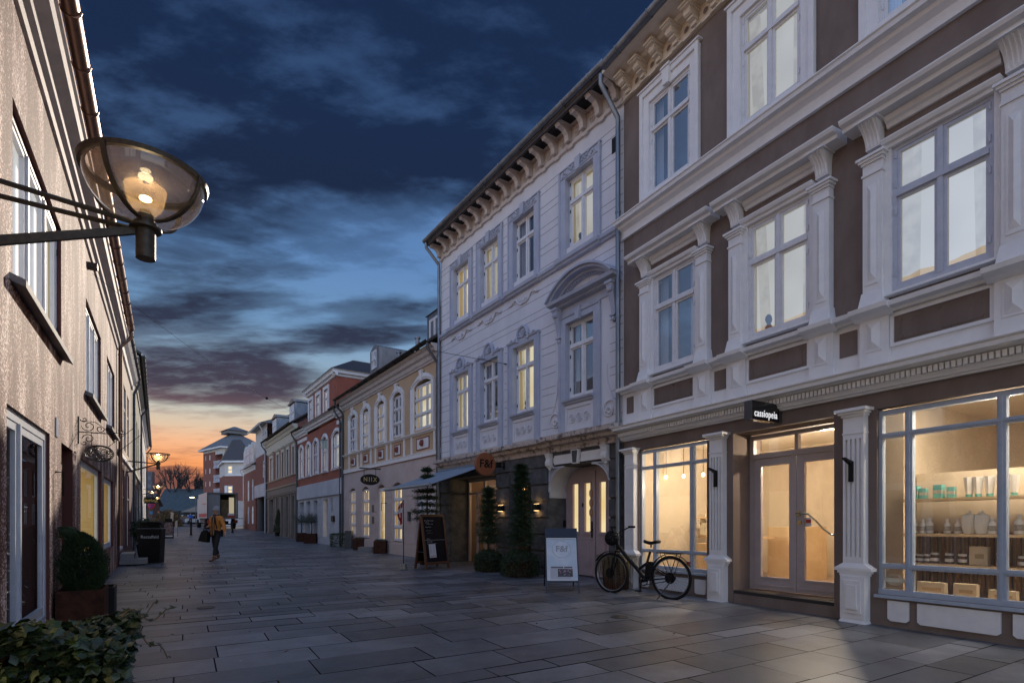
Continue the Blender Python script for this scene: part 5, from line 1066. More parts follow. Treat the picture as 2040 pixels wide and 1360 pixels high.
# ------------------------------------------------------------------ far end, right side
BRK = brickmat('far_red_brick', (.26, .075, .05), (.19, .055, .04), (.20, .13, .11), ang=wang(GR))
G2 = Wall(304, 1037, GR.at0(10.12)); g2 = G2.S(509.5)
def overhang():
    W = G2; P = W.pt; L = g2; y = lambda py: W.Z(528, py)
    zt, zm, zb, z0 = y(846), y(902), y(962), y(988)
    root = thing('town_house', tuple(W.at0(0)), 'white and red brick corner house carried on a round column over an arcade', 'building')
    m_ = L * .45
    mb = MB(); wallgrid(mb, W, 0, L, zm, zt, [(L * .10, L * .40, zm + .5, zt - .4, .1)], 0); mb.quad(P(L, 0, zm), P(L, -6, zm), P(L, -6, zt), P(L, 0, zt)); mb.build('upper_wall', M['paleback'], root)
    mb = MB(); wallgrid(mb, W, 0, L, zb, zm, [(L * .08, L * .38, zb + .5, zm - .5, .1)], 0); mb.quad(P(L, 0, z0), P(L, -6, z0), P(L, -6, zm), P(L, 0, zm)); mb.build('wall', BRK, root)
    mb = MB(); mb.box(W, -.02, L + .05, -.5, .10, z0, zb); mb.build('balcony_band', M['greywhite'], root)
    window(W, root, L * .10, L * .40, zm + .5, zt - .4, -.03, M['wood_white'], blind='darkin'); window(W, root, L * .08, L * .38, zb + .5, zm - .5, -.03, M['wood_white'], blind='darkin')
    mb = MB(); mb.lathe(P(L - .5, -.35, .0), [(.32, 0), (.32, z0 + .0)], 16); mb.build('column', mat('dark_concrete_column', (.06, .06, .065), .6), root, smooth='auto')
    mb = MB(); mb.quad(P(0, -2.6, -.3), P(L + 2, -2.6, -.3), P(L + 2, -2.6, z0 + .01), P(0, -2.6, z0 + .01)); mb.quad(P(0, -.0, z0), P(L, -.0, z0), P(L, -6, z0), P(0, -6, z0)); mb.build('arcade_wall', BRK, root)
    mb = MB(); mb.hexa([P(-.2, .5, zt), P(L + .5, .5, zt), P(L + .5, -6.5, zt), P(-.2, -6.5, zt), P(-.2, -2.9, zt + 1.3), P(L - 2, -2.9, zt + 1.3), P(L - 2, -3.1, zt + 1.3), P(-.2, -3.1, zt + 1.3)]); mb.build('roof', M['slate'], root)
    gutter(W, root, -.2, L + .5, .5, zt, .08, M['white']); downpipe(W, root, .3, .1, zt, .5, m=M['greywhite'], bend=.8)
overhang()
G3 = Wall(300, 1036, G2.at0(g2)); g3 = G3.S(486.5)
ze = G3.Z(511, 925, 0)
r3 = [(1.2 + 2.4 * k, 2.3 + 2.4 * k) for k in range(int(g3 / 2.4))]
hs = house(G3, 'row', 'long red brick terrace with white eaves dormers and slim downpipes far down the street', .05, g3, ze, 8, BRK, M['tile'], [(2.9, 4.7, r3), (.9, 2.4, r3)], M['white'], blinds=('darkin', 'blindwhite'), zr=ze + 2, gm=M['white'], seed=8)
for k in range(3):
    s = g3 * (.08 + .28 * k); d = MB(); d.box(G3, s, s + 2.4, -2.5, .05, ze, ze + 1.6); kk = 8
    for q in range(kk):
        t = lambda i: (s + 2.4 * i / kk, ze + 1.6 + .5 * math.sin(math.pi * i / kk)); (a0, b0), (a1, b1) = t(q), t(q + 1)
        d.hexa([G3.pt(a0, -2.5, ze + 1.6), G3.pt(a1, -2.5, ze + 1.6), G3.pt(a1, .05, ze + 1.6), G3.pt(a0, .05, ze + 1.6), G3.pt(a0, -2.5, b0), G3.pt(a1, -2.5, b1), G3.pt(a1, .05, b1), G3.pt(a0, .05, b0)])
    dm = d.build('dormer', M['paleback'], hs); window(G3, dm, s + .5, s + 1.9, ze + .4, ze + 1.6, .09, M['wood_white'], blind=None)

class Face(Loc):
    """a facade between two ground points, outward normal to the viewer's side"""
    def __init__(w, a, b):
        w.O = V((a[0], a[1], 0)); d = V((b[0] - a[0], b[1] - a[1], 0)); w.L = d.length; w.u = d.normalized(); w.n = V((w.u.y, -w.u.x, 0)); w.g = 0
def block(name, label, c0, c1, c2, z0, zt, roofh, wm, rm, top=None, topm=None, roofin=4, over=.7):
    """box with three known corners c0 (left), c1 (near), c2 (right) and a hipped roof"""
    root = thing(name, (c1[0], c1[1], 0), label, 'building')
    c3 = (c0[0] + c2[0] - c1[0], c0[1] + c2[1] - c1[1]); fa, fb = Face(c0, c1), Face(c1, c2)
    return root, fa, fb, c3
def rest(root, c0, c1, c2, c3, z0, zt, wm, rm, rh, over, inset, roofname='roof'):
    mb = MB()
    for a, b in ((c2, c3), (c3, c0)): mb.quad(V((*a, z0)), V((*b, z0)), V((*b, zt)), V((*a, zt)))
    mb.build('back_wall', wm, root)
    cs = [V((*c, zt)) for c in (c0, c1, c2, c3)]; m_ = sum(cs, V()) / 4
    lo = [m_ + (c - m_) * (1 + over / (c - m_).length) for c in cs]; hi = [m_ + (c - m_) * inset + V((0, 0, rh)) for c in cs]; mb = MB(); mb.hexa(lo[::-1] and [lo[0], lo[1], lo[2], lo[3], hi[0], hi[1], hi[2], hi[3]]); o = mb.build(roofname, rm, root)
    mb = MB(); mb.hexa([p - V((0, 0, .22)) for p in lo] + [p - V((0, 0, .003)) for p in lo]); mb.build('eaves', M['white'], root); return o
# tall apartment block
Y0 = 85.; px = lambda p, y: (p - CX) / F * y
c0, c1, c2 = (px(405, 90), 90), (px(444, Y0), Y0), (px(530, 89), 89); gz = .53
root, fa, fb, c3 = block('apartment_block', 'tall red brick apartment block with white balconies and a hipped slate roof', c0, c1, c2, 0, 12.7, 3, BRK, M['slate'])
zz = lambda py, y: H + (HZ - py) / F * y
rowsA = [(zz(917, 89), zz(907.5, 89)), (zz(943.5, 89), zz(933.5, 89)), (zz(968.5, 89), zz(959, 89)), (1.6, 2.9)]
colA = [(px(409.5, 89.5), px(411.8, 89.5)), (px(417.5, 88.5), px(421.5, 88.5))]; colA = [((a - c0[0]) / fa.u.x, (b - c0[0]) / fa.u.x) for a, b in colA]; sb = (px(430.5, 87) - c0[0]) / fa.u.x
mb = MB(); wallgrid(mb, fa, 0, sb, .3, 12.2, [(a, b, z0, z1, .1) for z0, z1 in rowsA for a, b in colA], 0); mb.build('wall', BRK, root)
mb = MB(); mb.box(fa, 0, fa.L, -.3, .02, 12.2, 12.7); mb.box(fb, 0, fb.L, -.3, .02, 11.7, 12.7); mb.box(fa, sb, fa.L, -.3, .02, 11.7, 12.2); mb.build('top_band', M['paleback'], root)
for i, (z0, z1) in enumerate(rowsA):
    for j, (a, b) in enumerate(colA): window(fa, root, a, b, z0, z1, -.02, M['wood_white'], cols=(0, 1), rows=(0, 1), blind='blind' if (i, j) == (1, 1) else 'blindwhite', fw=.12, sash=.06)
mb = MB(); mb.quad(fa.pt(sb, 0, .3), fa.pt(sb, -1.6, .3), fa.pt(sb, -1.6, 12.2), fa.pt(sb, 0, 12.2)); mb.quad(fa.pt(sb, -1.6, .3), fa.pt(fa.L, -1.6, .3), fa.pt(fa.L, -1.6, 12.2), fa.pt(sb, -1.6, 12.2)); wallgrid(mb, fb, 1.2, fb.L, .3, 11.7, [], 0); mb.build('loggia_wall', BRK, root)
mb = MB(); mb.lathe(fa.pt(fa.L - .15, -.2, .3), [(.16, 0), (.16, 11.5)], 10); mb.build('column', M['steel_white'], root)
for z in (3.0, 5.2, 7.35, 9.6):
    mb = MB(); mb.box(fa, sb, fa.L + .3, -1.6, .35, z - .12, z)
    for k in range(9): x = sb + .1 + k * (fa.L - sb) / 8.6; mb.tube([fa.pt(x, .32, z), fa.pt(x + .28, .32, z + .95)], .035, 4); mb.tube([fa.pt(x + .28, .32, z), fa.pt(x, .32, z + .95)], .035, 4)
    mb.box(fa, sb, fa.L + .3, .28, .36, z + .95, z + 1.02); mb.build('balcony', M['steel_white'], root)
    w_ = MB(); w_.box(fa, sb + .5, sb + 1.9, -1.6, -1.5, z + .05, z + 1.6); w_.build('balcony_door', M['skyblind'], root)
rest(root, c0, c1, c2, c3, .3, 12.75, BRK, M['slate'], 2.6, 1.0, .18); mb = MB(); m_ = V(((c0[0] + c2[0]) / 2, (c0[1] + c2[1]) / 2, 15.3)); mb.lathe(m_, [(2.2, 0), (2.2, .45), (2.6, .5), (.3, 1.3)], 4); mb.build('roof_cap', M['slate'], root)
# middle block, white boarded top floor
Y0 = 68.; c0, c1, c2 = (px(437.5, 73), 73), (px(448, Y0), Y0), (px(505, 67.5), 67.5)
root, fa, fb, c3 = block('apartment_block', 'lower red brick block with a white top floor, warm lit windows and black hipped roof', c0, c1, c2, 0, 9, 3, BRK, M['tile'])
zt, zm = zz(918, Y0), zz(946, Y0); lit = [((px(453, Y0) - c1[0]) / fb.u.x, (px(464.5, Y0) - c1[0]) / fb.u.x, zz(944, Y0), zz(926.5, Y0)), ((px(453, Y0) - c1[0]) / fb.u.x, (px(464.5, Y0) - c1[0]) / fb.u.x, zz(983, Y0), zz(967, Y0))]
mb = MB(); wallgrid(mb, fb, 0, fb.L, zm, zt, [(*lit[0], .1)], 0); wallgrid(mb, fa, 0, fa.L, zm, zt, [], 0); mb.build('top_floor_wall', M['boards'] if 'boards' in M else M['paleback'], root)
mb = MB(); wallgrid(mb, fb, 0, fb.L, .2, zm, [(*lit[1], .1)], 0); wallgrid(mb, fa, 0, fa.L, .2, zm, [], 0); mb.build('wall', BRK, root)
mb = MB(); mb.box(fb, 0, fb.L, 0, .08, zm - .12, zm); mb.box(fb, -.0, lit[1][0], 0, .07, lit[1][2], lit[1][3]); mb.build('white_trim', M['white'], root)
for l in lit: window(fb, root, *l, -.02, M['wood_white'], cols=(0, 1), rows=(0, .5, 1), blind='blindshop', fw=.1)
rest(root, c0, c1, c2, c3, .2, zt, BRK, M['tile'], 2.9, .6, .3)
g_ = MB(); g_.box(fb, fb.L * .43, fb.L * .72, .1, 2.2, .3, 3.6); g_.build('white_annexe', M['paleback'], root)
# long dark house behind the bare trees, and roofs beyond
def simple(name, label, p0, p1, Y, zt, rh, wm, rm, dep=9, wins=()):
    a, b = (px(p0, Y), Y), (px(p1, Y), Y); W = Face(a, b); root = thing(name, (a[0], a[1], 0), label, 'building'); P = W.pt
    mb = MB(); wallgrid(mb, W, 0, W.L, 0, zt, [(*w, .1) for w in wins], 0); mb.quad(P(0, 0, 0), P(0, -dep, 0), P(0, -dep, zt), P(0, 0, zt)); mb.quad(P(W.L, 0, 0), P(W.L, -dep, 0), P(W.L, -dep, zt), P(W.L, 0, zt)); mb.add([P(0, 0, zt), P(0, -dep, zt), P(0, -dep / 2, zt + rh)], [(0, 1, 2)]); mb.add([P(W.L, 0, zt), P(W.L, -dep, zt), P(W.L, -dep / 2, zt + rh)], [(0, 1, 2)]); mb.build('wall', wm, root)
    mb = MB(); mb.hexa([P(-.3, .5, zt), P(W.L + .3, .5, zt), P(W.L + .3, -dep / 2, zt + rh), P(-.3, -dep / 2, zt + rh), P(-.3, .5, zt + .15), P(W.L + .3, .5, zt + .15), P(W.L + .3, -dep / 2, zt + rh + .15), P(-.3, -dep / 2, zt + rh + .15)]); mb.hexa([P(-.3, -dep - .4, zt), P(W.L + .3, -dep - .4, zt), P(W.L + .3, -dep / 2, zt + rh), P(-.3, -dep / 2, zt + rh), P(-.3, -dep - .4, zt + .15), P(W.L + .3, -dep - .4, zt + .15), P(W.L + .3, -dep / 2, zt + rh + .15), P(-.3, -dep / 2, zt + rh + .15)]); mb.build('roof', rm, root)
    for w in wins: window(W, root, *w, -.03, M['greywood'], blind='darkin', fw=.1)
    return root
dk = mat('dark_blue_slate_roof', (.035, .05, .062), .8, c2=(.05, .068, .08), sc=1.5); dw = mat('dark_brick_wall', (.04, .042, .045), .9)
simple('long_house', 'long dark house with a big blue grey roof beneath the bare trees', 306, 452, 122, 3.2, 5.2, dw, dk, wins=[(6.2, 7.4, 1.2, 2.4)])
simple('gate_lodge', 'small grey lodge with white framed windows in front of the dark roof', 366, 405, 100, 2.6, 1.2, dw, dk, wins=[(.6, 1.2, 1, 2.2), (1.4, 2.0, 1, 2.2), (2.6, 3.1, 1, 2.2)])
t_ = thing('office_tower', (px(290, 105), 105, 0), 'dark blue glass office tower rising behind the far houses', 'building'); W = Face((px(286, 105), 105), (px(303, 105), 105)); mb = MB(); mb.box(W, 0, W.L, -.8, 0, 0, zz(939, 105)); mb.build('wall', mat('blue_glass_cladding', (.02, .04, .08), .3), t_); mb = MB()
for k in range(5): mb.box(W, .1, W.L - .1, 0, .05, 3 + 1.5 * k, 3.7 + 1.5 * k)
mb.build('window_band', mat('blue_window_glass', (.03, .06, .12), .15), t_)
simple('gabled_house', 'brown gabled house below the blue tower at the end of the row', 276, 300, 84, 3.4, 1.9, mat('brown_render', (.09, .05, .04), .8), M['tile'], dep=2.2, wins=())
simple('brick_house', 'narrow dark brick house squeezed beside the apartment block', 434, 446, 98, 6.2, 1.0, mat('dark_red_brick', (.10, .035, .03), .8), M['tile'], dep=2)

# ------------------------------------------------------------------ street lamps
M['lampglass'] = glass('lamp_bowl_glass', tint=(1, .97, .93), ior=.05, haze=((.75, .62, .52), .16))
M['lampcore'] = emis('glowing_lamp_core', (1, .80, .42), 11)
def lampdiff():
    m = bpy.data.materials.new('frosted_lamp_cup'); m.use_nodes = True; nt = m.node_tree; N = nt.nodes; L = nt.links; N.clear()
    a = N.new('ShaderNodeBsdfTranslucent'); a.inputs[0].default_value = (.75, .55, .36, 1); b = N.new('ShaderNodeBsdfTransparent'); mx = N.new('ShaderNodeMixShader'); mx.inputs[0].default_value = .26
    L.new(b.outputs[0], mx.inputs[1]); L.new(a.outputs[0], mx.inputs[2]); o = N.new('ShaderNodeOutputMaterial'); L.new(mx.outputs[0], o.inputs[0]); return m
M['lampcup'] = lampdiff()
def make_lamp(arm=1.15):
    """origin under the bowl, on the lamp axis; arm runs to the wall along -x"""
    root = thing('street_lamp', (0, 0, 0), 'lit glass bowl wall lamp on a forked steel arm, close above the camera', 'lamp', 'bowl lamps on the left row of houses')
    Z = V((0, 0, 0)); c = V
    mb = MB(); mb.lathe(Z, [(.052, -.14), (.052, .04), (.062, .045), (.062, .075), (.048, .08), (.048, .12), (.03, .135), (.03, .15)], 20); st = mb.build('lamp_socket', M['iron'], root, smooth='auto')
    mb = MB(); mb.lathe(Z, [(.075, .035), (.085, .035), (.085, .05), (.075, .05)], 20)
    for y in (-.05, .05): mb.tube([(-.03, y * .9, .045), (-arm, y * 2.6, .10 if y > 0 else .10)], .014, 6)
    mb.hexa([c((-arm, -.012, -.42)), c((-.04, -.012, .0)), c((-.04, .012, .0)), c((-arm, .012, -.42)), c((-arm, -.012, -.36)), c((-.04, -.012, .045)), c((-.04, .012, .045)), c((-arm, .012, -.36))])
    mb.build('arm', M['iron'], root)
    R0 = .325; zr = .36
    bowl = lambda t: (.05 + (R0 - .05) * math.sin(t * math.pi / 2) ** .80, .09 + (zr - .09) * (1 - math.cos(t * math.pi / 2)) ** .86)
    mb = MB(); mb.lathe(Z, [(R0 - .035, zr - .012), (R0 + .005, zr - .02), (R0 + .012, zr + .005), (R0 - .03, zr + .012), (R0 - .035, zr - .012)], 48, closed=False); mb.build('rim', M['iron'], root, smooth='auto')
    for k in range(4):
        mb = MB(); g = math.pi / 4 + .2 + k * math.pi / 2; pts = [bowl(i / 10) for i in range(11)]; e = V((math.cos(g), math.sin(g), 0)); t = V((-math.sin(g), math.cos(g), 0)); w = .013
        for (r0, z0), (r1, z1) in zip(pts, pts[1:]): mb.hexa([e * (r0 + .002) - t * w + c((0, 0, z0)), e * (r0 + .014) - t * w + c((0, 0, z0 - .008)), e * (r0 + .014) + t * w + c((0, 0, z0 - .008)), e * (r0 + .002) + t * w + c((0, 0, z0)), e * (r1 + .002) - t * w + c((0, 0, z1)), e * (r1 + .014) - t * w + c((0, 0, z1 - .008)), e * (r1 + .014) + t * w + c((0, 0, z1 - .008)), e * (r1 + .002) + t * w + c((0, 0, z1))])
        mb.build('cage_arm', M['iron'], root)
    mb = MB(); pts = [bowl(i / 14) for i in range(15)]; mb.lathe(Z, [(r - .008 if r > .03 else r, z) for r, z in pts], 40, closed=False); mb.build('glass_bowl', M['lampglass'], root, smooth=True)
    mb = MB(); mb.lathe(Z, [(.035, .13), (.06, .142), (.082, .17), (.098, .21), (.106, .25), (.110, .29)], 28, closed=False); mb.build('glass_cup', M['lampcup'], root, smooth=True)
    mb = MB(); mb.ball((0, 0, .225), .022, 16, sc=(1.5, 1.5, .7)); b = mb.build('lamp_bulb', M['lampcore'], root, smooth=True)
    mb = MB(); mb.lathe(Z, [(.02, .325), (.20, .33), (.29, .35), (.30, .362)], 32, closed=False); mb.build('reflector', M['lampref'], root, smooth=True)
    return root
M['lampref'] = glass('smoky_reflector', tint=(.80, .68, .60), ior=.05, haze=((.50, .38, .32), .35))
lamp0 = make_lamp()
spots = [(3.30, 290, 505, 'lit glass bowl wall lamp on a forked steel arm, by far the largest one'), (17.4, 315, 926, 'second bowl lamp down the street, beside the beige house'), (36, 315, 977, 'small lit bowl lamp in front of the bare trees'),
         (46, 303, 986, 'tiny bowl lamp half hidden above the gold lettered sign'), (60, 313.5, 996, 'farthest tiny bowl lamp just right of the gold lettered sign')]
def wallx(Y):
    return -1.25 - .637 * Y if Y < 18 else L3.O.x - .6546 * (Y - L3.O.y)
for i, (Y, p, py, lb) in enumerate(spots):
    o = lamp0 if i == 0 else copy_tree(lamp0)
    o.location = at(p, py, Y); o['label'] = lb; o.rotation_euler = (0, 0, R(32))
    if i == 0: o.location = at(290, 470, 3.30)
    l = bpy.data.lights.new('lamp_light', 'POINT'); l.energy = 1.2 if i == 0 else 7; l.color = (1, .78, .45); l.shadow_soft_size = .05; lo = bpy.data.objects.new('lamp_light', l); scene.collection.objects.link(lo); lo.location = o.location + V((0, 0, .30)); lo.parent = None
def make_post_lamp():
    root = thing('street_lamp', (px(390, 80), 80, gh(80)), 'tall curved post lamp glowing over the far road', 'lamp'); W = Loc(root.location); ORG[root.name] = V(root.location)
    mb = MB(); mb.tube([W.pt(0, 0, 0), W.pt(0, 0, 3.9), W.pt(-.15, 0, 4.2), W.pt(-.45, 0, 4.3)], .05, 8); mb.build('pole', M['zincdark'], root)
    mb = MB(); mb.lathe(W.pt(-.55, 0, 4.1), [(.42, 0), (.36, .14), (.05, .22)], 16); mb.build('lamp_shade', M['zincdark'], root); mb = MB(); mb.lathe(W.pt(-.55, 0, 4.06), [(.05, -.06), (.3, -.02), (.3, .02)], 16); mb.build('bulb', M['lampcore'], root)
make_post_lamp()
# ------------------------------------------------------------------ plants
M['leafdark'] = mat('dark_evergreen_leaf', (.012, .030, .012), .55, c2=(.035, .065, .022), sc=9)
M['leafmid'] = mat('ivy_leaf', (.010, .022, .009), .38, c2=(.045, .075, .022), sc=11, lo=.42, hi=.66)
M['leafpurple'] = mat('purple_leaf', (.10, .02, .045), .5)
M['leafolive'] = mat('olive_leaf', (.05, .065, .045), .55, c2=(.10, .115, .08), sc=9)
M['bark'] = mat('dark_bark', (.035, .028, .022), .9, c2=(.06, .05, .04), sc=20)
M['twig'] = mat('bare_twigs', (.030, .028, .030), .9)
M['brushy'] = mat('brown_winter_leaf', (.10, .055, .022), .8, c2=(.16, .10, .04), sc=5)
def leaf(mb, p, L_, w, rg, d=None, mi=0, droop=.3):
    d = d or V((rg.gauss(0, 1), rg.gauss(0, 1), rg.gauss(0, .7) - droop)); d.normalize(); a = d.cross(V((rg.gauss(0, 1), rg.gauss(0, 1), rg.gauss(0, 1))))
    if a.length < 1e-3: a = V((1, 0, 0))
    a.normalize(); n = d.cross(a)
    mb.add([p, p + d * L_ * .5 + a * w * .5 + n * w * .12, p + d * L_, p + d * L_ * .5 - a * w * .5 + n * w * .12], [(0, 1, 2, 3)], mi)
def ivyleaf(mb, p, s, rg, mi=0, up=.6):
    n = V((rg.gauss(0, .7), rg.gauss(0, .7) - .2, up + rg.random())).normalized(); a = n.cross(V((rg.gauss(0, 1), rg.gauss(0, 1), .1))).normalized(); b = n.cross(a)
    o = [(0, -.5), (.42, -.42), (.55, .05), (.25, .1), (.0, .62), (-.25, .1), (-.55, .05), (-.42, -.42)]
    mb.add([p + a * x * s + b * y * s - n * (abs(x) * s * .25) for x, y in o] + [p + n * s * .06], [(i, (i + 1) % 8, 8) for i in range(8)], mi)
def cornbox(name, W, s0, s1, n0, n1, z0, z1, label, group=None, m=None, cat='planter', t=.02):
    root = thing(name, tuple(W.pt((s0 + s1) / 2, (n0 + n1) / 2, z0)), label, cat, group); mb = MB()
    for q in ((s0, s1, n0, n0 + t), (s0, s1, n1 - t, n1), (s0, s0 + t, n0 + t, n1 - t), (s1 - t, s1, n0 + t, n1 - t)): mb.box(W, *q, z0, z1)
    mb.build('planter_box', m or M['corten'], root); mb = MB(); mb.box(W, s0 + t + .001, s1 - t - .001, n0 + t + .001, n1 - t - .001, z0 + .01, z1 - .05); mb.build('soil', M['soil'], root); return root
def fol(root, fn, m, name='foliage'):
    mb = MB(); fn(mb); return mb.build(name, m, root)
# --- left foreground
W = LE
sA, sB_ = W.S(120, .1), W.S(214, .45)
t1 = cornbox('planter', W, 6.98, 7.49, .03, .46, 0, .40, 'rusty steel box planter under the round clipped thuja', 'rusty steel planters')
r_ = thing('thuja_bush', tuple(W.pt(7.23, .25, .38)), 'dark thuja bush with a bent tip, in the rusty box by the lit window', 'bush')
def f1(mb):
    rg = random.Random(1); c = W.pt(7.23, .25, .36)
    for k in range(15000):
        t = rg.random(); z = .66 * t; r = .215 * (math.sin(math.pi * min(1, (t * .86 + .14))) ** .55) * (rg.random() ** .22) * (1 + .13 * math.sin(9 * t + 3 * (k % 7))); a = rg.uniform(0, 6.283)
        p = c + V((r * math.cos(a) - .10 * max(0, t - .55) ** 1.0, r * math.sin(a), z)); leaf(mb, p, rg.uniform(.022, .045), .010, rg, V((math.cos(a) * .5, math.sin(a) * .5, 1 + rg.gauss(0, .4))))
    for k in range(900):
        t = rg.random(); p = c + V((-.08 - .10 * t + rg.gauss(0, .05 * (1 - t) + .01), rg.gauss(0, .05), .60 + .12 * t)); leaf(mb, p, .06, .014, rg, V((-1, 0, .7)))
fol(r_, f1, M['leafdark']); mb = MB(); mb.tube([W.pt(7.23, .25, .33), W.pt(7.23, .25, .75)], .02, 7); mb.build('trunk', M['bark'], r_)
cornbox('planter', W, 7.75, 8.15, .1, .50, 0, .34, 'narrow black box planter behind the thuja planter', m=M['black'])
t3 = cornbox('planter', W, 2.65, 3.52, .36, .80, 0, .50, 'rusty steel box planter overgrown with ivy, nearest the camera', 'rusty steel planters')
r_ = thing('ivy_plant', tuple(W.pt(3.1, .55, .48)), 'trailing ivy with one purple plant spilling over the nearest rusty planter', 'plant')
def f2(mb):
    rg = random.Random(8)
    for k in range(1500):
        s, n = rg.uniform(2.5, 3.68), rg.uniform(.26, .90); z = .51 + .10 * math.sin(3 * s) * math.sin(4 * n) + rg.uniform(-.02, .12) * (1 - ((n - .58) / .4) ** 2)
        ivyleaf(mb, W.pt(s, n, z), rg.uniform(.035, .075), rg)
    for k in range(2300):
        s = rg.uniform(2.4, 3.35); z = rg.uniform(.02, .52); ivyleaf(mb, W.pt(s if rg.random() < .5 else 2.6 + rg.uniform(-.06, .06), .82 + rg.uniform(-.02, .06) if rg.random() < .12 else rg.uniform(.26, .78), z), rg.uniform(.03, .065), rg, up=.1)
    for k in range(26):
        ivyleaf(mb, W.pt(3.1 + rg.gauss(0, .05), .84 + rg.gauss(0, .02), .46 + rg.gauss(0, .03)), .06, rg, 1)
fol(r_, f2, [M['leafmid'], M['leafpurple']])
mb = MB(); rg = random.Random(9); lv = MB()
for (s0, n0, z0, ds, dn, dz, k) in ((3.40, .82, .60, .10, .26, -.02, 9), (3.45, .84, .54, .05, .22, -.26, 10), (3.5, .8, .57, .35, .20, .02, 9), (2.9, .82, .14, .0, .30, .05, 9), (2.75, .82, .10, -.05, .26, .0, 8), (3.3, .84, .52, -.25, .04, -.4, 8), (2.9, .84, .52, -.2, .06, -.45, 8), (3.1, .86, .40, -.1, .05, -.33, 6)):
    pts = [W.pt(s0 + ds * i / k + rg.gauss(0, .01), n0 + dn * i / k, z0 + dz * (i / k) ** 1.5 + .04 * math.sin(i * .9)) for i in range(k + 1)]; mb.tube(pts, .004, 5)
    for p in pts[1:]:
        if rg.random() < .85: ivyleaf(lv, p + V((rg.gauss(0, .012), rg.gauss(0, .012), .01)), rg.uniform(.03, .05), rg)
mb.build('stems', mat('tan_ivy_stem', (.16, .10, .05), .7), r_); lv.build('trailing_leaves', M['leafmid'], r_)
mb = MB(); q = thing('door_step', tuple(LE.pt(17.4, .3, 0)), 'pair of grey granite steps at the red framed shop door', 'steps'); mb.box(LE, 16.6, 18.3, .02, .62, 0, .12); mb.box(LE, 16.8, 18.1, .02, .32, .12, .26); mb.build('steps_block', M['stone'], q)
q = thing('pot_plant', tuple(LE.pt(19.6, .4, 0)), 'leafy green shrub in a black pot just behind the litter bin', 'plant'); mb = MB(); mb.lathe(LE.pt(19.6, .45, 0), [(.14, 0), (.19, .4), (.17, .4), (.15, .34)], 14); mb.build('pot', M['black'], q)
def f3(mb):
    rg = random.Random(2)
    for k in range(900): d = V((rg.gauss(0, 1), rg.gauss(0, 1), rg.gauss(0, 1))).normalized() * rg.random() ** .4; leaf(mb, LE.pt(19.6, .45, .82) + V((d.x * .36, d.y * .36, d.z * .42)), .10, .05, rg)
fol(q, f3, M['leafmid'])
# --- right side planters
def planter_at(px0, px1, py, z1, label, group, m=None, dep=.5, ang=R(123)):
    a = gp(px0, py); b = gp(px1, py); w = (b - a).length; W = Loc(a, ang * 0 + math.atan2(-.83, .55) * 0); u = (b - a).normalized()
    W.u = u; W.n = V((-u.y, u.x, 0)) if V((-u.y, u.x, 0)).y > 0 else V((u.y, -u.x, 0)); root = cornbox('planter', W, 0, w, 0, dep, 0, z1, label, group, m); return root, W, w
G_ = 'rusty steel planters'
pa, Wa, wa_ = planter_at(744, 768, 1103, .46, 'rusty planter with green sprigs right of the granite block', G_); pb, Wb, wb_ = planter_at(703, 726, 1095.5, .46, 'rusty planter with green sprigs left of the granite block', G_)
for (r, Wx, wx, lb) in ((pa, Wa, wa_, 'low green sprigs in the planter right of the granite block'), (pb, Wb, wb_, 'low green sprigs in the planter left of the granite block')):
    q = thing('sprig_plant', tuple(Wx.pt(wx / 2, .25, .42)), lb, 'plant')
    def f4(mb, Wx=Wx, wx=wx):
        rg = random.Random(5)
        for k in range(420): leaf(mb, Wx.pt(rg.uniform(.04, wx - .04), rg.uniform(.05, .45), .42), rg.uniform(.05, .13), .02, rg, V((rg.gauss(0, .4), rg.gauss(0, .4), 1)))
    fol(q, f4, M['leafolive'])
q = thing('granite_block', tuple(gp(726, 1100)), 'low granite block between two rusty planters', 'block'); Wx = Loc(gp(713, 1100), math.atan2(*(gp(741, 1100) - gp(713, 1100)).yx)); mb = MB(); mb.box(Wx, 0, (gp(741, 1100) - gp(713, 1100)).length, 0, .45, 0, .2); mb.build('stone', M['stone'], q)
q = thing('grey_bin', tuple(gp(693, 1092.5)), 'dark grey cabinet between the clipped hedge and the rusty planters', 'cabinet'); Wx = Loc(gp(687, 1092.5), 0); mb = MB(); mb.box(Wx, 0, .28, 0, .25, 0, .68); mb.frustum(Wx, -.01, .29, -.01, .26, .68, .76, .03, .03); mb.build('cabinet_box', M['zincdark'], q)
q = thing('clipped_hedge', tuple(gp(671, 1091.5)), 'low clipped box hedge left of the dark grey cabinet', 'hedge'); Wx = Loc(gp(657, 1091.5), 0)
def f5(mb):
    rg = random.Random(6)
    for k in range(3800):
        p = [rg.uniform(0, .68), rg.uniform(0, .45), rg.uniform(.05, .62)]; i = rg.randrange(3); 
        if rg.random() < .75: p[i] = rg.choice(([0, .68], [0, .45], [.60, .62])[i])
        leaf(mb, Wx.pt(*p) + V((rg.gauss(0, .012), rg.gauss(0, .012), rg.gauss(0, .012))), .04, .022, rg)
fol(q, f5, M['leafdark'])
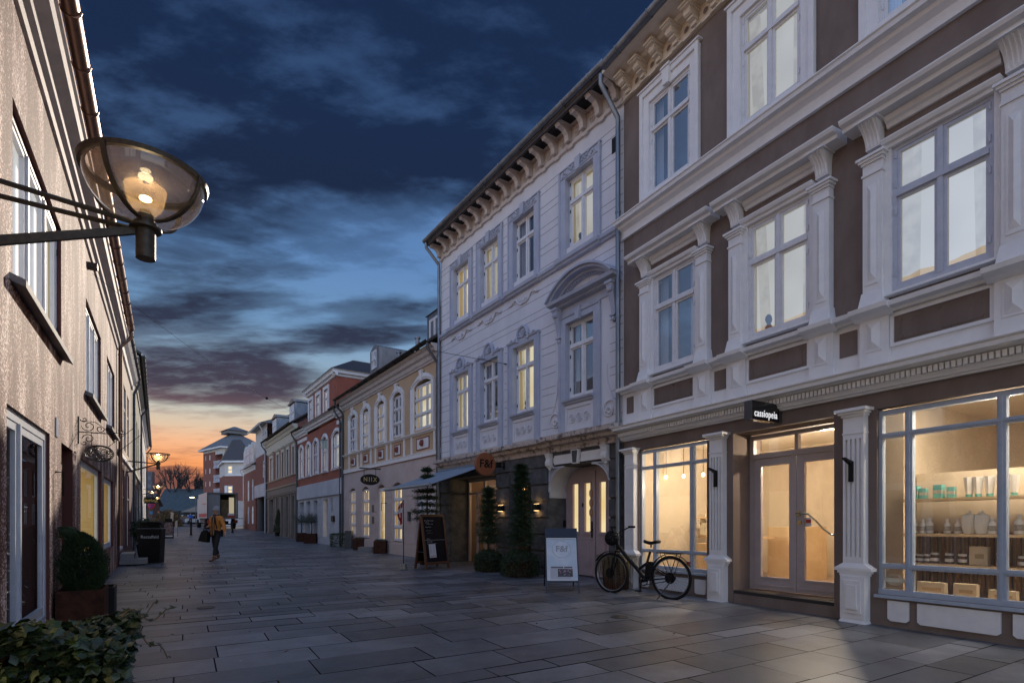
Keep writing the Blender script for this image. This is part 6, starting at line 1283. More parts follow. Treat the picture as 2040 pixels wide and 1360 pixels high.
for (p0, p1, py, lb, cx_, cy_) in ((605, 629, 1082.5, 'olive tree in the right of two rusty planters', 617, 1024), (590, 604, 1080, 'olive tree in the left of two rusty planters', 602, 1024)):
    r, Wx, wx = planter_at(p0, p1, py, .52, lb.replace('olive tree in', 'rusty planter of an olive tree,'), G_)
    c = Wx.pt(wx / 2, .25, 0); q = thing('olive_tree', tuple(c + V((0, 0, .48))), lb, 'tree'); rg = random.Random(p0); mb = MB(); tips = []
    mb.tube([c + V((0, 0, .45)), c + V((.02, 0, .8)), c + V((-.02, 0, 1.15))], .035, 7, r1=.025)
    for k in range(16):
        d = V((rg.gauss(0, 1), rg.gauss(0, 1), rg.uniform(.3, 1.6))).normalized(); b = c + V((-.02, 0, 1.05)); e = b + d * rg.uniform(.3, .62); mb.tube([b, (b + e) / 2 + V((0, 0, .03)), e], .014, 5, r1=.005); tips += [b.lerp(e, f) for f in (.45, .7, .9, 1)]
    mb.build('trunk', M['bark'], q)
    def f6(mb):
        for p in tips:
            for k in range(26): leaf(mb, p + V((rg.gauss(0, .07), rg.gauss(0, .07), rg.gauss(0, .07))), .065, .016, rg)
    fol(q, f6, M['leafolive'], 'crown')
for (p, lb) in ((555, 'slim cone cypress left of its twin at the taupe shop'), (568, 'slim cone cypress right of its twin at the taupe shop')):
    o = gp(p, 1072); o.z = gh(o.y); q = thing('cone_cypress', tuple(o), lb, 'tree'); mb = MB(); mb.lathe(o, [(.22, 0), (.25, .25), (.2, .25)], 10); mb.build('pot', M['black'], q)
    def f7(mb, o=o):
        rg = random.Random(p)
        for k in range(1600): t = rg.random(); r = .36 * (1 - t) ** .8 * rg.random() ** .3; a = rg.uniform(0, 6.28); leaf(mb, o + V((r * math.cos(a), r * math.sin(a), .22 + 1.5 * t)), .09, .04, rg, V((0, 0, 1)) + V((rg.gauss(0, .3),) * 3))
    fol(q, f7, M['leafdark'], 'crown')
def conifer(c, z0, z1, rad, label, seed, lay=9, gap=.25):
    q = thing('potted_conifer', tuple(c), label, 'tree'); rg = random.Random(seed); mb = MB(); mb.tube([c, c + V((0, 0, z0 + .1)), c + V((.01, 0, z1))], .035, 7, r1=.01); tips = []
    for i in range(lay):
        t = i / (lay - 1); z = z0 + (z1 - z0 - .08) * t; r = rad * (1 - .82 * t ** 1.2) * rg.uniform(.85, 1.1); nb = rg.randint(5, 7)
        for k in range(nb):
            a = 6.283 * k / nb + rg.uniform(-.3, .3); rr = r * rg.uniform(.55, 1.2); e = c + V((rr * math.cos(a), rr * math.sin(a), z - rr * .12)); b = c + V((0, 0, z)); m_ = b.lerp(e, .5) + V((0, 0, -.02)); mb.tube([b, m_, e], .009, 5, r1=.004); tips += [(b.lerp(e, f), 1 - .5 * f) for f in (.25, .5, .7, .85, 1)]
    mb.build('trunk', M['bark'], q)
    def f(mb):
        for p, w in tips:
            for k in range(rg.randint(14, 44)): d = V((rg.gauss(0, 1), rg.gauss(0, 1), rg.gauss(0, .45) - .15)); leaf(mb, p + d * .034, rg.uniform(.05, .11), .014, rg, d)
    fol(q, f, M['leafdark'], 'crown'); return q
def bushpot(px_, py, rad, h, label, seed, hexa=False, lbp=None):
    c = gp(px_, py); c.y += rad * .9; q = thing('planter', tuple(c), lbp, 'planter', G_); mb = MB(); mb.lathe(c, [(rad * .72, 0), (rad * .76, h * .55), (rad * .70, h * .55), (rad * .66, h * .45)], 6); mb.build('planter_box', M['corten'], q)
    b = thing('trailing_bush', tuple(c + V((0, 0, h * .5))), label, 'bush'); rg = random.Random(seed)
    def f(mb):
        for k in range(5200):
            a = rg.uniform(0, 6.283); t = rg.random(); 
            if t < .5: r = rad * rg.random() ** .5; z = h * (.62 + .38 * math.cos(r / rad * 1.4)) + rg.gauss(0, .03)
            else: r = rad * (.80 + .24 * rg.random()); z = h * (.08 + .62 * rg.random())
            leaf(mb, c + V((r * math.cos(a), r * math.sin(a), z)), rg.uniform(.025, .05), .02, rg)
    fol(b, f, M['leafdark']); return c
c = bushpot(972, 1141, .32, .50, 'dark trailing shrub at the foot of the conifer beside the cafe door', 3, lbp='rusty hexagonal planter at the cafe door')
conifer(c, .75, 2.0, .27, 'tall potted conifer next to the cafe door under the round sign', 4, lay=10)
c = bushpot(1036, 1152, .40, .56, 'dark trailing shrub at the foot of the tallest conifer', 5, lbp='rusty hexagonal planter left of the white poster stand')
conifer(c + V((.03, 0, 0)), .75, 2.42, .27, 'tallest potted conifer between the two grey wall lamps', 6, lay=13)
c = V(((851 - CX) / F * 14.6, 14.6, 0)); q = thing('planter', tuple(c), 'black pot hidden behind the chalkboard', 'planter'); mb = MB(); mb.lathe(c, [(.2, 0), (.24, .45), (.2, .45)], 12); mb.build('pot', M['black'], q)
conifer(c + V((0, 0, .3)), 1.0, 2.35, .42, 'layered conifer rising behind the chalkboard under the awning', 7, lay=8)
q = thing('planter', tuple(gp(1214, 1176)), 'round dark barrel planter with dry grass behind the bicycle front wheel', 'planter'); c = gp(1214, 1178) + V((.18, .36, 0)); mb = MB(); mb.lathe(c, [(.22, 0), (.25, .5), (.22, .5), (.2, .42)], 18); mb.build('barrel', M['corten'], q)
def f8(mb):
    rg = random.Random(3)
    for k in range(260):
        a = rg.uniform(0, 6.28); r = rg.uniform(.0, .2); p = c + V((r * math.cos(a), r * math.sin(a), .48)); k2 = rg.uniform(.25, .45); e = p + V((math.cos(a) * .2, math.sin(a) * .2, .12)); e2 = p + V((math.cos(a) * .28, math.sin(a) * .28, -k2)); w = V((-math.sin(a), math.cos(a), 0)) * .004
        mb.add([p - w, p + w, e + w, e - w, e2], [(0, 1, 2, 3), (3, 2, 4)])
fol(q, f8, mat('dry_grass', (.16, .13, .07), .8), 'dry_grass')
# --- bare trees and brush at the far end
def baretree(x, Y, h, seed, label):
    c = V((x, Y, gh(Y))); q = thing('bare_tree', tuple(c), label, 'tree', 'bare trees above the dark roof'); rg = random.Random(seed); mb = MB(); cr = MB()
    def br(m_, p, d, L_, r, dep):
        e = p + d * L_; mid = (p + e) / 2 + V((rg.gauss(0, .05), rg.gauss(0, .05), 0)) * L_; m_.tube([p, mid, e], r, 5 if dep < 2 else 3, r1=r * .68, cap=False)
        if dep >= 4: return
        for k in range(3 if dep else 4):
            nd = (d + V((rg.gauss(0, .50), rg.gauss(0, .50), rg.gauss(0, .25) + .45))).normalized(); br(cr, p.lerp(e, rg.uniform(.55, 1)) if dep else e, nd, L_ * rg.uniform(.6, .86) * (1 if dep else .66), r * .62, dep + 1)
    br(mb, c, V((0, 0, 1)), h * .42, .30, 0); mb.build('trunk', M['twig'], q); cr.build('crown', M['twig'], q)
for i, (p, Y, h, lb) in enumerate(((316, 128, 11.5, 'lone bare tree left of the dense pair, above the dark roof'), (344, 126, 14.0, 'tallest bare tree above the dark roof'), (352, 130, 13.2, 'bare tree crossing the tallest one on its right'), (383, 126, 12.2, 'knotty bare tree midway along the dark roof'), (402, 128, 11.8, 'thin bare tree fourth along the roof towards the brick block'), (417, 127, 11.4, 'smallest bare tree touching the tall brick block'))):
    baretree(px(p, Y), Y, h * 1.12, 40 + i, lb)
q = thing('winter_shrub', (px(333, 60), 60, gh(60)), 'large brown winter shrub behind the small picture board', 'shrub')
def f9(mb):
    rg = random.Random(3)
    for k in range(3500):
        d = V((rg.gauss(0, 1), rg.gauss(0, 1), rg.gauss(0, 1))).normalized() * rg.random() ** .35; leaf(mb, V((px(334, 60), 60, 1.1)) + V((d.x * 1.5, d.y * 1.4, abs(d.z) * 1.9 - .6)), .22, .10, rg)
fol(q, f9, M['brushy'])

# ------------------------------------------------------------------ signs, boards and street things
def sgn(name, label, cat='sign', loc=(0, 0, 0), group=None): return thing(name, loc, label, cat, group)
# hanging box sign of the shop
W = BR; s = W.S(1551, .0); nA, nB = .06, .62
class Perp(Loc):                                 # frame of a board standing out from wall W at s: s' runs out along the wall normal
    def __init__(w, W0, s): w.O = W0.pt(s, 0, 0); w.O.z = 0; w.u = W0.n.copy(); w.n = -W0.u.copy(); w.g = 0
    def pt(w, s, n, z): return w.O + w.u * s + w.n * n + V((0, 0, z))
T = Perp(W, s); q = sgn('shop_sign', 'black box sign reading cassiopeia above the double door', loc=tuple(T.pt(.3, 0, 2.5))); zt, zb = H + (HZ - 798) / F * T.pt(.6, 0, 0).y, H + (HZ - 835.5) / F * T.pt(.6, 0, 0).y
x0, x1 = .06, T.S(1491)
mb = MB(); mb.box(T, x0, x1, -.05, .05, zb, zt); mb.build('sign_box', M['blackgloss'], q); mb = MB(); mb.box(T, x1, x1 + .012, -.055, .055, zb - .005, zt); mb.box(T, .0, .06, -.05, .05, zb + .0, zb + .16); mb.build('end_plate', M['zincdark'], q)
mb = MB(); text_into(mb, 'cassiopeia', T, (x0 + x1) / 2, zb + .085, .05, .135, flip=True, bold=.0008, sx=(x1 - x0) / .76, gap=1.15); mb.build('lettering', M['letter_white'] if 'letter_white' in M else mat('lit_white_letters', (.8, .8, .8), .5, emit=(1, 1, 1), es=.5), q)
# small angled lamps on the pilasters
for (pxl, pyt, lb) in ((1424, 946, 'angled black wall lamp on the pilaster left of the double door'), (1694, 930, 'angled black wall lamp on the pilaster right of the double door')):
    s = W.S(pxl, .13); z = W.Z(pxl, pyt, .13); q = sgn('wall_lamp', lb, 'lamp', tuple(W.pt(s, .13, z))); mb = MB(); mb.box(W, s - .022, s + .022, .10, .135, z - .17, z + .07); mb.hexa([W.pt(s - .022, .135, z + .03), W.pt(s + .022, .135, z + .03), W.pt(s + .022, .27, z + .09), W.pt(s - .022, .27, z + .09), W.pt(s - .022, .135, z + .07), W.pt(s + .022, .135, z + .07), W.pt(s + .022, .27, z + .105), W.pt(s - .022, .27, z + .105)]); mb.build('lamp_body', M['black'], q)
# grey cafe: two up and down wall lamps
W = WH
for i, (pxl, pyl, lb) in enumerate(((997, 1012, 'dark box wall lamp throwing warm light, half behind the shorter conifer'), (1068, 1010, 'dark box wall lamp throwing warm light, half behind the tallest conifer'))):
    s = W.S(pxl, .1); z = W.Z(pxl, pyl, .1); q = sgn('wall_lamp', lb, 'lamp', tuple(W.pt(s, .1, z))); mb = MB(); mb.box(W, s - .09, s + .09, .046, .15, z - .07, z + .07); mb.build('lamp_body', M['black'], q); mb = MB(); mb.box(W, s - .06, s + .06, .06, .13, z - .073, z - .071); mb.box(W, s - .06, s + .06, .06, .13, z + .071, z + .073); mb.build('bulb', M['lampwarm'], q)
    for sg in (-1, 1):
        l = bpy.data.lights.new('wall_lamp_light', 'POINT'); l.energy = .35; l.color = (1, .55, .22); l.shadow_soft_size = .02; lo = bpy.data.objects.new('wall_lamp_light', l); scene.collection.objects.link(lo); lo.location = W.pt(s, .10, z + sg * .12)
# round orange sign
s = W.S(1006, 0); T = Perp(W, s); xc = T.S(966); zc = H + (HZ - 924) / F * T.pt(xc, 0, 0).y; r = 22.5 / F * T.pt(xc, 0, 0).y
q = sgn('round_sign', 'round rust orange sign reading F&f beside the awning', loc=tuple(T.pt(xc, 0, zc))); mb = MB(); ax = T.n
mb.tube([T.pt(xc, -.05, zc), T.pt(xc, .05, zc)], r, 40); mb.build('disc', mat('rust_orange_enamel', (.26, .085, .035), .5, c2=(.30, .10, .045), sc=5), q); mb = MB(); text_into(mb, 'F&f', T, xc, zc, .052, r * 1.0, flip=True, bold=.004); mb.build('lettering', M['black'], q)
mb = MB(); mb.box(T, .0, xc - r, -.02, .02, zc + .03, zc + .05); mb.box(T, .0, xc - r, -.02, .02, zc - .05, zc - .03); mb.box(T, -.0, .03, -.05, .05, zc - .1, zc + .1); mb.box(T, .14, .24, -.06, .06, zc - .06, zc + .06); mb.build('arm', M['black'], q)
# awning
q = sgn('awning', 'slate blue folding awning let out over the cafe door', 'awning', tuple(W.pt(5.6, .8, 2.4))); a0, a1 = W.S(890, .1), W.S(946, .1); n1 = 1.75
zf = W.Z(768, 974, n1) ; f0, f1 = W.S(768, n1), W.S(858, n1); zf1 = W.Z(858, 966, n1); zf = (zf + zf1) / 2
e0, e1 = max(f0, a0), a1; e0, e1 = f0, f1
mb = MB(); P = W.pt; mb.hexa([P(e1, .10, 2.60), P(e0, .10, 2.60), P(e0, n1, zf), P(e1, n1, zf), P(e1, .10, 2.615), P(e0, .10, 2.615), P(e0, n1, zf + .012), P(e1, n1, zf + .012)])
mb.build('awning_cloth', mat('slate_blue_canvas', (.20, .25, .32), .75, c2=(.24, .29, .36), sc=2), q); mb = MB(); mb.tube([P(e1 - .02, n1 + .02, zf - .005), P(e0 + .02, n1 + .02, zf - .005)], .04, 10); mb.tube([P(e1, .10, 2.62), P(e0, .10, 2.62)], .06, 10); mb.build('front_bar', mat('satin_aluminium', (.5, .55, .6), .3, .9), q)
for x in (e0 - .25, e1 + .25): mb = MB(); m_ = (e0 + e1) / 2; mb.tube([P(x, .1, 2.52), P(x + (m_ - x) * .6, .9, 2.28), P(x, n1, zf - .03)], .022, 6); mb.build('folding_arm', M['black'], q)
# oval hanging sign NIIX
W = YE; T = Perp(W, W.S(758, 0)); xc = T.S(737); y_ = T.pt(xc, 0, 0).y; zc = H + (HZ - 955) / F * y_; k = y_ / F
q = sgn('oval_sign', 'black oval hanging sign with gold letters NIIX', loc=tuple(T.pt(xc, 0, zc))); mb = MB(); a_ = [T.pt(xc + 17.5 * k * 1.1 * math.cos(t), -.03, zc + 11 * k * math.sin(t)) for t in [2 * math.pi * i / 32 for i in range(32)]]; b_ = [p + T.n * .06 for p in a_]
mb.add(a_ + b_, [tuple(range(32)), tuple(range(32, 64))] + [(i, (i + 1) % 32, 32 + (i + 1) % 32, 32 + i) for i in range(32)]); mb.build('oval_board', M['blackgloss'], q); mb = MB(); text_into(mb, 'NIIX', T, xc, zc, .032, 12.5 * k, flip=True, sx=.88, gap=1.35); mb.build('lettering', mat('gold_leaf', (.62, .48, .22), .4, .3), q)
mb = MB(); zt = zc + 21 * k; mb.box(T, 0, T.S(716), -.015, .015, zt, zt + .04); 
for dx in (-12, 12): mb.box(T, xc + dx * k - .008, xc + dx * k + .008, -.008, .008, zc + 7 * k, zt)
mb.build('bracket', M['black'], q)
# clear glass sign on the red house
W = RE; T = Perp(W, W.S(654, 0)); x1 = T.S(638); y_ = T.pt(.3, 0, 0).y; q = sgn('glass_sign', 'square clear glass plate sign standing out from the red house', loc=tuple(T.pt(.3, 0, 5)))
z0, z1 = H + (HZ - 893) / F * y_, H + (HZ - 876) / F * y_; mb = MB(); mb.box(T, .03, x1, -.006, .006, z0, z1); mb.build('glass_plate', glass('etched_glass', tint=(.85, .95, .92), ior=.08, haze=((.5, .6, .58), .3)), q); mb = MB(); mb.box(T, 0, x1, -.01, .01, z1, z1 + .03); mb.build('arm', M['zincdark'], q)
# wrought iron hanging sign on the roughcast house
W = LE; s = W.S(155); T = Perp(W, s); y_ = T.pt(.35, 0, 0).y; kz = lambda py, x: H + (HZ - py) / F * T.pt(x, 0, 0).y
q = sgn('iron_sign', 'oval wrought iron filigree sign hanging from a scrolled bracket on the roughcast wall', loc=tuple(T.pt(.3, 0, 2))); xe = T.S(228); zb = kz(862, xe * .5); mb = MB()
mb.box(T, 0, .015, -.01, .01, zb - .17, zb + .22); mb.tube([T.pt(0, 0, zb), T.pt(xe, 0, zb)], .008, 6)
def spiral(mb, T, cx, cz, r, a0, turns, w=.006, sg=1): mb.tube([T.pt(cx + r * (1 - .8 * t) * math.cos(a0 + sg * turns * 6.283 * t), 0, cz + r * (1 - .8 * t) * math.sin(a0 + sg * turns * 6.283 * t)) for t in [i / 22 for i in range(23)]], w, 5)
spiral(mb, T, .12, zb + .09, .08, 3.1, 1.3); spiral(mb, T, .25, zb + .06, .05, 0, 1.2, sg=-1); spiral(mb, T, .12, zb - .09, .07, 3.1, 1.3, sg=-1); spiral(mb, T, .07, zb + .18, .04, 3.1, 1); spiral(mb, T, .52, zb + .035, .03, 3.1, 1); spiral(mb, T, .07, zb - .15, .035, 3.1, 1)
mb.tube([T.pt(.02, 0, zb + .16), T.pt(.2, 0, zb + .15), T.pt(.35, 0, zb + .03), T.pt(.5, 0, zb + .01)], .005, 5); mb.build('bracket', M['black'], q)
xc = T.S(198); zc = kz(903, xc); rx, rz_ = 22 / F * y_ * 1.05, 16 / F * y_; mb = MB()
for f in (1, .9): mb.tube([T.pt(xc + rx * f * math.cos(t), 0, zc + rz_ * f * math.sin(t)) for t in [2 * math.pi * i / 28 for i in range(29)]], .007, 5)
rg = random.Random(12)
for k in range(46):
    a, b = rg.uniform(0, 6.28), rg.random() ** .5 * .85; spiral(mb, T, xc + rx * b * math.cos(a), zc + rz_ * b * math.sin(a), rg.uniform(.015, .035), rg.uniform(0, 6), 1.1, .004)
mb.build('oval_filigree', M['iron'], q); mb = MB()
for dx in (-.09, .09): mb.tube([T.pt(xc + dx, 0, zc + rz_ * .9), T.pt(xc + dx, 0, zb)], .004, 4)
for dx, dz in ((.1, .1), (.2, .02)): mb.tube([T.pt(xc + dx, 0, zc + dz), T.pt(xc + dx + .3, .1, zc + dz + .28)], .004, 4)
mb.build('chains', M['black'], q)
# dark sign with gold script
T = Perp(L3, L3.S(285, 0)); y_ = T.pt(.4, 0, 0).y; x1 = T.S(310.5); q = sgn('script_sign', 'small dark sign with gold script on the whitewashed house', loc=tuple(T.pt(.4, 0, 2.2))); z0, z1 = H + (HZ - 1002.5) / F * y_, H + (HZ - 990) / F * y_
mb = MB(); mb.box(T, .05, x1, -.03, .03, z0, z1); mb.box(T, 0, x1, -.015, .015, z1 + .02, z1 + .05); mb.build('sign_board', M['black'], q); mb = MB(); text_into(mb, 'Spinder', T, (x1 + .05) / 2, (z0 + z1) / 2, .034, (z1 - z0) * .75, flip=True, shear=.35); mb.build('lettering', mat('gold_paint', (.65, .45, .1), .5), q)
# no stopping sign
Y = 44.; q = sgn('road_sign', 'round red and blue no stopping sign on a pole below the gold script sign', loc=(px(301.5, Y), Y, gh(Y))); Wx = Loc((px(301.5, Y), Y, 0)); zc = H + (HZ - 1006) / F * Y; mb = MB(); mb.tube([Wx.pt(0, .03, gh(Y)), Wx.pt(0, .03, zc + .3)], .035, 8); mb.build('pole', M['zincdark'], q)
mb = MB(); mb.tube([Wx.pt(0, 0, zc), Wx.pt(0, -.02, zc)], .29, 24, 0); mb.tube([Wx.pt(0, -.02, zc), Wx.pt(0, -.024, zc)], .22, 24, 1)
for a in (.785, -.785): mb.hexa([Wx.pt(x * math.cos(a) - y * math.sin(a), n, zc + x * math.sin(a) + y * math.cos(a)) for n in (-.024, -.028) for x, y in ((-.24, -.035), (.24, -.035), (.24, .035), (-.24, .035))], 0)
mb.build('sign_disc', [mat('sign_red', (.55, .02, .02), .4), mat('sign_blue', (.02, .07, .42), .4)], q); mb = MB(); mb.box(Wx, -.13, .13, -.02, 0, zc - .72, zc - .48); mb.build('blue_plate', mat('sign_cyan_blue', (.03, .2, .45), .4), q)
# wires
q = sgn('overhead_wire', 'thin wire with a tiny drop strung across the street from the roughcast house', 'wire'); a = LE.pt(LE.S(176), .05, LE.Z(176, 543)); b = RE.pt(3.0, .1, 6.0); pts = [a.lerp(b, i / 30) + V((0, 0, -1.1 * 4 * (i / 30) * (1 - i / 30) * .35)) for i in range(31)]; mb = MB(); mb.tube(pts, .004, 4); mb.ball(pts[15], .045, 8); mb.build('wire', M['black'], q)
q = sgn('overhead_wire', 'short black stay wire crossing the lilac white facade to a hook', 'wire'); mb = MB(); a = YE.pt(YE.S(873), .25, YE.Z(873, 700)); b = WH.pt(WH.S(1008, .15), .15, WH.Z(1008, 725, .15)); mb.tube([a, b], .007, 5); mb.tube([b, WH.pt(WH.S(1008, .15) + .12, .12, WH.Z(1008, 725, .15) + .04)], .018, 6); mb.build('wire', M['black'], q)

# chalkboard
def aboard(P1, P2, back, h, wd, name, label, framem, fn):
    q = thing(name, tuple(P1), label, 'sandwich board'); u = (P2 - P1).normalized(); up = V((0, 0, 1)); n = V((u.y, -u.x, 0)); return q, u, n
P1, P2, PB = gp(848.7, 1136.5), gp(895, 1132.0), gp(826, 1132.5); u = (P2 - P1).normalized(); wl = (P2 - P1).length; bk = (PB - P1); hh = H + (HZ - 1024) / F * ((P1 + PB) / 2).y
class Tilt(Loc):                                 # tilted panel frame: s across, z up along the panel, n outward
    def __init__(w, O, u, back, h): w.O = V(O); w.u = u; w.up = (V((back.x, back.y, 0)) * .5 + V((0, 0, h))); w.len = w.up.length; w.up.normalize(); w.n = u.cross(w.up); w.n = -w.n if w.n.y > 0 else w.n
    def pt(w, s, n, z): return w.O + w.u * s + w.n * n + w.up * z
q = thing('chalkboard', tuple(P1), 'tall wooden framed chalkboard with handwriting and a pinned white menu sheet', 'sandwich board')
T1 = Tilt(P1, u, bk, hh); T2 = Tilt(PB, u, -bk, hh)
for i, T in enumerate((T1, T2)):
    mb = MB(); Lh = T.len; mb.box(T, 0, .05, -.02, .02, 0, Lh); mb.box(T, wl - .05, wl, -.02, .02, 0, Lh); mb.box(T, .05, wl - .05, -.02, .02, Lh - .06, Lh); mb.box(T, .05, wl - .05, -.02, .02, .14, .20); mb.build('wooden_frame', M['wood'], q)
    mb = MB(); mb.box(T, .05, wl - .05, -.01, .008, .20, Lh - .06); bd = mb.build('slate_panel', mat('blackboard', (.006, .007, .012), .7, spec=.15), q)
T = T1; mb = MB(); rg = random.Random(21)
for (z, n_, x0, sz) in ((.955, 11, .10, .03), (.915, 5, .12, .022), (.89, 8, .16, .022), (.83, 8, .12, .025), (.76, 7, .13, .014), (.715, 6, .16, .014), (.60, 4, .12, .04), (.545, 9, .12, .022), (.505, 12, .12, .022)):
    x = x0; z = z * T.len / 1.08
    for k in range(n_):
        w = rg.uniform(.014, .03); pts = [T.pt(x + w * t / 4, .010, z + sz * .5 * math.sin(t * 1.9 + k * 1.7) * rg.uniform(.4, 1)) for t in range(5)]; mb.tube(pts, .0016, 3); x += w + (.012 if rg.random() < .25 else .002)
        if x > wl - .08: break
mb.box(T, .05, wl - .05, .008, .009, .575 * T.len / 1.08, .578 * T.len / 1.08)
mb.build('chalk_writing', mat('white_chalk', (.6, .6, .62), .9), bd); mb = MB(); z0 = .20 * T.len + .03; mb.box(T, .16, .38, .010, .012, z0, z0 + .33)
for k in range(12): mb.box(T, .18, .18 + rg.uniform(.05, .09), .012, .0125, z0 + .10 + k * .017, z0 + .104 + k * .017, 1); mb.box(T, .28, .28 + rg.uniform(.04, .08), .012, .0125, z0 + .10 + k * .017, z0 + .104 + k * .017, 1)
for k in range(14): x = .18 + .013 * k; mb.box(T, x, x + .010, .012, .0127, z0 + .02, z0 + rg.uniform(.04, .08), 2)
mb.build('menu_sheet', [mat('white_paper', (.55, .55, .60), .8), mat('grey_print', (.22, .22, .25), .8), mat('pinkish_print', (.42, .22, .22), .8)], bd)
mb = MB(); mb.tube([T1.pt(.02, -.02, .45), T2.pt(.02, .02, .45)], .006, 4); mb.tube([T1.pt(wl - .02, -.02, .45), T2.pt(wl - .02, .02, .45)], .006, 4); mb.build('stay_chain', M['zinc'], q)
# white poster stand
P1, P2 = gp(1088, 1182.5), gp(1155, 1182.5); bk = gp(1095, 1167.5) - P1; bk.x = .02; u = (P2 - P1).normalized(); wl = (P2 - P1).length; hh = H + (HZ - 1052.5) / F * (P1.y + .3); q = thing('poster_stand', tuple(P1), 'white poster stand with a big F&f ring and a newspaper cutting', 'sandwich board')
T1 = Tilt(P1, u, bk, hh); T2 = Tilt(P1 + bk, u, -bk, hh)
for T in (T1, T2):
    mb = MB(); Lh = T.len
    for x in (0, wl - .022): mb.box(T, x, x + .022, -.012, .012, 0, Lh)
    mb.box(T, .022, wl - .022, -.01, .011, .205, .225); mb.build('metal_frame', mat('navy_frame', (.012, .018, .035), .4), q)
T = T1; z0, z1 = .225, .225 + .655 * (T.len - .225) / .83 * 1.0; zt = T.len
mb = MB(); mb.box(T, .022, wl - .022, -.008, .006, z1 + .03, zt); mb.build('header_panel', mat('dark_navy_panel', (.008, .014, .035), .5), q)
mb = MB(); mb.box(T, .022, wl - .022, -.008, .005, z0, z1); ps = mb.build('poster', mat('pale_blue_poster', (.42, .50, .60), .35, c2=(.55, .60, .66), sc=3), q)
mb = MB(); mb.box(T, .02, wl - .02, .0, .014, z1, z1 + .018); mb.box(T, .02, .032, .005, .012, z0, z1); mb.box(T, wl - .032, wl - .02, .005, .012, z0, z1); mb.box(T, .032, wl - .032, .005, .0118, z0, z0 + .012); mb.build('snap_frame', mat('satin_edge', (.55, .52, .48), .35, .4), ps)
mb = MB(); cx_, cz_, rr = wl / 2, z1 - .185, .155
mb.tube([T.pt(cx_ + rr * math.cos(t), .006, cz_ + rr * math.sin(t)) for t in [2 * math.pi * i / 36 for i in range(37)]], .0028, 4); text_into(mb, 'F&f', T, cx_, cz_, .006, .15, bold=.004, ext=.001); mb.build('lettering', mat('faded_grey_print', (.27, .28, .32), .6), ps)
mb = MB(); rg = random.Random(3); zz_ = z0 + .235
mb.box(T, .07, wl - .08, .0052, .006, z0 + .02, zz_ + .02, 0); x = .09
while x < wl - .12: w = rg.uniform(.012, .02); mb.box(T, x, x + w, .006, .0066, zz_ - .012, zz_ + .014, 1); x += w + (.018 if abs(x - wl / 2) < .014 else .003)
for k in range(11):
    for x in ((.08, .155), (.16, .19)) if k < 8 else ((.08, .155), (.16, .3), (.31, .42)): mb.box(T, x[0], x[1], .006, .0064, zz_ - .03 - k * .017, zz_ - .022 - k * .017, 2)
mb.box(T, .20, wl - .10, .006, .0068, zz_ - .165, zz_ - .025, 3)
for k in range(26): a, b = rg.uniform(.21, wl - .12), rg.uniform(zz_ - .155, zz_ - .04); mb.box(T, a, a + .02, .0068, .0072, b, b + .014, rg.choice((1, 2, 4)))
mb.build('newspaper_cutting', [mat('newsprint', (.48, .50, .56), .8), mat('black_ink', (.04, .04, .06), .8), mat('grey_ink', (.30, .31, .36), .8), mat('dark_photo', (.06, .055, .07), .6), mat('pink_ink', (.36, .16, .20), .8)], ps)
# flag with concrete foot
c = gp(804, 1134); q = thing('flag', tuple(c), 'small Danish flag hanging from a thin pole in a concrete foot', 'flag'); mb = MB(); mb.lathe(c, [(.105, 0), (.085, .13), (.07, .15), (.0, .15)], 4, M=Matrix.Rotation(.6, 3, 'Z')); mb.build('concrete_foot', mat('rough_concrete', (.20, .19, .17), .9, c2=(.28, .27, .24), sc=12), q)
mb = MB(); mb.tube([c + V((0, 0, .1)), c + V((0, 0, 1.70))], .010, 7); mb.build('pole', M['black'], q); mb = MB()
rows_ = 10; cols_ = 6
for j in range(rows_):
    for i in range(cols_):
        def fp(i, j): t = j / rows_; s_ = i / cols_; w = .035 + .10 * math.sin(math.pi * min(1, t * 1.15)) ** .8; x = -.02 - w * s_ * 1.0 + .03 * math.sin(s_ * 9) * t - .03 * t; return c + V((x, .03 * math.sin(s_ * 12 + t * 3), 1.68 - .56 * t - .05 * s_))
        mi = 1 if (j in (3, 4) or i == 2) and j < 7 else 0
        mb.quad(fp(i, j), fp(i + 1, j), fp(i + 1, j + 1), fp(i, j + 1), mi)
mb.build('flag_cloth', [mat('flag_red', (.30, .012, .02), .8), mat('flag_white', (.6, .58, .6), .8)], q)
# litter bin
c = gp(298, 1122); k = c.y / F; w = 41 * k; q = thing('litter_bin', tuple(c), 'tall black litter bin lettered Restaffald', 'bin'); Wx = Loc((c.x - w / 2, c.y - .06, 0), R(14)); d = .34; hb = H + (HZ - 1053) * k
mb = MB(); mb.hexa([Wx.pt(.02, 0, .0), Wx.pt(w - .04, 0, 0), Wx.pt(w - .04, d, 0), Wx.pt(.02, d, 0), Wx.pt(0, -.01, hb), Wx.pt(w, -.01, hb), Wx.pt(w, d, hb), Wx.pt(0, d, hb)]); mb.box(Wx, .02, w * .5 - .01, -.012, -.0, .06, .30); mb.build('bin_body', M['black'], q)
mb = MB(); mb.box(Wx, -.01, w + .01, -.02, d + .01, hb, hb + .022); mb.build('bright_rim', mat('worn_steel_edge', (.3, .34, .4), .3, .8), q); mb = MB(); mb.frustum(Wx, .03, w - .03, .02, d - .02, hb + .022, hb + .15, .03, .05); mb.tube([Wx.pt(.0, .0, hb + .16), Wx.pt(w / 2, .0, hb + .19), Wx.pt(w, .0, hb + .16)], .025, 7); mb.frustum(Wx, .0, w, -.0, d, hb + .15, hb + .20, .06, .08); mb.build('lid', M['black'], q)
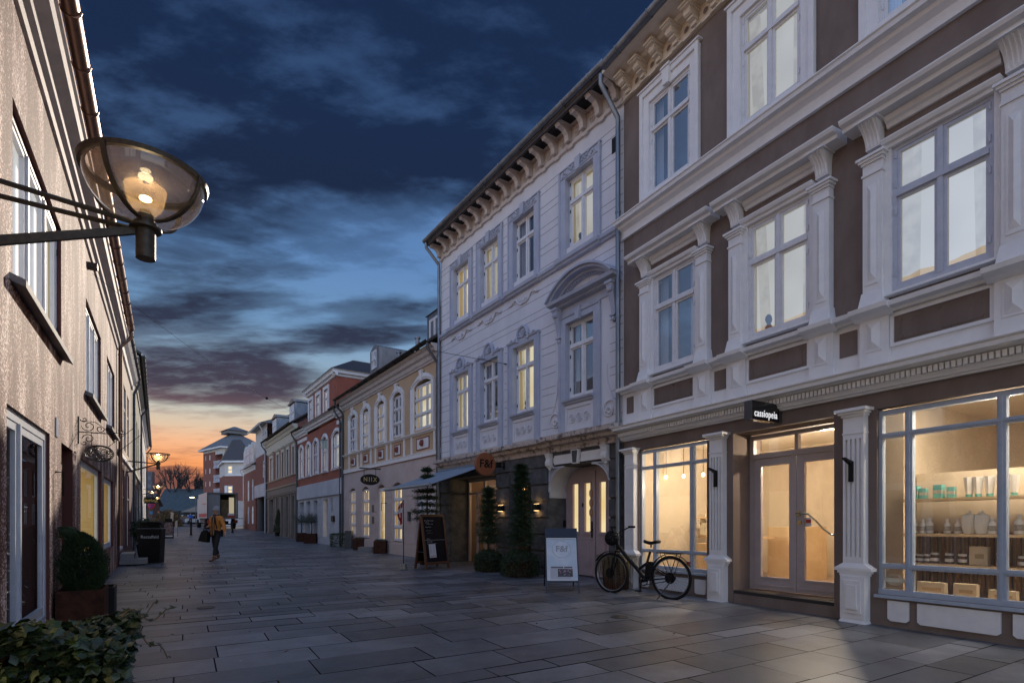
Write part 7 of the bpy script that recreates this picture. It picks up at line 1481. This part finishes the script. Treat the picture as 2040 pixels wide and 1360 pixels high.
mb = MB(); text_into(mb, 'Restaffald', Wx, w * .52, H + (HZ - 1069) * k, -.016, .115, ext=.002, sx=1.0); mb.v = mb.v; mb.build('lettering', mat('white_letters', (.5, .5, .52), .6), q)
# bollards
def bollard(pxb, Y, h, lb):
    c = V((px(pxb, Y), Y, gh(Y))); q = thing('bollard', tuple(c), lb, 'bollard', 'slim black bollards at the end of the pedestrian street'); mb = MB(); mb.lathe(c, [(.10, 0), (.10, .05), (.065, .1), (.06, h - .12), (.08, h - .1), (.08, h - .04), (.05, h), (.01, h + .02)], 12); mb.build('post', M['black'], q, smooth='auto')
bollard(380.5, 37, .92, 'thin black bollard on its own in front of the blue figure'); bollard(502.5, 52, .95, 'black bollard beside the arcade column'); bollard(463, 41, .85, 'black bollard behind the walking woman, at the truck tail lift')
# small picture board and banner
Y = 33.; c = V((px(335.5, Y), Y, gh(Y))); q = thing('picture_board', tuple(c), 'small black framed picture board standing past the litter bin', 'sandwich board'); Wx = Loc(c - V((.30, 0, 0))); mb = MB()
for a in ((0, .04, 0, 1.05), (.56, .60, 0, 1.05), (.04, .56, .98, 1.05), (.04, .56, 0, .10), (.04, .56, .20, .24)): mb.box(Wx, a[0], a[1], 0, .04, a[2], a[3])
mb.box(Wx, .1, .5, .0, .06, 1.05, 1.2); mb.build('frame', M['black'], q); mb = MB(); mb.box(Wx, .04, .56, .01, .03, .24, .98); mb.build('picture', mat('blurred_print', (.30, .20, .19), .6, c2=(.06, .04, .05), sc=7), q); mb = MB(); mb.box(Wx, .04, .56, -.01, .01, .10, .16); mb.build('white_strip', M['white'], q)
Y = 35.5; c = V((px(350, Y), Y, gh(Y))); q = thing('banner', tuple(c), 'pale banner leaning beside the picture board', 'banner'); Wx = Loc(c); mb = MB(); mb.tube([Wx.pt(.12, 0, 0), Wx.pt(.12, 0, 1.2)], .012, 5); mb.build('pole', M['zincdark'], q); mb = MB(); mb.plate(Wx, [(-.05, .5), (.12, .55), (.12, 1.05), (-.02, 1.0)], -.01, .0); mb.plate(Wx, [(-.34, 1.0), (-.16, 1.0), (-.12, 1.55), (-.32, 1.6)], -.01, .0); mb.build('cloth', mat('cream_cloth', (.50, .42, .36), .8), q)
# far parked cars
def farcar(p, Y, col, lb):
    c = V((px(p, Y), Y, gh(Y))); q = thing('parked_car', tuple(c), lb, 'car'); Wx = Loc(c); mb = MB()
    mb.plate(Wx, [(-2.0, .35), (2.0, .35), (2.05, .8), (1.3, .95), (-1.8, .98), (-2.05, .8)], -.85, .85); mb.plate(Wx, [(-1.5, .95), (1.2, .94), (.65, 1.42), (-1.1, 1.45)], -.75, .75, 1); mb.build('body', [col, M['blackgloss']], q)
    for x in (-1.3, 1.3):
        for n in (-.86, .86): mb = MB(); mb.tube([Wx.pt(x, n - .05, .32), Wx.pt(x, n + .05, .32)], .32, 14); mb.build('wheel', M['rubber'], q)
farcar(398, 92, mat('silver_car_paint', (.4, .42, .45), .3, .5), 'silver car parked on the far road beside the truck'); farcar(372, 96, mat('dark_blue_car_paint', (.03, .05, .12), .3, .3), 'dark blue car parked on the far road behind the blue figure')
# ------------------------------------------------------------------ bicycle
def bicycle():
    A, B = gp(1337, 1195), gp(1218, 1181); u = B - A; Lw = u.length; T = Loc(A, math.atan2(u.y, u.x)); T.n = -T.n if T.n.y > 0 else T.n; r = .335
    q = thing('bicycle', tuple(A), 'black electric bicycle leaning in front of the lit shop window', 'bicycle'); P = T.pt; B_ = M['black']
    c = lambda x, y: (T.S(x), T.Z(x, y))
    hubs = [0, Lw]
    for i, x in enumerate(hubs):
        mb = MB(); n = 56; ring = lambda rr: [P(x + rr * math.cos(t), 0, r + rr * math.sin(t)) for t in [2 * math.pi * k / n for k in range(n + 1)]]
        mb.tube(ring(r - .022), .022, 8); w = mb.build('wheel', M['rubber'], q, smooth='auto'); w['label'] = 'front wheel' if i else 'rear wheel'
        mb = MB(); mb.tube(ring(r - .046), .009, 6); mb.build('rim', mat('grey_rim', (.26, .26, .27), .35, .6), w)
        mb = MB()
        for k in range(32):
            a = 2 * math.pi * k / 32; a2 = a + (.5 if k % 2 else -.5); mb.tube([P(x + .03 * math.cos(a2), .02 * (-1) ** k, r + .03 * math.sin(a2)), P(x + (r - .05) * math.cos(a), 0, r + (r - .05) * math.sin(a))], .0016, 3)
        mb.build('spokes', M['zincdark'], w); mb = MB(); mb.tube([P(x, -.06, r), P(x, .06, r)], .028 if i else .05, 12); mb.tube([P(x, .035, r), P(x, .04, r)], .085, 20); mb.build('hub', B_, w)
        mb = MB(); a0, a1 = (.15, 2.6) if i == 0 else (.55, 2.55); pts = [P(x + (r + .022) * math.cos(a0 + (a1 - a0) * k / 18), 0, r + (r + .022) * math.sin(a0 + (a1 - a0) * k / 18)) for k in range(19)]
        for p0, p1 in zip(pts, pts[1:]): nn = T.n * .028; mb.add([p0 - nn, p0 + nn, p1 + nn, p1 - nn, p0 - nn + V((0, 0, .006)), p0 + nn + V((0, 0, .006)), p1 + nn + V((0, 0, .006)), p1 - nn + V((0, 0, .006))], [(0, 1, 2, 3), (4, 5, 6, 7), (0, 1, 5, 4), (2, 3, 7, 6), (0, 3, 7, 4), (1, 2, 6, 5)])
        mb.build('mudguard', B_, q)
    hd = c(1232, 1088); ht = c(1229.5, 1072); bb = c(1286, 1155); st = c(1297, 1090); sj = c(1289, 1121); mid = c(1271, 1134)
    pt = lambda c_, n=0: P(c_[0], n, c_[1])
    mb = MB(); mb.tube([pt(ht), pt(c(1230.5, 1095))], .024, 10); mb.tube([pt(hd), pt(mid), pt(bb)], .032, 10); mb.tube([pt(mid), pt(sj)], .022, 8); mb.tube([pt(bb), pt(sj), pt(c(1295.5, 1098))], .020, 8)
    for n in (-.05, .05): mb.tube([pt(sj, n * .4), P(0, n, r)], .010, 6); mb.tube([pt(bb, n * .6), P(0, n, r)], .012, 6)
    mb.build('frame', B_, q, smooth='auto')
    mb = MB()
    for n in (-.045, .045): mb.tube([P(ht[0], n, T.Z(1230, 1098)), P(hd[0] + .06, n, T.Z(1228, 1115)), P(Lw, n, r)], .015, 7)
    mb.tube([P(ht[0], -.05, T.Z(1230, 1098)), P(ht[0], .05, T.Z(1230, 1098))], .02, 7); mb.build('fork', B_, q)
    mb = MB(); hb = c(1229.5, 1060); mb.tube([pt(ht), pt(hb)], .018, 8); g = c(1231, 1049); mb.tube([P(hb[0] - .16, -.28, g[1]), P(hb[0] - .06, -.24, g[1] - .01), P(hb[0] + .02, -.08, hb[1]), P(hb[0] + .02, .08, hb[1]), P(hb[0] - .06, .24, g[1] - .01), P(hb[0] - .16, .28, g[1])], .012, 8)
    mb.tube([P(hb[0] - .16, -.28, g[1]), P(hb[0] - .05, -.245, g[1])], .018, 8); mb.tube([P(hb[0] - .16, .28, g[1]), P(hb[0] - .05, .245, g[1])], .018, 8); mb.build('handlebar', B_, q)
    mb = MB(); s0 = c(1297, 1079); mb.tube([pt(st), pt(c(1297, 1082))], .013, 8); mb.build('seat_post', M['zincdark'], q)
    mb = MB(); vs_ = []
    for k in range(9):
        t = k / 8; x = s0[0] - .125 + .25 * t; w = .075 * (1 - t) ** .6 + .018; z = s0[1] + .012 * math.cos(t * 6)
        for a in range(8): g_ = 2 * math.pi * a / 8; vs_.append(P(x, w * math.cos(g_), z + .022 * math.sin(g_) - (.01 if math.sin(g_) < 0 else 0)))
    mb.add(vs_, [(k * 8 + a, k * 8 + (a + 1) % 8, (k + 1) * 8 + (a + 1) % 8, (k + 1) * 8 + a) for k in range(8) for a in range(8)] + [tuple(range(8)), tuple(range(64, 72))]); mb.build('saddle', M['rubber'], q, smooth=True)
    mb = MB(); b0, b1 = c(1290, 1152), c(1292, 1118); mb.hexa([P(b0[0] - .055, -.035, b0[1]), P(b0[0] + .0, -.035, b0[1]), P(b0[0] + .0, .035, b0[1]), P(b0[0] - .055, .035, b0[1]), P(b1[0] - .065, -.03, b1[1]), P(b1[0] - .01, -.03, b1[1]), P(b1[0] - .01, .03, b1[1]), P(b1[0] - .065, .03, b1[1])]); mb.build('battery', B_, q)
    mb = MB(); r0, r1 = c(1313, 1100), c(1359, 1100)
    for n in (-.06, .06, 0): mb.tube([P(r0[0], n, r0[1]), P(r1[0], n, r0[1])], .009, 6)
    mb.tube([P(r0[0], -.06, r0[1]), P(r0[0], .06, r0[1])], .009, 6); mb.tube([P(r1[0], -.06, r0[1]), P(r1[0], .06, r0[1])], .009, 6)
    for n in (-.06, .06): mb.tube([P(r0[0] - .05, n, r0[1]), P(0, n, r)], .006, 5); mb.tube([P(r1[0] + .05, n, r0[1]), P(-.0, n, r)], .006, 5)
    mb.build('rear_rack', B_, q)
    mb = MB(); mb.tube([P(bb[0], -.02, bb[1]), P(bb[0], .10, bb[1])], .03, 10); ring = [P(bb[0] + .075 * math.cos(t), .06, bb[1] + .075 * math.sin(t)) for t in [2 * math.pi * k / 20 for k in range(21)]]; mb.tube(ring, .007, 5); mb.tube([P(bb[0], .09, bb[1] + .07), P(0, .05, r + .04)], .006, 4); mb.tube([P(bb[0], .09, bb[1] - .07), P(0, .05, r - .04)], .006, 4)
    mb.tube([P(bb[0], .11, bb[1]), P(bb[0] + .03, .11, bb[1] - .15)], .010, 6); mb.tube([P(bb[0], -.08, bb[1]), P(bb[0] - .03, -.08, bb[1] + .15)], .010, 6); mb.box(T, bb[0] - .01, bb[0] + .08, .11, .19, bb[1] - .165, bb[1] - .145); mb.box(T, bb[0] - .07, bb[0] + .02, -.16, -.08, bb[1] + .14, bb[1] + .16); mb.build('crankset', B_, q)
    mb = MB(); mb.tube([P(-.02, .05, r - .05), P(-.06 + .2, .17, .012)], .010, 6); mb.build('kickstand', M['zincdark'], q)
    mb = MB(); mb.box(T, -.30, -.27, -.03, .03, r + .22, r + .26); mb.build('rear_light', mat('red_reflector', (.2, .01, .01), .3), q)
    h = thing('bicycle_helmet', tuple(pt(c(1223, 1070))), 'black cycling helmet hung on the bicycle handlebar', 'helmet'); mb = MB(); cc = pt(c(1223, 1071), .06)
    for k in range(7): a = math.pi * k / 7; mb.tube([cc + V((math.cos(a) * .10 * math.sin(t), math.sin(a) * .12 * math.sin(t), .11 * math.cos(t))) for t in [math.pi * i / 10 for i in range(-10, 11)]], .018, 6)
    for k in (-.6, 0, .5): mb.tube([cc + V((.10 * math.cos(t) * math.cos(k), .12 * math.sin(t) * math.cos(k), .11 * math.sin(k))) for t in [2 * math.pi * i / 20 for i in range(21)]], .018, 6)
    mb.build('shell', M['rubber'], h, smooth='auto')
bicycle()

# ------------------------------------------------------------------ people
def skin(name, pts, edges, m, parent, root=0, sub=1):
    me = bpy.data.meshes.new(name); o_ = ORG[parent.name] if ORG.get(parent.name) is not None else V((0, 0, 0))
    me.from_pydata([V(p[:3]) for p in pts], edges, []); o = bpy.data.objects.new(name, me); scene.collection.objects.link(o); o.parent = parent
    me.materials.append(m); md = o.modifiers.new('skin', 'SKIN'); md.use_smooth_shade = True
    for i, v in enumerate(me.skin_vertices[0].data): r = pts[i][3]; v.radius = r if isinstance(r, tuple) else (r, r); v.use_root = (i == root)
    o.modifiers.new('sub', 'SUBSURF').levels = sub; o.modifiers['sub'].render_levels = sub; ORG[o.name] = o_; return o
SKIN = mat('skin', (.42, .24, .17), .6)
def hand(pts, ed, wrist, at_, d, side):
    """palm and five fingers; d = direction of the hand"""
    d = d.normalized(); x = d.cross(V((0, 1, 0))).normalized() * side; b = len(pts); pm = at_ + d * .055; pts.append((*pm, (.034, .016))); ed.append((wrist, b))
    for k, (f, L_) in enumerate(((-1, .055), (-.35, .068), (.35, .064), (1, .05))):
        r0 = at_ + d * .08 + x * .013 * f * 1.3; i = len(pts); pts.append((*r0, .0095)); ed.append((b, i)); p1 = r0 + d * L_ * .55 + V((0, -.006, 0)); p2 = p1 + d * L_ * .4 + V((0, -.018, .004)); pts.append((*p1, .0085)); ed.append((i, i + 1)); pts.append((*p2, .0075)); ed.append((i + 1, i + 2))
    i = len(pts); t0 = at_ + d * .03 - x * .025; pts.append((*t0, .010)); ed.append((b, i)); pts.append((*(t0 + d * .03 - x * .015), .009)); ed.append((i, i + 1))
def person(loc, h, rz, label, jacket, trousers, boots, hat=None, hair=None, armL=None, armR=None, stride=.16, bag=None, collar=None, long_coat=False):
    q = thing('person', tuple(loc), label, 'person'); q.rotation_euler = (0, 0, rz); q.scale = (h / 1.65,) * 3; ORG[q.name] = V((0, 0, 0))
    # figure faces -y; right hand at -x
    aR = armR or [(-.19, 0, 1.33), (-.26, .0, 1.07), (-.22, -.16, .93)]; aL = armL or [(.19, 0, 1.33), (.30, .02, 1.08), (.36, -.02, .84)]
    hipR, kR, fR = V((-.085, 0, .86)), V((-.10, .02, .47)), V((-.10, stride, .12)); hipL, kL, fL = V((.085, 0, .86)), V((.09, -stride * .55, .47)), V((.085, -stride, .075))
    pts = [(0, 0, .88, (.14, .10)), (0, 0, 1.08, (.12, .09)), (0, 0, 1.28, (.15, .10)), (0, 0, 1.38, (.07, .06)), (0, -.005, 1.44, .048), (0, -.012, 1.53, (.072, .085)), (0, -.012, 1.60, (.066, .078))]; ed = [(0, 1), (1, 2), (2, 3), (3, 4), (4, 5), (5, 6)]
    for arm, sd in ((aR, -1), (aL, 1)):
        i = len(pts); pts += [(*arm[0], .055), (*arm[1], .042), (*arm[2], .028)]; ed += [(2, i), (i, i + 1), (i + 1, i + 2)]; hand(pts, ed, i + 2, V(arm[2]), V(arm[2]) - V(arm[1]), sd)
    for hp, kn, ft in ((hipR, kR, fR), (hipL, kL, fL)):
        i = len(pts); pts += [(*hp, .085), (*kn, .055), (*ft, .038), (*(ft + V((0, -.10, -.045))), .03)]; ed += [(0, i), (i, i + 1), (i + 1, i + 2), (i + 2, i + 3)]
    body = skin('body', pts, ed, SKIN, q)
    fm = MB(); y = -.098                                     # face
    fm.add([(-.012, y, 1.535), (.012, y, 1.535), (0, y - .022, 1.525), (0, y - .004, 1.565)], [(0, 1, 2), (0, 2, 3), (1, 3, 2)])
    for s in (-1, 1): fm.ball((s * .027, y + .014, 1.562), .010, 8)
    fm.ball((-.078, -.01, 1.545), .02, 8, sc=(.4, 1, 1.4)); fm.ball((.078, -.01, 1.545), .02, 8, sc=(.4, 1, 1.4)); fm.build('face', SKIN, q, smooth=True)
    mo = MB(); mo.tube([(-.02, y + .004, 1.498), (0, y - .003, 1.496), (.02, y + .004, 1.498)], .005, 5); mo.build('mouth', mat('lips', (.28, .09, .08), .5), q)
    # jacket: torso and sleeves
    zb = .55 if long_coat else .76
    pts = [(0, 0, zb, (.185, .13)), (0, 0, .95, (.165, .12)), (0, 0, 1.12, (.155, .115)), (0, 0, 1.30, (.175, .115)), (0, .005, 1.395, (.08, .075))]; ed = [(0, 1), (1, 2), (2, 3), (3, 4)]
    for arm in (aR, aL): i = len(pts); w = V(arm[2]) * .93 + V(arm[1]) * .07; pts += [(*arm[0], .078), (*arm[1], .062), (*w, .046)]; ed += [(3, i), (i, i + 1), (i + 1, i + 2)]
    skin('jacket', pts, ed, jacket, q, 2)
    pts = [(0, 0, .86, (.14, .105))]; ed = []
    for hp, kn, ft in ((hipR, kR, fR), (hipL, kL, fL)): i = len(pts); pts += [(*hp, .10), (*kn, .072), (*(ft * .8 + kn * .2), .056)]; ed += [(0, i), (i, i + 1), (i + 1, i + 2)]
    skin('trousers', pts, ed, trousers, q)
    for kn, ft in ((kR, fR), (kL, fL)): skin('boot', [(*(ft * .72 + kn * .28), .055), (*ft, .048), (*(ft + V((0, -.07, -.04))), (.046, .034)), (*(ft + V((0, -.15, -.045))), (.038, .028))], [(0, 1), (1, 2), (2, 3)], boots, q)
    if hat: m_ = MB(); m_.lathe((0, .0, 1.585), [(.088, -.03), (.096, .0), (.098, .03), (.088, .07), (.06, .10), (.02, .115)], 20); m_.lathe((0, 0, 1.575), [(.094, -.03), (.104, -.03), (.105, .02), (.095, .02)], 20, closed=False); m_.build('beanie', hat, q, smooth=True)
    if hair: m_ = MB(); m_.ball((0, .02, 1.585), .105, 14, sc=(1, 1, .95)); m_.ball((0, .06, 1.50), .09, 12); m_.build('hair', hair, q, smooth=True)
    if collar:
        m_ = MB(); m_.tube([(.065 * math.cos(t), .06 * math.sin(t), 1.41 + .012 * math.sin(3 * t)) for t in [2 * math.pi * i / 14 for i in range(15)]], .032, 8); m_.build('scarf', collar, q, smooth=True)
        m_ = MB(); m_.hexa([(-.035, -.135, .84), (.045, -.14, .84), (.045, -.10, .84), (-.035, -.10, .84), (-.045, -.135, 1.33), (.05, -.135, 1.33), (.05, -.09, 1.38), (-.045, -.09, 1.38)]); m_.build('pullover', collar, q)
        m_ = MB()
        for x0 in (-.05, .055): m_.tube([(x0, -.135, .80), (x0, -.15, 1.1), (x0 * 1.1, -.13, 1.34)], .012, 5)
        m_.build('jacket_zip', jacket, q)
        m_ = MB(); m_.tube([(.10, -.125, 1.36), (.14, -.14, 1.2), (.165, -.10, 1.0)], .018, 5); m_.build('rucksack_strap', M['black'], q)
        m_ = MB(); m_.tube([(.05 * math.cos(t) * 1.4, .11 + .04 * math.sin(t), 1.34) for t in [math.pi * i / 6 for i in range(7)]], .05, 7); m_.build('hood', jacket, q, smooth=True)
    return q
W_or = mat('mustard_jacket', (.44, .17, .03), .8, c2=(.52, .21, .04), sc=12, bump=.3, bsc=30); dkt = mat('dark_trousers', (.014, .014, .018), .8); bt = mat('brown_boot', (.12, .045, .02), .6)
loc = gp(431, 1117.5)
person(loc, 1.58, R(-25), 'woman in a mustard jacket and grey beanie walking up the street', W_or, dkt, bt, hat=mat('grey_knit', (.26, .27, .32), .95), collar=mat('charcoal_wool', (.045, .042, .05), .9), armR=[(-.19, 0, 1.33), (-.29, .02, 1.09), (-.12, -.19, 1.06)], armL=[(.19, 0, 1.33), (.31, .02, 1.10), (.43, -.03, .87)], stride=.15)
q = thing('handbag', tuple(loc + V((-.27, -.08, .70))), 'black shoulder bag hanging from the arm of the woman in mustard', 'bag'); mb = MB(); Wx = Loc(loc + V((-.27, -.12, .62)), R(-15)); mb.plate(Wx, [(-.19, -.02), (.12, -.06), (.15, .20), (.02, .30), (-.08, .24)], -.06, .06); mb.build('bag_body', M['black'], q); mb = MB(); mb.tube([Wx.pt(-.06, 0, .22), Wx.pt(0, 0, .46), Wx.pt(.08, 0, .26)], .012, 5); mb.build('strap', M['black'], q)
person(V((px(379.5, 74), 74, gh(74))), 1.70, R(60), 'distant walker in a bright blue jacket crossing the far road', mat('bright_blue_jacket', (.02, .10, .42), .7), dkt, dkt, hat=mat('dark_cap', (.03, .03, .04), .9), stride=.2)
person(V((px(316, 60), 60, gh(60))), 1.66, R(-20), 'distant figure with copper red hair and a dark coat', mat('dark_green_coat', (.03, .035, .035), .8), dkt, dkt, hair=mat('copper_hair', (.45, .12, .05), .7), long_coat=True, stride=.05)

# ------------------------------------------------------------------ delivery truck
def truck():
    Y = 48.0; o = V((px(443.5, Y), Y, gh(Y))); a = R(90 + 34); T = Loc(o, a - R(0)); T.u = V((-math.sin(R(36)), math.cos(R(36)), 0)); T.n = V((math.cos(R(36)), math.sin(R(36)), 0))
    q = thing('delivery_truck', tuple(o), 'white box truck with red stripes, open at the back and tail lift down', 'truck'); P = T.pt; w = 1.22; L_ = 6.2; z0, z1 = 1.0, 3.25
    mb = MB(); t = .06
    mb.box(T, 0, L_, -w, -w + t, z0, z1, 0); mb.box(T, 0, L_, w - t, w, z0, z1, 0); mb.box(T, 0, L_, -w + t, w - t, z1 - t, z1, 0); mb.box(T, 0, L_, -w + t, w - t, z0 - .08, z0, 1); mb.box(T, L_ - t, L_, -w + t, w - t, z0, z1 - t, 1); mb.build('cargo_box', [mat('white_truck_panel', (.5, .5, .5), .4), mat('dark_cargo_inside', (.03, .028, .025), .8)], q)
    mb = MB()
    for n in (-w, w - .08): mb.box(T, -.06, 0, n, n + .08, z0, z1)
    mb.box(T, -.06, 0, -w + .08, w - .08, z1 - .14, z1); mb.build('door_frame', M['zincdark'], q)
    mb = MB(); mb.box(T, -.02, .04, -w + .1, -w + 1.02, z0, z1 - .15); 
    for n in (.25, .6): mb.box(T, -.05, -.02, -w + n, -w + n + .03, z0 + .1, z1 - .2)
    mb.build('door', mat('grey_roller_door', (.16, .17, .18), .5), q)
    mb = MB(); mb.box(T, .2, L_ - .4, -w - .012, -w - .001, z0 + .1, z0 + .42); mb.box(T, .4, 3.5, -w - .013, -w - .002, z0 + 1.25, z0 + 1.30); mb.build('red_stripe', mat('red_truck_stripe', (.45, .08, .07), .5), q)
    mb = MB(); rg = random.Random(3)
    for k in range(9): mb.box(T, rg.uniform(1.5, 4), rg.uniform(4.2, 5), rg.uniform(-.1, .3), rg.uniform(.5, 1.0), z0, rg.uniform(z0 + .5, z1 - .4))
    mb.build('cargo', mat('stacked_cargo', (.14, .11, .08), .8, c2=(.22, .18, .13), sc=4), q)
    mb = MB(); mb.box(T, .3, .32, .55, .95, z0 + .3, z1 - .4); mb.build('strip_light', emis('truck_light', (1, .85, .6), .35), q); mb = MB(); mb.box(T, .1, .4, -.1, .15, z1 - .12, z1 - .07); mb.build('lamp', emis('truck_lamp', (1, .95, .85), 1.5), q)
    mb = MB(); mb.box(T, -1.5, 0, -w + .1, w + .2, z0 - .06, z0); mb.build('tail_lift', M['zinc'], q)
    mb = MB(); mb.box(T, -.9, -.3, .3, .9, z0, z0 + .25); mb.box(T, -.8, -.4, .35, .8, z0 + .25, z0 + .42, 1); mb.build('crate', [mat('red_crate', (.25, .05, .03), .7), M['greywhite']], q)
    mb = MB(); mb.box(T, -.05, .05, w - .35, w - .02, .55, .85); mb.box(T, -.05, .05, -w + .02, -w + .35, .55, .85); mb.build('tail_light', mat('red_tail_light', (.4, .03, .02), .3), q)
    mb = MB(); mb.box(T, .2, L_ + 2.2, -.5, .5, .45, .75); mb.box(T, -.02, .04, -w + .1, w - .1, .42, .52); mb.build('chassis', M['black'], q)
    mb = MB(); mb.box(T, L_ + .15, L_ + 2.0, -1.1, 1.1, .6, 2.9); mb.build('cab', mat('white_cab', (.5, .5, .5), .4), q)
    for s in (1.4, L_ + 1.1):
        for n in (-w + .16, w - .16): mb = MB(); mb.tube([P(s, n - .15, .46), P(s, n + .15, .46)], .46, 20); mb.tube([P(s, n - .16, .46), P(s, n + .16, .46)], .2, 14); mb.build('wheel', M['rubber'], q)
truck()

# ------------------------------------------------------------------ goods in the shop window
W = BR; P = W.pt
def proto(name, label, cat, group, parts):
    q = thing(name, (0, 0, 0), label, cat, group)
    for n, m, pr, sg_ in parts: mb = MB(); mb.lathe((0, 0, 0), pr, sg_); mb.build(n, m, q, smooth='auto')
    return q
teal = mat('teal_carton', (.10, .36, .33), .5); cw = mat('white_plastic', (.72, .70, .66), .4); amber = mat('amber_glass', (.10, .05, .02), .2); card = mat('cream_carton', (.62, .52, .36), .7)
lbl = mat('pale_printed_label', (.45, .42, .36), .7, c2=(.25, .23, .2), sc=60); pg = {}
pg['bottle'] = proto('bottle', 'white bottle on the middle shelf', 'bottle', 'white bottles on the middle shelf', [('body', cw, [(.035, 0), (.035, .11), (.015, .135), (.015, .15)], 12), ('cap', cw, [(.018, .15), (.018, .175)], 10), ('paper_label', lbl, [(.0362, .03), (.0362, .085)], 12)])
pg['carton'] = proto('carton', 'teal carton on the top shelf', 'box', 'teal cartons on the top shelf', [('body', teal, [(.06, 0), (.06, .15)], 4), ('paper_label', lbl, [(.0612, .05), (.0612, .09)], 4)])
pg['tube'] = proto('cream_tube', 'white cream tube on the top shelf', 'tube', 'white tubes on the top shelf', [('cap', teal, [(.03, 0), (.03, .03)], 10), ('body', cw, [(.034, .03), (.042, .12), (.05, .21), (.05, .215)], 8)])
pg['jar'] = proto('jar', 'amber jar on the lowest shelf', 'jar', 'amber jars on the lowest shelf', [('body', amber, [(.035, 0), (.035, .07), (.03, .08)], 12), ('lid', cw, [(.034, .08), (.034, .10)], 12), ('paper_label', cw, [(.0362, .02), (.0362, .05)], 12)])
pg['pouch'] = proto('pouch', 'white spouted pouch in the middle of the middle shelf', 'pouch', 'white pouches on the middle shelf', [('body', cw, [(.05, 0), (.075, .08), (.07, .2), (.02, .22), (.015, .25)], 6)])
used = set()
def put(k, s, n, z, lb=None, sc=1, rz=0):
    o = pg[k] if k not in used else copy_tree(pg[k]); used.add(k); o.location = P(s, n, z); o.scale = (sc,) * 3; o.rotation_euler = (0, 0, rz + wang(BR))
    if lb: o['label'] = lb
rg = random.Random(4); n_ = -.62
for i, s in enumerate((-.98, -1.07, -1.22, -1.34)): put('carton', s, n_, 1.445, rz=.785, sc=.8 if i % 2 else 1)
for s in (-1.50, -1.58, -1.68, -1.78, -1.88, -2.1, -2.2): put('tube', s, n_, 1.445, sc=1.0)
for s in (-2.32, -2.44, -2.6, -2.75): put('carton', s, n_, 1.445, rz=.785)
for s in (-.98, -1.06, -1.13, -1.30, -1.40, -1.70, -1.92, -2.02, -2.15, -2.3, -2.42, -2.6): put('bottle', s, n_, 1.045, sc=rg.uniform(.9, 1.2))
for s in (-1.50, -1.61): put('pouch', s, n_, 1.045)
for s in (-.97, -1.04, -1.11, -1.18, -1.32, -1.44, -1.95, -2.05, -2.2, -2.35, -2.5): put('jar', s, n_, .705, sc=rg.uniform(.9, 1.2))
put('bottle', -1.78, n_, .705, 'single white bottle among the amber jars on the lowest shelf', 1.3)
for (a0, a1, z, h, lb) in ((-1.38, -1.12, .365, .14, 'long cream carton leftmost on the window floor'), (-1.66, -1.46, .365, .15, 'square cream carton in the middle of the window floor'), (-1.98, -1.76, .365, .11, 'flat cream carton rightmost on the window floor'), (-1.66, -1.50, .705, .20, 'upright cream card box on the lowest shelf')):
    q = thing('carton', tuple(P((a0 + a1) / 2, -.35, z)), lb, 'box'); mb = MB(); nn = -.35 if z < .5 else -.62; mb.box(W, a0, a1, nn - .08, nn, z, z + h); mb.build('box_body', card, q); mb = MB(); mb.box(W, a0 + .03, a1 - .05, nn, nn + .002, z + h * .35, z + h * .6); mb.build('printed_band', mat('tan_print', (.42, .30, .16), .7), q)
for i, (pxb, pyb) in enumerate(((1327, 950), (1362, 948), (1401, 945))):
    nn = -.9; s = W.S(pxb, nn); z = W.Z(pxb, pyb, nn); q = thing('pendant_bulb', tuple(P(s, nn, z)), ('leftmost', 'middle', 'rightmost')[i] + ' of three bare bulbs hanging in the smaller shop window', 'lamp'); mb = MB(); mb.ball(P(s, nn, z), .028, 10, sc=(1, 1, 1.3)); mb.build('bulb', M['lampcore'], q); mb = MB(); mb.tube([P(s, nn, z + .04), P(s, nn, 2.61)], .005, 4); mb.build('cord', M['black'], q)
q = thing('leaning_pictures', tuple(P(2.4, -1.5, 1.3)), 'white framed pictures and small goods on the tables in the smaller shop window', 'pictures'); mb = MB()
for (s, n, z, w, h) in ((2.85, -1.45, .95, .12, .4), (2.7, -1.5, .95, .14, .3), (2.3, -1.6, .95, .3, .22), (1.95, -1.55, 1.3, .34, .2), (2.5, -1.55, 1.3, .12, .12), (2.2, -1.3, .8, .5, .1)): mb.box(W, s - w / 2, s + w / 2, n - .02, n, z, z + h)
mb.build('picture_frame', card, q)
q = thing('window_sticker', tuple(P(-1.02, -.02, .5)), 'cream round badge sticker low on the big shop window', 'sticker'); mb = MB()
for r_ in (.055, .075): mb.tube([P(-1.02 + r_ * 1.1 * math.cos(t), -.072, .53 + r_ * .8 * math.sin(t)) for t in [2 * math.pi * i / 24 for i in range(25)]], .004, 4)
mb.box(W, -1.12, -.92, -.076, -.072, .50, .545); mb.build('badge', mat('cream_print', (.6, .55, .42), .7), q)
